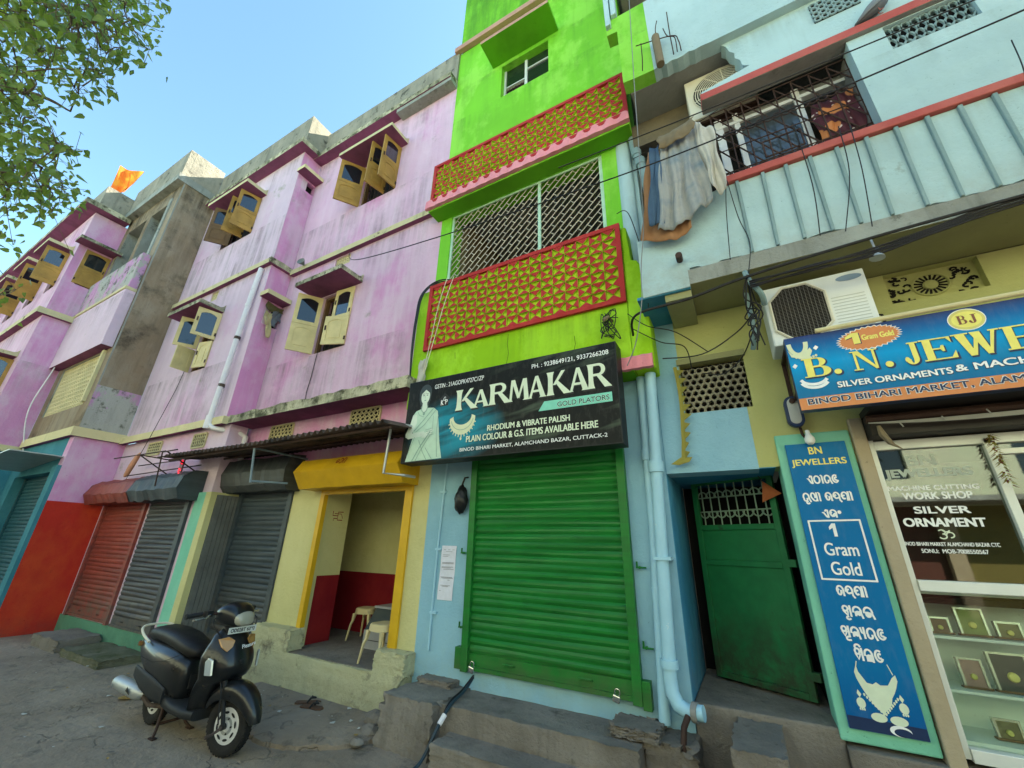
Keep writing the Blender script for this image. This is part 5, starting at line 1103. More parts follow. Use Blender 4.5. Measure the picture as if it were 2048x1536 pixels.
# ---- tall blue panel with Odia lettering
U0 = arc(.42, .52, .40, .44, 190, -20, 12)
OD = {
 'e': ([[(0, .62), (.12, .66), (.46, .06), (.60, .0), (.66, .08)], [(.66, .0), (.66, .98), (.5, 1.0), (.36, .82)], ], .82),
 'tha': ([arc(.42, .48, .40, .46, 90, 450, 18)], .95),
 'aa': ([[(0, 1), (.14, .92), (.14, 0)]], .34),
 'ee': ([arc(.42, .5, .38, .46, 60, 330, 14), arc(.52, .5, .18, .2, 60, 300, 8)], .86),
 'ra': ([U0+[(.98, -.08)], arc(.30, .26, .24, .24, 160, 380, 10)], 1.0),
 'u': ([arc(.35, -.18, .2, .14, 90, 330, 8)], 0),
 'pa': ([arc(.30, .62, .28, .36, 200, 0, 9)+[(.58, .4)], [(.02, .5), (.34, .06), (.58, .0), (.8, .12)], [(.82, 1.0), (.82, 0)]], .98),
 'ga': ([U0+[(.82, 0)], arc(.30, .36, .22, .28, 100, 340, 9), [(.52, .28), (.52, .5)]], .98),
 'ha': ([U0, arc(.36, .45, .2, .2, 90, 300, 8)+[(.62, .3), (.80, .38), (.80, .05), (.98, -.16)]], 1.0),
 'nna': ([U0+[(.72, 0)], arc(.28, .38, .18, .22, 60, 320, 8), [(.94, 1), (.94, 0)]], 1.08),
 'ba': ([U0, arc(.36, .42, .28, .30, 120, 340, 10), [(.2, .12), (.62, .5)], [(.78, .45), (.78, .0)]], .95),
 'am': ([arc(.16, .66, .13, .15, 0, 360, 10)], .36),
 'sa': ([arc(.30, .74, .26, .24, 0, 360, 12), [(.08, .5), (.5, .0), (.5, .42)], [(.78, 1), (.78, 0)]], .92),
 'la': ([U0+[(.90, -.1)], [(.24, .1), (.24, .45), (.40, .55), (.44, .2)], [(.44, .45), (.60, .55), (.62, .15)]], .98),
 'bha': ([U0+[(.94, -.1)], arc(.40, .30, .22, .24, 130, 400, 10), [(.40, .5), (.40, .1)]], 1.0),
 'ma': ([arc(.30, .74, .26, .24, 0, 360, 12), [(.08, .5), (.30, .05), (.56, .5)], [(.78, 1), (.78, 0)]], .92),
 'uu': ([arc(.5, -.16, .22, .16, 90, 300, 8)+[(.72, -.3)]], 0),
 'ya': ([[(.0, .95), (.1, .5), (.3, .42)], [(.34, 1), (.34, 0)]], .52),
 'i': ([arc(.30, 1.12, .28, .2, 200, 10, 8)], 0),
 'lla': ([U0, [(.24, .0), (.24, .45), (.40, .55), (.44, .0)], [(.44, .45), (.60, .55), (.64, .0)], [(.82, .5), (.82, -.05)]], .98)}
def odia(mb, seq, T, u0, u1, w0, w1, wd, d, m):
    x = 0; items = []
    for k in seq:
        if k == ' ': x += .5; continue
        ps, adv = OD[k]; off = x-(.92 if adv == 0 else 0); items += [[(off+p[0], p[1]) for p in pth] for pth in ps]; x += adv+(.12 if adv else 0)
    x = max(x-.12, .5)
    for i, pth in enumerate(items): mb.ribbon([(u0+p[0]/x*(u1-u0), w0+p[1]*(w1-w0)) for p in pth], wd, T, d, .001+i*1.5e-4, m)
printmat('blue_print', lambda nt, s, P: _mix(nt, _ramp(nt, s.outputs['Z'], .7, 1.0), (.004, .10, .30), (.004, .145, .36)))
vs_ = thing('shop_signboard', 'tall narrow blue jewellery signboard with white Odia lettering on the mint pillar', 'signboard', (.6, -.04, .62))
V_ = TF(-.048)
mb = MB(); mb.box(.395, .80, -.048, -.021, .625, 2.546); mb.build('board', 'blue_print', vs_, bevel=.003)
mb = MB(); d = -.0015
text(mb, 'BN', V_, .548, .638, 2.455, 2.514, d, 1, .03); text(mb, 'JEWELLERS', V_, .413, .778, 2.352, 2.418, d, 1, .03)
odia(mb, ('e', 'tha', 'aa', 'ra', 'ee'), V_, .495, .695, 2.222, 2.283, .0115, d, 0); mb.mark()
odia(mb, ('ra', 'u', 'pa', 'aa', ' ', 'ga', 'ha', 'nna', 'aa'), V_, .440, .755, 2.088, 2.15, .0115, d, 0); mb.mark()
odia(mb, ('e', 'ba', 'am'), V_, .540, .655, 1.965, 2.02, .0115, d, 0); mb.mark()
for (a, b_) in (((.436, 1.938), (.754, 1.944)), ((.754, 1.944), (.758, 1.529)), ((.758, 1.529), (.438, 1.529)), ((.438, 1.529), (.436, 1.938))): mb.ribbon([a, b_], .012, V_, d, .001+.0002*abs(a[0]), 0)
shape(mb, V_, [(.556+.07*x, 1.826+.094*y) for x, y in one], d-.001, 0); text(mb, 'Gram', V_, .495, .70, 1.692, 1.782, d, 0, .02); text(mb, 'Gold', V_, .508, .685, 1.56, 1.65, d, 0, .02)
odia(mb, ('ga', 'ha', 'nna', 'aa'), V_, .510, .685, 1.425, 1.490, .012, d, 0); mb.mark()
odia(mb, ('sa', 'u', 'la', 'bha'), V_, .515, .690, 1.295, 1.36, .012, d, 0); mb.mark()
odia(mb, ('ma', 'uu', 'la', 'ya', 'ra', 'ee'), V_, .480, .722, 1.165, 1.23, .012, d, 0); mb.mark()
odia(mb, ('ma', 'i', 'lla', 'ee'), V_, .525, .675, 1.03, 1.10, .012, d, 0); mb.mark()
build_parts(mb, 'lettering', ['white', 'yellowprint'], vs_)
mb = MB(); o = -.002; r = random.Random(3)
shape(mb, V_, [(.512, 1.00), (.516, .96), (.55, .90), (.58, .895), (.60, .91), (.62, .895), (.66, .90), (.69, .945), (.712, .965), (.716, .93), (.70, .89), (.685, .86), (.665, .83), (.655, .795), (.635, .77), (.615, .75), (.60, .732), (.585, .75), (.565, .77), (.55, .80), (.53, .835), (.515, .87), (.498, .92), (.494, .955)], o, 0)
for k in range(16): ellipse(mb, V_, .52+.0115*k, (.83-.10*(1-abs(k-7.5)/7.5)), .006, .009, o-.0005-k*5e-5, 0, 10)
mb.ribbon([(.508, .98), (.52, 1.02)], .005, V_, o, .001, 0); mb.ribbon([(.70, .965), (.684, 1.02)], .005, V_, o, .001, 0)
for u, z in ((.492, .78), (.712, .782)):
    ellipse(mb, V_, u, z, .024, .03, o, 0, 16); mb.poly([V_(u, o, z+.03), V_(u+.012, o, z+.05), V_(u-.003, o, z+.075), V_(u-.012, o, z+.052)], 0)
    for k in (-1, 0, 1): ellipse(mb, V_, u+k*.011, z-.034, .005, .008, o-.0005, 0, 8)
ellipse(mb, V_, .57, .712, .042, .025, o, 0, 20); ellipse(mb, V_, .67, .708, .045, .026, o-.0003, 0, 20)
mb.poly([V_(.397, -.001, .628), V_(.798, -.001, .628), V_(.798, -.001, .69), V_(.397, -.001, .70)], 1)
ellipse(mb, V_, .665, .655, .055, .03, o-.001, 2, 20); ellipse(mb, V_, .675, .648, .045, .022, o-.0015, 1, 20)
mb.build('printed_jewellery', ['goldprint', 'navyprint', 'white'], vs_)

# ---- vinyl lettering on the shop glass (on the pane itself)
L_ = TF(.034); mb = MB(); d = -.0006
for body, a, b_, c, e, m_, bo in (('BN', 1.145, 1.315, 2.335, 2.41, 1, .07), ('JEWELLERS', .998, 1.485, 2.232, 2.312, 1, .07), ('MACHINE CUTTING', .99, 1.488, 2.154, 2.188, 0, .05), ('WORK SHOP', 1.06, 1.44, 2.09, 2.14, 0, .05), ('SILVER', 1.10, 1.40, 1.99, 2.04, 0, .06), ('ORNAMENT', 1.02, 1.455, 1.90, 1.96, 0, .06), ('BINOD BIHARI MARKET ALAMCHAND BAZAR CTC', .98, 1.478, 1.772, 1.797, 0, .03), ('SONU:  MOB-7008550567', 1.07, 1.41, 1.725, 1.752, 0, .03)):
    text(mb, body, L_, a, b_, c, e, d, m_, bo)
for i, pth in enumerate((arc(1.21, 1.865, .018, .014, 140, -80, 8), arc(1.21, 1.836, .02, .016, 80, -150, 8), arc(1.25, 1.845, .02, .018, 180, -90, 8), arc(1.235, 1.878, .018, .012, 200, 340, 6))): mb.ribbon(pth, .008, L_, d, .0003+i*1e-4, 2)
build_parts(mb, 'lettering', ['white', M.setdefault('frosted', flat('frosted_vinyl', (.42, .48, .42), .6)), 'goldprint'], sf)
# ================================================================== PARKED SCOOTER
M['scblack'] = paint('black_scooter_paint', (.009, .010, .011), .30, 0, .1, (.030, .029, .027), (.6, .72), 7, .03, .35)
M['scplastic'] = paint('charcoal_plastic', (.014, .015, .016), .6, 0, .12, (.035, .034, .030), (.6, .74), 9)
M['scseat'] = paint('black_vinyl_seat', (.010, .0095, .009), .5, 0, .1, (.05, .048, .045), (.64, .74), 6, .25)
M['rubber'] = paint('tyre_rubber', (.016, .015, .014), .85, 0, .1, (.045, .042, .036), (.56, .7), 8, .3)
M['lens'] = paint('cloudy_lens', (.34, .33, .26), .10, 0, .04, coat=.6); M['amberlens'] = paint('amber_lens', (.42, .22, .07), .10, .3, .05, coat=.8)
M['clearlens'] = paint('clear_lens', (.55, .60, .60), .1, .4, .08, coat=.8)
M['wheelsilver'] = paint('wheel_silver', (.78, .77, .74), .3, .35, .06, coat=.4)
sc = thing('parked_scooter', 'dusty black scooter parked on the street in front of the slate shutter', 'scooter', (-5.45, -1.43, 0), None, R_(-1.1))
ST = R_(13); HX = 1.16
def steer(mb, ang=ST, hx=HX, tilt=0):
    c, s_ = math.cos(ang), math.sin(ang)
    mb.v = [(hx+(x-hx)*c-y*s_, (x-hx)*s_+y*c, z) for x, y, z in mb.v]; return mb
def ring_yz(x, cy, cz, hw, hh, n=20, p=2.6, flatb=1.0):
    out = []
    for k in range(n):
        a = 2*math.pi*k/n; c, s_ = math.cos(a), math.sin(a)
        out.append((x, cy+hw*math.copysign(abs(c)**(2/p), c), cz+hh*math.copysign(abs(s_)**(2/p), s_)*(flatb if s_ < 0 else 1)))
    return out
def ring_xy(z, xf, hw, dep, n=20, p=2.5, back=.25):
    out = []
    for k in range(n):
        a = 2*math.pi*k/n; c, s_ = math.cos(a), math.sin(a)
        x = xf-dep/2+dep/2*math.copysign(abs(c)**(2/p), c)
        out.append((x-.10*(abs(s_)**2.2)*(1 if c > 0 else .6)*hw/.2, hw*math.copysign(abs(s_)**(2/p), s_), z))
    return out
def wheel(name, cx, steered):
    r0 = .215; mb = MB(); prof = [(.128, -.028), (.150, -.040), (.185, -.045), (.205, -.036), (.2145, -.014), (.2145, .014), (.205, .036), (.185, .045), (.150, .040), (.128, .028)]
    mb.lathe(prof, (cx, 0, r0), (0, 1, 0), 40, 0, close=True)
    for k in range(40):      # tread blocks
        a = 2*math.pi*k/40
        for sg in (-1, 1):
            c = Vector((cx+.2095*math.cos(a+sg*.04), sg*.020, r0+.2095*math.sin(a+sg*.04)))
            mb.obox(c, Vector((-math.sin(a), .3*sg, math.cos(a)))*.011, (0, .011, 0), Vector((math.cos(a), 0, math.sin(a)))*.0065, 0)
    if steered: steer(mb)
    t = mb.build(name, ['rubber'], sc, smooth=True, local=True)
    mb = MB()
    mb.lathe([(.130, -.030), (.135, -.026), (.126, -.014), (.112, -.018), (.078, -.030), (.072, -.024), (.045, -.024), (.04, -.034), (.014, -.036), (.0, -.036)], (cx, 0, r0), (0, 1, 0), 36, 0)
    mb.lathe([(.130, .030), (.126, .014), (.078, .026), (.04, .03), (.0, .032)], (cx, 0, r0), (0, 1, 0), 30, 0)
    for k in range(8):
        a = 2*math.pi*k/8+.2; u = Vector((math.cos(a), 0, math.sin(a))); v = Vector((-math.sin(a), 0, math.cos(a)))
        pts = [Vector((cx, -.0345, r0))+u*(.096+.010*math.sin(q))+v*.026*math.cos(q) for q in [2*math.pi*j/12 for j in range(12)]]
        mb.poly(pts, 1)
    mb.lathe([(.064, -.033), (.064, -.026)], (cx, 0, r0), (0, 1, 0), 24, 2)
    for k in range(5):
        a = 2*math.pi*k/5; mb.lathe([(.007, -.040), (.007, -.024)], (cx+.055*math.cos(a), 0, r0+.055*math.sin(a)), (0, 1, 0), 8, 1)
    if steered: steer(mb)
    mb.build('rim', ['wheelsilver', 'black', 'tin'], t, smooth=True, local=True)
wheel('rear_wheel', 0, False); wheel('front_wheel', 1.265, True)
# front mudguard
rings = []
for i in range(15):
    th = R_(8+150*i/14); rr = .280+.022*math.sin(th); k = math.sin(R_(180*i/14))
    hw = .048+.040*k**.6; sk = .018+.085*k**.8
    rad = Vector((math.cos(th), 0, math.sin(th))); c = Vector((1.265, 0, .215))
    L = [(-hw*1.04, -sk), (-hw*1.06, -sk*.5), (-hw*.98, -.012), (-hw*.55, .018), (0, .026), (hw*.55, .018), (hw*.98, -.012), (hw*1.06, -sk*.5), (hw*1.04, -sk)]
    outer = [c+rad*(rr+b_)+Vector((0, a, 0)) for a, b_ in L]; inner = [c+rad*(rr+b_-.006)+Vector((0, a*.94, 0)) for a, b_ in L[::-1]]
    rings.append(outer+inner)
mb = MB(); mb.loft(rings); steer(mb); mb.build('mudguard', 'scblack', sc, smooth=True, local=True, sharp=50)
mb = MB()
for sg in (-1, 1):
    mb.tube([(1.265, sg*.062, .215), (1.225, sg*.068, .36), (1.18, sg*.07, .54)], [.017, .017, .021], 10); mb.lathe([(.024, -.016), (.024, .016)], (1.262, sg*.062, .218), (0, 1, 0), 10)
mb.tube([(1.265, -.07, .215), (1.265, -.12, .205), (1.255, -.15, .19), (1.245, -.20, .185)], [.013, .012, .010, .015], 8, 1); mb.tube([(1.13, 0, .62), (1.05, 0, .98)], .028, 10)
steer(mb); mb.build('front_fork', ['scplastic', 'rust'], sc, smooth=True, local=True)
# leg shield and nose
S_ = [(.235, .92, .115, .10), (.30, .95, .150, .10), (.38, 1.0, .172, .10), (.46, 1.06, .190, .12), (.515, 1.15, .198, .19), (.55, 1.215, .200, .25), (.60, 1.25, .216, .27), (.66, 1.25, .226, .27), (.72, 1.232, .222, .26), (.78, 1.205, .196, .235), (.83, 1.175, .165, .21), (.875, 1.14, .145, .175), (.915, 1.11, .10, .13), (.94, 1.09, .06, .09)]
mb = MB(); mb.loft([ring_xy(z, xf, hw, d) for z, xf, hw, d in S_]); mb.build('front_panel', 'scblack', sc, smooth=True, local=True, sharp=70)
# side lamps and front indicators let into the nose
for sg in (-1, 1):
    mb = MB(); pts = [(1.105, .60), (1.085, .70), (1.11, .73), (1.145, .715), (1.16, .60)]
    mb.prism(pts, 0, .02, lambda u, d, w: (u+.035-.2*(d), sg*(.216-.35*(w-.68)**2*2+d*.9-.42*max(0, u-1.10)), w)); mb.build('side_lamp', 'clearlens', sc, local=True, bevel=.004)
    mb = MB(); pts = [(.055, .845), (.10, .875), (.165, .86), (.150, .80), (.115, .765), (.075, .80)]
    mb.prism(pts, 0, .018, lambda u, d, w: (1.222-(w-.76)*.50-1.5*(u-.03)**2*2.6+d, sg*u, w)); mb.build('indicator', 'amberlens', sc, local=True, bevel=.004)
mb = MB(); mb.box(1.165, 1.172, -.125, .125, .897, .948, 0); vf = text_mesh('OD02BT 6390', .03)
put(mb, vf, lambda u, d, w: (1.1735-d, -u*-1, w), -.108, .108, .907, .938, 0, 1)
mb.build('number_plate', [M.setdefault('plate', flat('plate_white', (.58, .60, .55), .5)), 'black'], sc, local=True)
mb = MB(); vf = text_mesh('Pleasure', .01)
put(mb, vf, lambda u, d, w: (1.228-(w-.76)*.42-1.5*(u)**2+.012, u, w+.12*u), .0, .13, .775, .805, 0, 0)
mb.build('badge', ['white'], sc, local=True)
mb = MB(); mb.lathe([(.0, .0), (.02, .004), (.016, .014), (.0, .016)], (1.245, 0.01, .68), (1, 0, .1), 12); mb.build('horn_cover', 'scplastic', sc, local=True, smooth=True)
# handlebar cowl with headlamp
HC = [(.86, 1.02, .05, .035), (.90, 1.03, .095, .062), (.96, 1.045, .135, .085), (1.03, 1.05, .150, .098), (1.09, 1.04, .140, .098), (1.14, 1.025, .118, .085), (1.17, 1.012, .085, .062)]
mb = MB(); mb.loft([ring_yz(x, 0, z, hw, hh) for x, z, hw, hh in HC]); mb.tube([(1.06, 0, .96), (1.09, 0, .88)], [.085, .06], 14)
steer(mb); mb.build('headlamp_cowl', 'scblack', sc, smooth=True, local=True, sharp=70)
mb = MB(); mb.loft([ring_yz(x, 0, z, hw, hh, 20, 2.4) for x, z, hw, hh in ((1.125, 1.022, .108, .070), (1.165, 1.012, .100, .062), (1.195, 1.003, .080, .048), (1.208, .998, .045, .028))]); steer(mb); mb.build('headlamp', 'lens', sc, smooth=True, local=True)
for sg in (-1, 1):
    mb = MB(); mb.tube([(.98, sg*.10, 1.05), (.93, sg*.20, 1.065), (.90, sg*.25, 1.06)], .013, 8, 1); mb.tube([(.91, sg*.235, 1.062), (.875, sg*.345, 1.05)], .019, 10, 0); mb.lathe([(.023, -.006), (.023, .006)], (.873, sg*.35, 1.05), (-.2, sg, 0), 10, 0)
    mb.box(.915, .965, sg*.20-.028, sg*.20+.028, 1.035, 1.085, 0)
    mb.tube([(.965, sg*.20, 1.055), (.985, sg*.25, 1.035), (.955, sg*.335, 1.025)], [.008, .008, .007], 6, 2); mb.lathe([(.01, -.008), (.01, .008)], (.955, sg*.337, 1.025), (0, 1, 0), 8, 2)
    steer(mb); mb.build('handlebar', ['scplastic', 'iron', 'chrome'], sc, smooth=True, local=True, sharp=40)
# floorboard, tunnel, rear bodywork, seat
mb = MB(); mb.loft([ring_yz(x, 0, z, hw, hh, 20, 4) for x, z, hw, hh in ((.42, .285, .165, .06), (.60, .26, .175, .045), (.80, .25, .165, .042), (.94, .255, .14, .045))]); mb.build('floorboard', 'scplastic', sc, smooth=True, local=True, sharp=50)
BD = [(-.51, .675, .045, .03), (-.47, .665, .085, .06), (-.36, .635, .135, .095), (-.20, .59, .168, .135), (.0, .545, .184, .172), (.18, .51, .190, .20), (.34, .49, .184, .205), (.46, .47, .168, .20), (.54, .455, .145, .185), (.58, .445, .11, .15)]
mb = MB(); mb.loft([ring_yz(x, 0, z, hw, hh, 24, 2.8) for x, z, hw, hh in BD]); mb.build('body_panel', 'scblack', sc, smooth=True, local=True, sharp=70)
for sg in (-1, 1):
    mb = MB(); mb.ribbon([(-.44, .60), (-.2, .565), (.1, .56), (.34, .60), (.5, .66)], .006, lambda u, d, w: (u, sg*(.193-.42*max(0, -u-.05)**1.5-.5*max(0, u-.36)**1.3+d*.1), w)); mb.build('trim_line', 'scplastic', sc, local=True)
STS = [(-.36, .735, .075, .028), (-.30, .755, .115, .055), (-.16, .765, .132, .070), (.05, .762, .140, .072), (.25, .742, .138, .074), (.40, .715, .132, .07), (.52, .69, .125, .065), (.60, .675, .09, .045), (.63, .67, .05, .025)]
mb = MB(); mb.loft([ring_yz(x, 0, z, hw, hh, 24, 2.7) for x, z, hw, hh in STS]); mb.build('seat', 'scseat', sc, smooth=True, local=True, sharp=70)
mb = MB()
mb.tube(spline([(-.14, -.165, .70), (-.34, -.16, .755), (-.46, -.12, .80), (-.49, 0, .81), (-.46, .12, .80), (-.34, .16, .755), (-.14, .165, .70)], 6), .012, 8); mb.build('grab_rail', 'accream', sc, smooth=True, local=True)
mb = MB(); mb.loft([ring_yz(x, 0, z, hw, hh, 16, 2.6) for x, z, hw, hh in ((-.475, .615, .09, .045), (-.515, .605, .075, .035), (-.525, .60, .05, .02))]); mb.build('tail_lamp', M.setdefault('redlens', paint('red_lens', (.25, .012, .012), .15, coat=.7)), sc, smooth=True, local=True)
for sg in (-1, 1):
    mb = MB(); mb.loft([ring_yz(x, sg*y, z, a, b_, 12, 2.3) for x, y, z, a, b_ in ((-.44, .105, .655, .02, .02), (-.40, .128, .655, .028, .028), (-.34, .148, .66, .022, .02))]); mb.build('rear_indicator', 'amberlens', sc, smooth=True, local=True)
mb = MB(); mb.loft([ring_yz(x, 0, z, hw, hh, 14, 3) for x, z, hw, hh in ((-.28, .42, .06, .04), (-.36, .36, .075, .03), (-.40, .27, .07, .02))]); mb.build('rear_mudguard', 'scplastic', sc, smooth=True, local=True)
mb = MB(); mb.loft([ring_yz(x, .02, z, hw, hh, 14, 3) for x, z, hw, hh in ((-.10, .25, .085, .07), (.10, .27, .11, .09), (.35, .27, .10, .08), (.5, .28, .08, .05))]); mb.tube([(.0, 0, .215), (0, -.07, .215)], .03, 10); mb.build('engine', 'scplastic', sc, smooth=True, local=True)
mb = MB(); ax = Vector((1, .10, -.10)).normalized()
mb.lathe([(.0, -.30), (.045, -.30), (.058, -.27), (.064, -.1), (.064, .12), (.05, .2), (.02, .23)], (-.22, -.155, .285), ax, 18, 0)
mb.tube([(-.02, -.14, .26), (.12, -.12, .20), (.3, -.06, .2)], .02, 8, 1)
sh = [(-.22+(-.14), .30), (-.22+.10, .27), (-.22-.08, .325)]
mb.poly([(x, -.2205, z) for x, z in ((-.20, .285), (-.09, .262), (-.17, .325))], 2)
mb.build('exhaust', ['tin', 'rust', 'black'], sc, smooth=True, local=True, sharp=40)
mb = MB()
for sg in (-1, 1): mb.tube([(.30, sg*.07, .22), (.38, sg*.12, .05), (.42, sg*.15, .006)], .013, 8); mb.box(.38, .46, sg*.15-.02, sg*.15+.02, 0, .012)
mb.tube([(.36, -.1, .09), (.36, .1, .09)], .012, 8); mb.build('centre_stand', 'iron', sc, smooth=True, local=True, sharp=40)

mb = MB()
for sg in (-1, 1): mb.tube(spline([(.95, sg*.12, 1.05), (1.03, sg*.20, .98), (1.08, sg*.12, .86), (1.05, sg*.05, .80)], 6), .005, 6)
mb.tube(spline([(1.05, -.06, .60), (1.20, -.09, .50), (1.245, -.085, .33), (1.262, -.075, .24)], 6), .006, 6); mb.build('brake_cable', 'cable', sc, smooth=True, local=True)
for sg in (-1, 1):
    mb = MB(); mb.loft([ring_yz(x, sg*y, z, a, b_, 12, 3) for x, y, z, a, b_ in ((-.24, .165, .44, .012, .05), (.0, .186, .40, .014, .075), (.25, .190, .36, .014, .085), (.44, .172, .33, .012, .06))]); mb.build('side_skirt', 'scplastic', sc, smooth=True, local=True, sharp=50)
mb = MB(); mb.box(.575, .590, -.05, .05, .38, .50, 0); mb.build('glove_flap', 'scplastic', sc, local=True, bevel=.006)
# ================================================================== STEPS, PAVEMENT, LOOSE STONE
st = thing('entrance_steps', 'worn grey cement steps below the green roller shutter', 'steps', (-1.9, -.3, 0))
rough_block('step', st, 'step', -2.72, -.92, -.47, .03, -.01, .372, .014, 31, (9,))
rough_block('step', st, 'step', -2.55, -.90, -.735, -.44, -.01, .19, .012, 32, (9,))
rough_block('step_block', st, 'step', -3.27, -2.66, -.58, -.0, -.01, .385, .02, 33, (6,), .05)
rough_block('step_block', st, 'step', -3.22, -2.80, -.16, .03, .37, .43, .014, 34, (5,))
mb = MB(); mb.box(-3.42, -.58, .005, .25, 0, .31); mb.build('plinth', 'blue', gb)
rough_block('plinth_foot', gb, 'step', -.93, -.56, -.30, .05, -.01, .40, .03, 41, (6,))
tag(rough_block('stone_slab', None, 'step', -1.16, -.80, -.34, -.06, .385, .455, .022, 42, (6,)), 'broken flat stone slab leaning on the step below the blue pipes', 'stone')
r = random.Random(12)
ap = [(-5.75, -.15), (-5.5, -.62), (-5.15, -.86), (-4.75, -1.02), (-4.35, -1.12), (-4.1, -1.16), (-3.85, -1.10), (-3.62, -.96), (-3.42, -.80), (-3.30, -.58), (-3.24, -.30), (-3.28, -.10)]
edge = []
for i in range(len(ap)-1):
    for k in range(6):
        t = k/6; edge.append((ap[i][0]+(ap[i+1][0]-ap[i][0])*t+r.uniform(-.018, .018), ap[i][1]+(ap[i+1][1]-ap[i][1])*t+r.uniform(-.018, .018)))
edge.append(ap[-1])
mb = MB(); n = len(edge); inner = [(x*.94+(-4.4)*.06, y*.90+(-.15)*.1) for x, y in edge]
mb.mesh([(x, y, -.01) for x, y in edge]+[(x, y, .035+r.uniform(-.008, .008)) for x, y in edge]+[(x, y, .062) for x, y in inner], [(i, i+1, n+i+1, n+i) for i in range(n-1)]+[(n+i, n+i+1, 2*n+i+1, 2*n+i) for i in range(n-1)]+[tuple(range(2*n, 3*n))])
mb.build('pavement', 'ground', None, smooth=True, sharp=50); tag(bpy.data.objects['pavement'], kind='structure')
tag(rough_block('stone_slab', None, 'step', -10.75, -9.7, -1.0, -.46, -.01, .17, .02, 43, (6,)), 'low grey stone block used as a step under the red shutter', 'stone')
tag(rough_block('stone_slab', None, 'moss', -9.5, -8.1, -1.0, -.45, -.01, .10, .02, 44, (7,)), 'flat mossy slab on the ground under the charcoal shutter', 'stone')
for i, (x, y, s_, lab) in enumerate(((-3.42, -.55, .075, 'small rubble stone by the corner of the grey step block'), (-3.52, -.36, .10, 'larger rubble stone at the foot of the yellow plinth corner'), (-3.36, -.74, .05, 'smallest rubble stone at the broken pavement edge'))):
    bm = bmesh.new(); bmesh.ops.create_icosphere(bm, subdivisions=2, radius=1); q = random.Random(50+i)
    for v in bm.verts: v.co = Vector((v.co.x*s_*1.3, v.co.y*s_, v.co.z*s_*.8))*(1+q.uniform(-.14, .14))
    me = bpy.data.meshes.new('rubble_stone'); bm.to_mesh(me); bm.free(); me.materials.append(M['step']); o = bpy.data.objects.new('rubble_stone', me); o.location = (x, y, s_*.6+.01); COL.objects.link(o); tag(o, lab, 'stone', 'rubble stones')
q = random.Random(77); mb = MB()
for k in range(150):
    x, y = q.uniform(-10, -1.2), q.uniform(-2.6, -.75); 
    if k % 3 == 0: x, y = q.uniform(-5.5, -3.3), q.uniform(-.75, -.22)
    z = .068 if (-5.6 < x < -3.3 and y > -.95) else .012; s_ = q.choice((.008, .012, .02, .03)); a = q.uniform(0, 6.28); m_ = q.choice((0, 0, 1, 2, 2, 2))
    mb.poly([(x+s_*math.cos(a+t)*q.uniform(.6, 1.2), y+s_*math.sin(a+t)*q.uniform(.6, 1.2), z+q.uniform(0, .012)) for t in (0, 1.3, 2.6, 3.9, 5.1)], m_)
tag(mb.build('street_litter', [M.setdefault('scrapwhite', flat('paper_scrap', (.5, .5, .46), .9)), M.setdefault('scrapleaf', flat('leaf_scrap', (.30, .20, .06), .9)), M.setdefault('scrapstone', flat('grit', (.16, .145, .12), .9))]), 'scraps of leaf, paper and grit scattered on the street', 'litter', None, 'stuff')
mb = MB(); mb.mesh([(-6.55, -1.3, .012), (-6.42, -1.36, .03), (-6.36, -1.26, .016), (-6.44, -1.2, .035), (-6.52, -1.22, .012)], [(0, 1, 3), (1, 2, 3), (0, 3, 4)]); tag(mb.build('dried_leaf', 'scrapleaf', None, solid=.003), 'yellow dried leaf lying on the street behind the scooter', 'leaf')
# ================================================================== STAIR DOOR AND LOCKS
P0 = Vector((.285, .43, 0)); P1 = Vector((-.45, .82, 0)); e1 = (P1-P0).normalized(); e2 = Vector((-e1.y, e1.x, 0)); W = (P1-P0).length
TDm = lambda u, d, w: tuple(P0+e1*u+e2*(-d)*-1+Vector((0, 0, w)))
if e2.y > 0: TDm = lambda u, d, w: tuple(P0+e1*u+e2*d+Vector((0, 0, w)))
mb = MB(); z0, z1, zm, zl = .625, 2.40, 1.60, 1.92
for a, b_, c, e in ((0, .055, z0, z1), (W-.055, W, z0, z1), (.055, W-.055, z0, z0+.05), (.055, W-.055, z1-.05, z1), (.055, W-.055, zm-.025, zm+.025), (.055, W-.055, zl-.02, zl+.03)): mb.box(a, b_, -.02, .02, c, e, 0, T=TDm)
mb.box(.055, W-.055, -.004, .004, z0+.05, zm-.025, 0, T=TDm); mb.box(.055, W-.055, -.003, .005, zm+.025, zl-.02, 0, T=TDm)
dr = mb.build('stair_door', 'doorgreen', tb, bevel=.004)
mb = MB()
for k in range(8):
    u = .10+(W-.2)*k/7; mb.tube([TDm(u, 0, zl+.03), TDm(u, 0, z1-.05)], .007, 6)
    for zc, a0, a1 in ((2.22, 0, 180), (2.08, 180, 360)):
        mb.tube([TDm(u+.052*math.cos(R_(t)), -.012, zc+.06*math.sin(R_(t))) for t in range(a0, a1+1, 20)], .007, 6)
for z in (2.08, 2.22): mb.tube([TDm(.05, -.008, z), TDm(W-.05, -.008, z)], .007, 6)
mb.build('door_grille', M.setdefault('doorbar', paint('pale_green_bar', (.22, .32, .24), .5, .1, .2)), dr)
mb = MB(); mb.tube([TDm(W-.13, -.02, 1.58), TDm(W-.13, -.05, 1.56), TDm(W-.13, -.05, 1.45), TDm(W-.13, -.02, 1.43)], .010, 8); mb.box(W-.07, W-.03, -.05, -.02, 1.45, 1.52, T=TDm)
for z in (1.62, .80): mb.box(-.06, .03, -.03, .03, z-.03, z+.03, T=TDm)
mb.build('handle', 'doorgreen', dr)
q = random.Random(9); mb = MB()
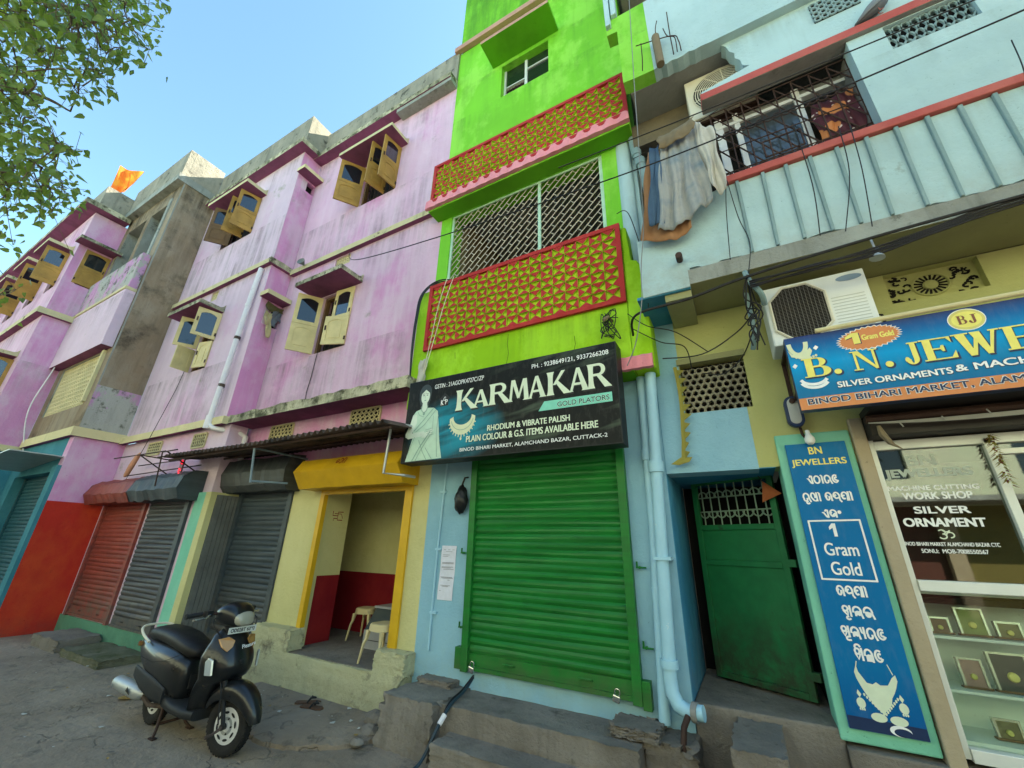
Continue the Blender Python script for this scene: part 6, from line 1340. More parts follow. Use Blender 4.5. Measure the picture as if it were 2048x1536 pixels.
for k in range(240):
    u = .18+q.gauss(.36, .16); u = min(W-.08, max(.08, u)); a = q.uniform(-.5, .5); l_ = q.uniform(.03, .075); z = zm+.028+abs(q.gauss(0, .016)); d_ = -.022-q.uniform(0, .02)
    mb.tube([TDm(u-l_*math.cos(a)/2, d_, z-l_*math.sin(a)/4), TDm(u, d_-.004, z+.008), TDm(u+l_*math.cos(a)/2, d_, z+l_*math.sin(a)/4)], .0022, 3, k % 2)
tag(mb.build('dry_grass', [M.setdefault('straw', flat('dry_straw', (.22, .20, .09), .9)), M.setdefault('straw2', flat('green_straw', (.08, .15, .04), .9))]), 'tuft of dry grass lying along the middle rail of the green stair door', 'dry grass')
def padlock(label, x, z, y=-.075):
    t = thing('padlock', label, 'padlock', (x, y, z)); mb = MB(); mb.box(-.032, .032, -.012, .012, -.075, -.02); mb.build('lock_body', 'chrome', t, bevel=.008, local=True)
    mb = MB(); mb.tube([(-.02, 0, -.022), (-.02, 0, .01)]+[(.02*math.cos(R_(a)), 0, .01+.018*math.sin(R_(a))) for a in range(180, -1, -30)]+[(.02, 0, -.022)], .005, 8); mb.build('shackle', 'chrome', t, local=True, smooth=True)
    t.rotation_euler = (.1, R_(14), 0); return t
padlock('steel padlock at the left end of the green roller shutter', -2.61, .60); padlock('steel padlock hanging at the right end of the green roller shutter', -1.16, .59)
# ================================================================== THINGS ON THE BLUE WALL
t = thing('paper_notice', 'white printed paper notice pasted on the blue wall', 'notice', (-3.06, 0, 1.13))
mb = MB(); n = 10
vs = [];
for i in range(n+1):
    z = 1.13+.56*i/n; x0 = -3.165+.018*i/n
    for u in (0, .5, 1): vs.append((x0+.205*u, -.004-.004*math.sin(i*.9)*(u-.5)**2*4-.002, z))
mb.mesh(vs, [(i*3+k, i*3+k+1, i*3+4+k, i*3+3+k) for i in range(n) for k in range(2)]); mb.build('sheet', M.setdefault('paper', flat('paper', (.66, .68, .78), .8)), t, solid=.001)
mb = MB(); q = random.Random(2)
for z, a, b_ in ((1.645, .03, .06), (1.645, .09, .12), (1.645, .15, .18), (1.625, .06, .15), (1.59, .02, .12), (1.575, .02, .10), (1.51, .02, .185), (1.50, .02, .185), (1.465, .02, .18), (1.455, .02, .15), (1.44, .05, .19), (1.36, .02, .18), (1.35, .03, .19), (1.33, .12, .15), (1.275, .03, .16), (1.265, .05, .14), (1.22, .02, .04)):
    mb.box(-3.162+.018*(z-1.13)/.56+a, -3.162+.018*(z-1.13)/.56+b_, -.0125, -.0118, z, z+.004)
mb.build('print', M.setdefault('greyink', flat('grey_ink', (.22, .22, .27), .8)), t)
bm = bmesh.new(); bmesh.ops.create_icosphere(bm, subdivisions=3, radius=1); q = random.Random(3)
for v in bm.verts:
    z = v.co.z; k = .5+.5*(1-((z+.25)/1.25)**2) if z > -.25 else 1-.35*((-.25-z)/.75)**2
    v.co = Vector((v.co.x*.085*k+.01*math.sin(z*9+v.co.y*5), v.co.y*.07*k-.07, z*.17+.01*math.sin(v.co.x*11)))
me = bpy.data.meshes.new('plastic_bag'); bm.to_mesh(me); bm.free(); me.materials.append(M.setdefault('bag', paint('black_plastic_bag', (.012, .014, .016), .3, bump=.6))); me.polygons.foreach_set('use_smooth', [True]*len(me.polygons))
o = bpy.data.objects.new('plastic_bag', me); o.location = (-2.88, 0, 2.20); COL.objects.link(o); tag(o, 'black plastic bag hanging beside the top of the green shutter', 'bag')
mb = MB(); mb.tube([(-2.88, -.07, 2.36), (-2.86, -.05, 2.45), (-2.85, .0, 2.46)], .012, 6); hb = mb.build('bag_handle', 'bag', o); hb.matrix_parent_inverse = Matrix.Translation((2.88, 0, -2.20))
# black cable from the shutter to the street, joined half-way
t = thing('hose_cable', 'black cable with a white joint running down the steps to the street', 'cable', (-2.6, -.4, 0))
pth = spline([(-2.58, -.09, .50), (-2.575, -.25, .42), (-2.56, -.45, .385), (-2.575, -.60, .27), (-2.62, -.75, .06), (-2.64, -.95, .02), (-2.55, -1.3, .018), (-2.3, -1.8, .018), (-2.2, -2.4, .018)], 8)
mb = MB(); mb.tube(pth, .014, 10); mb.build('cable_run', M.setdefault('bluecable', paint('blue_black_cable', (.02, .04, .055), .4)), t, smooth=True)
mb = MB(); mb.tube([(-2.565, -.54, .325), (-2.575, -.60, .27)], .022, 10); mb.build('joint', 'white_pipe', t, smooth=True)
mb = MB(); mb.tube(spline([(-2.57, -.10, .52), (-2.60, -.25, .425), (-2.585, -.44, .395), (-2.58, -.55, .31)], 6), .010, 8); mb.build('cable_run', 'cable', t, smooth=True)
mb = MB(); mb.tube([(-.60, -.2, .56), (-.63, -.25, .50), (-.665, -.27, .25), (-.67, -.28, .0)], .022, 10); tag(mb.build('drain_hose', 'iron', None, smooth=True), 'dark thin drain tube standing below the bent blue waste pipe', 'pipe')
# ================================================================== SHOP ROOM: STOOLS, COUNTER, BUCKET, SLIPPERS
M['stool'] = paint('cream_plastic', (.56, .47, .25), .45, 0, .08, (.3, .22, .1), (.7, .78), 8)
def stool(label, loc, rz):
    t = thing('plastic_stool', label, 'stool', loc, 'plastic stools in the yellow shop', rz); h = .41
    mb = MB(); rr = lambda hw, z: [(math.copysign(min(abs(hw*1.15*math.cos(a)), hw), math.cos(a)), math.copysign(min(abs(hw*1.15*math.sin(a)), hw), math.sin(a)), z) for a in [2*math.pi*(k+.5)/24 for k in range(24)]]
    mb.loft([rr(.145, h-.075), rr(.138, h-.012), rr(.125, h), rr(.06, h-.004)]); mb.build('seat', 'stool', t, smooth=True, local=True, sharp=40)
    for sx in (-1, 1):
        for sy in (-1, 1):
            mb = MB(); rings = []
            for z, o_, w_ in ((h-.07, .118, .042), (h-.16, .128, .032), (.2, .145, .026), (0, .17, .020)):
                rings.append([(sx*(o_+a*w_/2), sy*(o_+b_*w_/2), z) for a, b_ in ((-1, -1), (1, -1), (1, 1), (-1, 1))])
            mb.loft(rings); mb.build('leg', 'stool', t, local=True, bevel=.004)
    return t
s1 = stool('nearer cream plastic stool in the yellow shop doorway', (-3.97, .06, .409), R_(-6))
dup(s1, (-5.10, .86, .405), R_(12), 'farther cream plastic stool at the back of the yellow shop')
t = thing('shop_counter', 'low grey glass counter inside the yellow shop', 'counter', (-4.3, .6, .404))
mb = MB(); mb.box(-4.72, -3.5, .48, 1.0, .404, .62); mb.box(-4.70, -3.5, .475, .48, .505, .512, 1); mb.build('cabinet', [paint('grey_cabinet', (.30, .30, .29), .5), 'dark'], t, bevel=.004)
mb = MB(); mb.poly([(-4.72, .49, .62), (-3.5, .49, .62), (-3.5, .66, .86), (-4.72, .66, .86)]); mb.poly([(-4.72, .49, .62), (-4.72, .66, .86), (-4.72, 1.0, .86), (-4.72, 1.0, .62)]); mb.build('glass_case', 'panegrey', t)
mb = MB(); mb.box(-4.74, -3.48, .64, 1.02, .86, .885); mb.build('worktop', paint('grey_worktop', (.34, .34, .34), .4), t)
t = thing('paint_bucket', 'white paint bucket on the floor of the yellow shop', 'bucket', (-5.0, 1.02, .404))
mb = MB(); mb.lathe([(.0, 0), (.085, 0), (.10, .22), (.104, .225), (.104, .235), (.09, .235), (.08, .02), (0, .02)], (0, 0, 0), (0, 0, 1), 20); mb.build('pail', 'white', t, smooth=True, local=True)
mb = MB(); mb.tube([(.1*math.cos(R_(a)), -.01, .2+.09*math.sin(R_(a))) for a in range(180, 361, 20)], .004, 6); mb.build('handle', 'iron', t, local=True)
M['slip'] = paint('brown_rubber', (.10, .055, .035), .8)
for (x, y, a, lab, rz) in ((-4.50, -.40, 35, 'left brown slipper of the pair lying before the yellow shop step', .3), (-4.34, -.47, 12, 'right brown slipper of the pair lying before the yellow shop step', .05)):
    t = thing('slipper', lab, 'slipper', (x, y, .062), 'pair of slippers', R_(a))
    mb = MB(); mb.prism([(-.13, -.035), (-.10, -.045), (0, -.035), (.08, -.05), (.13, -.03), (.135, .015), (.09, .045), (0, .035), (-.10, .042), (-.13, .03)], 0, .018, lambda u, d, w: (u, w, d)); mb.build('sole', 'slip', t, local=True, bevel=.004)
    mb = MB(); mb.tube([(.0, -.038, .012), (.03, -.025, .055), (.075, 0, .05), (.03, .025, .055), (.0, .038, .012)], .010, 6); mb.build('strap', 'scplastic', t, local=True, smooth=True)
# ================================================================== AIR CONDITIONERS
def aircon(label, x0, x1, z0, z1, yf, yb, kind, mat):
    t = thing('air_conditioner', label, 'air conditioner', ((x0+x1)/2, yb, z0)); mb = MB(); mb.box(x0, x1, yf, yb, z0, z1); mb.build('casing', mat, t, bevel=.012)
    T3 = TF(yf); w_, h_ = x1-x0, z1-z0
    if kind == 'oct':
        a0, a1, b0, b1 = x0+.05*w_, x0+.60*w_, z0+.05*h_, z1-.06*h_; c = .11
        oc = [(a0+c, b0), (a1-c, b0), (a1, b0+c), (a1, b1-c), (a1-c, b1), (a0+c, b1), (a0, b1-c), (a0, b0+c)]
        mb = MB(); mb.prism(oc, -.003, .0, T3); mb.build('fan_opening', 'dark', t)
        mb = MB(); mb.tube([T3(u, -.008, z) for u, z in oc], .012, 6, close=True); mb.build('grille_frame', 'accream', t)
        mb = MB()
        for k in range(1, 15):
            u = a0+(a1-a0)*k/15; e = max(0, c-(u-a0), c-(a1-u)); mb.tube([T3(u, -.012, b0+e), T3(u, -.012, b1-e)], .0022, 4)
        for k in range(1, 36):
            z = b0+(b1-b0)*k/36; e = max(0, c-(z-b0), c-(b1-z)); mb.tube([T3(a0+e, -.010, z), T3(a1-e, -.010, z)], .0022, 4)
        mb.build('grille', paint('grille_wire', (.16, .15, .13), .5, .2), t)
        mb = MB()
        for k in range(11): mb.box(x0+.64*w_, x1-.04, -.003, .0, z0+.10*h_+k*.05*h_, z0+.10*h_+k*.05*h_+.006, T=T3)
        mb.build('louvres', paint('louvre_shadow', (.5, .53, .5), .5), t)
        mb = MB(); ellipse(mb, T3, x1-.15*w_, z1-.11*h_, .085, .028, -.003, 0); mb.build('logo_badge', paint('blue_grey_badge', (.20, .28, .36), .4), t)
        mb = MB()
        for x in (x0+.08, x1-.08): mb.box(x-.015, x+.015, yf+.02, .0, z0-.03, z0-.002); mb.box(x-.015, x+.015, -.02, .0, z0-.35, z0-.03)
        mb.build('bracket', 'iron', t)
        mb = MB()
        for k in range(3): mb.tube([(x1, yf+.12, z0+.08+.05*k), (x1+.05, yf+.12, z0+.07+.05*k), (x1+.06, yf+.12, z0+.02)], .010, 6)
        mb.build('valve', 'black', t)
    else:
        cx_, cz_, R0 = x0+.55*w_, (z0+z1)/2, .46*h_
        mb = MB(); ellipse(mb, T3, cx_, cz_, R0, R0, -.002, 0); mb.build('fan_opening', 'dark', t)
        mb = MB()
        for k in range(9):
            q_ = R0*(.34+.66*k/8); mb.tube([T3(cx_+q_*math.cos(a), -.012, cz_+q_*math.sin(a)) for a in [2*math.pi*j/36 for j in range(36)]], .0055, 5, close=True)
        for k in range(10):
            a = 2*math.pi*k/10; mb.tube([T3(cx_+R0*.3*math.cos(a), -.014, cz_+R0*.3*math.sin(a)), T3(cx_+R0*math.cos(a+.25), -.014, cz_+R0*math.sin(a+.25))], .005, 5)
        mb.lathe([(R0*.30, 0), (R0*.30, .016), (R0*.2, .02), (0, .02)], T3(cx_, 0, cz_), (0, -1, 0), 24); mb.build('grille', 'accream', t, smooth=True)
        mb = MB(); mb.box(x0-.03, x1, yf+.05, yb, z0-.03, z0-.002); mb.box(x0+.1, x0+.13, yb-.02, 1.3, z0-.04, z0-.031); mb.build('bracket', 'iron', t)
    return t
aircon('white air conditioner with an octagonal fan grille above the jewellery signboard', .45, 1.16, 3.30, 3.86, -.40, -.10, 'oct', 'acwhite')
aircon('cream air conditioner with a round fan grille behind the broken turquoise wall', .185, .85, 6.24, 6.90, -.37, -.08, 'round', 'accream')
# lamp, bulb, small lamp
t = thing('flood_lamp', 'oval black framed flood lamp on the olive wall left of the jewellery signboard', 'lamp', (.51, -.08, 2.82))
def stad(cu_, cw_, hw, hh, n=10): return [(cu_+hw*math.cos(R_(a)), cw_+hh-hw+hw*math.sin(R_(a))) for a in range(0, 181, 180//n)]+[(cu_+hw*math.cos(R_(a)), cw_-hh+hw+hw*math.sin(R_(a))) for a in range(180, 361, 180//n)]
T3 = TF(-.08)
mb = MB(); mb.prism(stad(.512, 2.815, .062, .135), -.03, .03, T3); mb.build('housing', 'navyprint', t, bevel=.008)
mb = MB(); mb.prism(stad(.512, 2.815, .040, .112), -.036, -.031, T3); mb.build('reflector', 'tin', t, bevel=.003)
mb = MB(); mb.lathe([(.022, 0), (.022, .02), (.012, .024)], T3(.512, -.036, 2.90), (0, -1, 0), 12); mb.tube([(.53, -.06, 2.68), (.535, -.06, 2.62), (.56, -.05, 2.58), (.56, .0, 2.57)], .012, 6); mb.build('fitting', 'iron', t, smooth=True)
mb = MB(); mb.lathe([(0, -.05), (.022, -.046), (.036, -.025), (.036, 0), (.022, .03), (.016, .05), (.016, .075)], (.57, -.09, 2.575), (0, .3, 1), 16); tag(mb.build('light_bulb', 'white', None, smooth=True), 'white round bulb above the tall blue signboard', 'light bulb')
mb = MB(); mb.lathe([(.012, .06), (.012, .03), (.045, -.02), (.048, -.03), (.02, -.028)], (1.19, -.64, 3.80), (.2, 0, 1), 14); mb.tube([(1.19, -.64, 3.86), (1.19, -.63, 3.97)], .008, 6); tag(mb.build('hanging_lamp', 'tin', None, smooth=True), 'small tin lamp hanging under the olive balcony soffit', 'lamp')
mb = MB(); mb.lathe([(.012, .0), (.02, .08), (.075, .16), (.085, .18), (.08, .182), (.0, .12)], (-7.35, -.02, 7.10), (.3, -1, .25), 16); tag(mb.build('street_lamp', paint('grey_lamp', (.16, .19, .19), .5), None, smooth=True), 'grey lamp head on the mossy ledge corner of the pink building', 'lamp')
mb = MB(); mb.lathe([(.0, .0), (.07, .0), (.06, .05), (.0, .06)], (-.50, -.15, 4.85), (.2, -1, -.2), 14); mb.tube([(-.50, -.1, 4.85), (-.47, .0, 4.88)], .02, 8); tag(mb.build('wall_lamp', 'tealdark', None, smooth=True), 'dark bowl lamp beside the lower lattice balcony', 'lamp')
# ================================================================== CLOTH, GARLAND, FLAGS, BIRD
def cloth(name, label, cat, A, B, drop, folds, amp, mat, seed, nu=48, nv=26, flare_=.0, hem=.03, y_out=0, skew=0, parent=None):
    q = random.Random(seed); A, B = Vector(A), Vector(B); mb = MB(); vs = []
    ph = [q.uniform(0, 6.28) for _ in range(4)]
    for j in range(nv+1):
        t = j/nv
        for i in range(nu+1):
            s_ = i/nu; p = A.lerp(B, s_)+Vector((0, 0, -.03*math.sin(math.pi*s_)))
            a = amp*(.35+.65*t**.7)
            y = a*(math.sin(folds*6.28*s_+ph[0]+.6*t)+.5*math.sin(folds*2.3*6.28*s_+ph[1]-1.1*t)+.3*math.sin(folds*.6*6.28*s_+ph[2]))
            x = flare_*(s_-.5)*t+.012*math.sin(9*t+ph[3]+7*s_)+skew*t
            dz = drop*(1+hem*math.sin(5*s_+ph[2])+.15*hem*math.sin(23*s_))
            vs.append((p.x+x, p.y-y_out-y-.02*math.sin(math.pi*t), p.z-dz*t))
    mb.mesh(vs, [(j*(nu+1)+i, j*(nu+1)+i+1, (j+1)*(nu+1)+i+1, (j+1)*(nu+1)+i) for j in range(nv) for i in range(nu)])
    o = mb.build(name, mat, parent, smooth=True, sharp=180, solid=.004)
    return tag(o, label, cat) if label else o
m, nt, b = _mat('washed_cloth'); P = _pos(nt)
col = _mix(nt, _ramp(nt, _noise(nt, _pos(nt, (2, 2, 3)), 1.6, 4), .45, .7), (.31, .32, .31), (.16, .22, .27)); col = _mix(nt, _ramp(nt, _noise(nt, P, 2.5, 4), .5, .7), col, (.42, .40, .36))
nt.links.new(col, b.inputs['Base Color']); b.inputs['Roughness'].default_value = .95; _bump(nt, b, _noise(nt, P, 60, 3), .2, .01); M['washed'] = m
M['denim'] = flat('denim', (.06, .11, .18), .95); M['tancloth'] = flat('tan_cloth', (.33, .17, .08), .95); M['browncloth'] = flat('brown_towel', (.20, .16, .10), .95); M['palecloth'] = flat('pale_shirt', (.50, .48, .42), .95)
cloth('hanging_cloth', 'tan cloth hanging behind the washing on the turquoise balcony', 'cloth', (-.30, -.70, 5.66), (.05, -.70, 5.64), 1.15, 2, .010, 'tancloth', 1, y_out=.0, skew=-.10, flare_=.12)
cloth('hanging_cloth', 'crumpled blue and grey cloth drying over the turquoise balcony edge', 'cloth', (-.17, -.74, 5.62), (.16, -.73, 5.70), 1.05, 3.1, .026, 'washed', 2, y_out=.03, flare_=.18, hem=.05, skew=-.03)
cloth('hanging_cloth', 'faded blue denim strip hanging at the left end of the washing line', 'cloth', (-.25, -.755, 5.62), (-.16, -.755, 5.61), 1.0, 1.2, .014, 'denim', 3, nu=20, y_out=.03, flare_=.04, skew=-.09)
cloth('hanging_cloth', 'brown waistband towel folded over the top of the washing', 'cloth', (-.17, -.80, 5.66), (.18, -.80, 5.75), .17, 2, .010, 'browncloth', 4, nv=8, y_out=.03)
cloth('hanging_cloth', 'pale shirt hanging at the right end of the washing line', 'cloth', (.16, -.76, 5.78), (.33, -.74, 5.60), .82, 1.7, .024, 'palecloth', 5, y_out=.02, flare_=-.02, hem=.09, skew=.02)
cloth('hanging_cloth', 'pale torn rag tied at the left end above the black signboard', 'cloth', (-3.52, -.33, 4.02), (-3.40, -.33, 4.05), .42, 1.3, .03, 'palecloth', 11, nu=14, hem=.3, skew=-.02)
mb = MB()
for pth in ([(-2.20, 4.13), (-2.21, 4.0), (-2.19, 3.86), (-2.22, 3.70), (-2.225, 3.62)], [(-1.35, 3.9), (-1.34, 3.8), (-1.36, 3.72)], [(-3.0, 4.05), (-2.99, 3.96)]): mb.ribbon([(x, z) for x, z in pth], .006, TF(-.262), 0, .0015)
mb.build('plaster_crack', M.setdefault('crackline', flat('crack_line', (.05, .09, .01), .95)), gb)
mb = MB(); mb.tube(sag((-.45, -.70, 5.66), (.42, -.70, 5.86), .03), .004, 5); tag(mb.build('clothes_line', 'cable'), 'thin line carrying the washing across the turquoise balcony', 'clothes line')
m, nt, b = _mat('maroon_print_cloth'); P = _pos(nt, (1, .0, 1))
vo = nt.nodes.new('ShaderNodeTexVoronoi'); vo.inputs['Scale'].default_value = 5.2; nt.links.new(P, vo.inputs['Vector'])
vo2 = nt.nodes.new('ShaderNodeTexVoronoi'); vo2.inputs['Scale'].default_value = 16; nt.links.new(P, vo2.inputs['Vector'])
col = _mix(nt, _ramp(nt, vo2.outputs['Distance'], .17, .20), (.62, .50, .46), (.075, .012, .022)); col = _mix(nt, _ramp(nt, vo.outputs['Distance'], .30, .33), (.55, .20, .06), col)
nt.links.new(col, b.inputs['Base Color']); b.inputs['Roughness'].default_value = .8; M['maroonprint'] = m
cloth('hanging_cloth', 'maroon cloth with orange flower print hung inside the barred balcony window', 'cloth', (1.19, -.41, 5.76), (1.53, -.41, 5.80), .60, 2.2, .018, 'maroonprint', 6, hem=.06)
cloth('hanging_cloth', 'yellowish rag hanging from the lower niche of the pink return wall', 'cloth', (XA+.02, -.31, 6.02), (XA+.02, -.17, 6.02), .46, 1.3, .02, flat('yellow_rag', (.46, .40, .2), .95), 7, nu=16, hem=.3, skew=.1)
cloth('hanging_cloth', 'grey rag stuffed in the lower niche of the pink return wall', 'cloth', (XA+.03, -.16, 6.16), (XA+.03, -.01, 6.14), .33, 1.3, .02, flat('grey_rag', (.12, .14, .16), .95), 8, nu=16, hem=.3, skew=.03)
cloth('hanging_cloth', 'olive rag bundled under the lower niche hood on the pink return wall', 'cloth', (XA+.05, -.33, 6.22), (XA+.05, -.0, 6.2), .14, 2.3, .02, flat('olive_rag', (.10, .09, .035), .95), 9, nu=24, nv=8, hem=.3)
mb = MB(); q = random.Random(5); zz = 3.40; z = zz; k = 0; pts = []
while z > 2.46:
    t_ = (zz-z)/(zz-2.46); x = -.375+.015*math.sin(5*t_)-.04*max(0, t_-.8)*5*.5; pts.append((x, z)); z -= .03
mb.ribbon(pts, .035, TF(-.06), 0, .004)
for i in range(2, len(pts)-1, 3):
    x, z = pts[i]; s_ = q.uniform(.05, .09); mb.poly([(x+.01, -.066, z+.035), (x+s_, -.075-q.uniform(0, .03), z+.01), (x+.015, -.07, z-.04)])
mb.poly([(-.43, -.07, 2.50), (-.52, -.09, 2.44), (-.45, -.08, 2.43), (-.36, -.075, 2.455), (-.33, -.06, 2.50)])
tag(mb.build('garland', M.setdefault('garland', flat('dry_leaf_garland', (.28, .25, .05), .9)), None, solid=.003), 'dried yellow leaf garland hanging beside the hexagon vent', 'garland')
t = thing('flag', 'orange pennant flag on a thin pole on the far roof corner', 'flag', (XD, -1.75, 11.4))
mb = MB(); mb.tube([(XD-.1, -1.78, 11.2), (XD-.1, -1.55, 12.0), (XD-.1, -1.45, 12.6)], .012, 6); mb.build('pole', 'iron', t)
m, nt, b = _mat('orange_flag'); gz = nt.nodes.new('ShaderNodeNewGeometry'); col = _mix(nt, _ramp(nt, _noise(nt, _pos(nt), 2.6, 3), .42, .58), (.80, .17, .02), (.80, .30, .03)); nt.links.new(col, b.inputs['Base Color']); b.inputs['Roughness'].default_value = .9
tl = nt.nodes.new('ShaderNodeBsdfTranslucent'); nt.links.new(col, tl.inputs[0]); ms = nt.nodes.new('ShaderNodeMixShader'); ms.inputs[0].default_value = .45; nt.links.new(b.outputs[0], ms.inputs[1]); nt.links.new(tl.outputs[0], ms.inputs[2]); nt.links.new(ms.outputs[0], nt.nodes['Material Output'].inputs[0]); M['orangeflag'] = m
mb = MB(); vs = []; nu, nv = 16, 16
for j in range(nv+1):
    tj = j/nv
    for i in range(nu+1):
        s_ = i/nu; wv = .62-.30*tj
        vs.append((XD-.1-.25*s_+.07*math.sin(7*s_+3*tj), -1.45-.10*tj*1.9-s_*wv*.8, 12.62-tj*1.0-s_*(.20+.12*tj)-.06*math.sin(5*s_+2*tj)))
mb.mesh(vs, [(j*(nu+1)+i, j*(nu+1)+i+1, (j+1)*(nu+1)+i+1, (j+1)*(nu+1)+i) for j in range(nv) for i in range(nu)]); mb.build('pennant', 'orangeflag', t, smooth=True, sharp=180)
t = thing('flag', 'small orange pennant tied to the top of the green stair door', 'flag', (.25, .40, 2.2))
mb = MB(); mb.mesh([(.20, .40, 2.32), (.33, .36, 2.20), (.17, .41, 2.13), (.24, .36, 2.22)], [(0, 1, 3), (1, 2, 3), (2, 0, 3)]); mb.build('pennant', flat('faded_orange', (.42, .13, .05), .9), t, solid=.003)
mb = MB(); mb.tube([(.165, .41, 2.39), (.20, .40, 2.32)], .004, 5); mb.build('pole', 'iron', t)
# netted bag on the rods over the red shutter
mb = MB(); mb.loft([[(x+a*math.cos(k*math.pi/5), -.93+a*.6*math.sin(k*math.pi/5), z) for k in range(10)] for x, z, a in ((-9.42, 3.12, .015), (-9.48, 3.05, .06), (-9.58, 2.90, .07), (-9.66, 2.74, .06), (-9.70, 2.70, .03))])
tag(mb.build('netted_bag', M.setdefault('peach', flat('peach_net', (.55, .25, .15), .9)), None, smooth=True), 'peach net bag hanging from the rod above the charcoal shutter hood', 'bag')
# pigeon on the band
t = thing('pigeon', 'grey pigeon perched on the red band above the barred window', 'pigeon', (1.80, -.66, 6.27))
mb = MB(); ring = lambda c, a, b_, tx: [tuple(Vector(c)+Vector((a*math.cos(k*math.pi/6)*-tx.z, b_*math.sin(k*math.pi/6), a*math.cos(k*math.pi/6)*tx.x))) for k in range(12)]
pthb = [((-.175, 0, -.01), .008, .02), ((-.12, 0, .025), .022, .032), ((-.06, 0, .055), .045, .048), ((0, 0, .085), .058, .056), ((.045, 0, .118), .050, .048), ((.065, 0, .155), .032, .032), ((.07, 0, .185), .026, .025), ((.08, 0, .205), .025, .023), ((.095, 0, .215), .016, .015), ((.105, 0, .216), .006, .006)]
rg = []
for i, (c, a, b_) in enumerate(pthb):
    n0 = Vector(pthb[max(0, i-1)][0]); n1 = Vector(pthb[min(len(pthb)-1, i+1)][0]); rg.append(ring(c, a, b_, (n1-n0).normalized()))
mb.loft(rg); mb.build('body', paint('pigeon_grey', (.10, .115, .135), .8, 0, .2), t, smooth=True, sharp=180, local=True)
for sg in (-1, 1):
    mb = MB(); mb.loft([ring_yz(x, sg*y, z, .012, h_, 10, 2) for x, y, z, h_ in ((.04, .045, .105, .02), (.0, .058, .09, .042), (-.07, .048, .055, .034), (-.15, .022, .005, .012))]); mb.build('wing', paint('wing_grey', (.17, .19, .21), .8), t, smooth=True, local=True)
    mb = MB(); mb.tube([(.0, sg*.02, .04), (.005, sg*.02, .0), (.03, sg*.022, .0)], .004, 5); mb.build('leg', M.setdefault('pigleg', flat('pigeon_leg', (.4, .12, .1))), t, local=True)
mb = MB(); mb.lathe([(.006, 0), (.004, .012), (.0005, .022)], (.105, 0, .213), (1, 0, -.25), 8); mb.build('beak', 'scplastic', t, local=True)
t.rotation_euler = (0, 0, R_(-8))
# ================================================================== AWNING AND RODS OVER THE SHOPS
t = thing('corrugated_awning', 'rusty corrugated sheet awning over the slate and yellow shops', 'awning', (-5.8, -.4, 2.95))
mb = MB(); u0, u1 = -8.42, -3.37; n = 300; vs = []
for i in range(n+1):
    u = u0+(u1-u0)*i/n; q_ = .028*math.sin(2*math.pi*u/.115)
    for (y, z) in ((-.94, 2.965), (-.47, 3.02), (.0, 3.075)): vs.append((u, y+(.44 if False else 0), z+q_+.012*math.sin(u*1.3)))
mb.mesh(vs, [(i*3+k, i*3+k+1, i*3+4+k, i*3+3+k) for i in range(n) for k in range(2)]); mb.build('sheet', 'rust', t, smooth=True, sharp=180, solid=.004)
mb = MB()
for y, z in ((-.85, 2.925), (-.35, 2.985)): mb.tube([(u0, y, z), (u1, y, z)], .018, 6)
mb.tube([(-8.75, -.9, 2.985), (-8.4, -.9, 2.985)], .014, 6); mb.build('batten', 'iron', t)
for x in (-5.95,):
    mb = MB(); mb.tube([(x, -.86, 2.91), (x, -.80, 2.44 if x > -7 else 2.6)], .016, 6); mb.tube([(x, -.86, 2.91), (x, .0, 2.91)], .014, 6)
    if x > -7: mb.tube([(x, -.80, 2.46), (x+.3, -.45, 2.46)], .014, 6)
    mb.build('strut', 'iron' if x != -5.95 else paint('blue_grey_tube', (.16, .22, .26), .5), t)
t = thing('rod_bracket', 'thin black rods and struts fixed to the wall above the red and charcoal shutters', 'bracket', (-9.6, -.6, 3.0))
mb = MB()
for (a, b_) in (((-10.55, -.50, 3.03), (-8.0, -.50, 3.02)), ((-11.0, -.50, 2.85), (-8.1, -.50, 2.88)), ((-10.4, -.95, 3.08), (-8.4, -.95, 3.06)), ((-9.35, -.42, 3.06), (-9.35, -.95, 3.07)), ((-9.35, -.95, 3.07), (-9.35, -.42, 2.78)), ((-8.35, -.95, 3.05), (-8.35, -.42, 2.78)), ((-8.5, -.95, 3.05), (-8.62, -.85, 2.5)), ((-8.5, -.95, 3.05), (-8.0, -.95, 3.05))): mb.tube([a, b_], .011, 6)
mb.build('rods', 'iron', t)
m, nt, b = _mat('red_led'); b.inputs['Base Color'].default_value = (.4, .01, .02, 1); b.inputs['Emission Color'].default_value = (1, .02, .05, 1); nt.links.new(_ramp(nt, _noise(nt, _pos(nt), 30, 2), .5, .6), b.inputs['Emission Strength']); M['led'] = m
t = thing('led_sign', 'small red glowing sign hanging above the charcoal shutter', 'led sign', (-8.5, -.6, 2.8))
mb = MB(); mb.box(-8.565, -8.455, -.62, -.60, 2.70, 3.0); mb.build('panel', M.setdefault('ledback', flat('dark_red_panel', (.12, .01, .015), .4)), t)
mb = MB(); mb.tube([(-8.51+.03*math.cos(a), -.624, 2.93+.045*math.sin(a)) for a in [k*math.pi/6 for k in range(-2, 8)]], .010, 6)
for k in range(3): mb.tube([(-8.545, -.624, 2.74+.04*k), (-8.475, -.624, 2.755+.04*k)], .008, 6)
mb.build('tubes', 'led', t)
mb = MB(); mb.prism([(-14.4, 3.02), (-13.2, 3.10), (-12.2, 3.16), (-11.95, 3.17), (-11.95, 3.19), (-13.2, 3.125), (-14.4, 3.045)], -.75, -.0, TF(-1.25)); tag(mb.build('tin_awning', 'tin'), 'bent tin sheet awning over the teal doorway', 'awning')
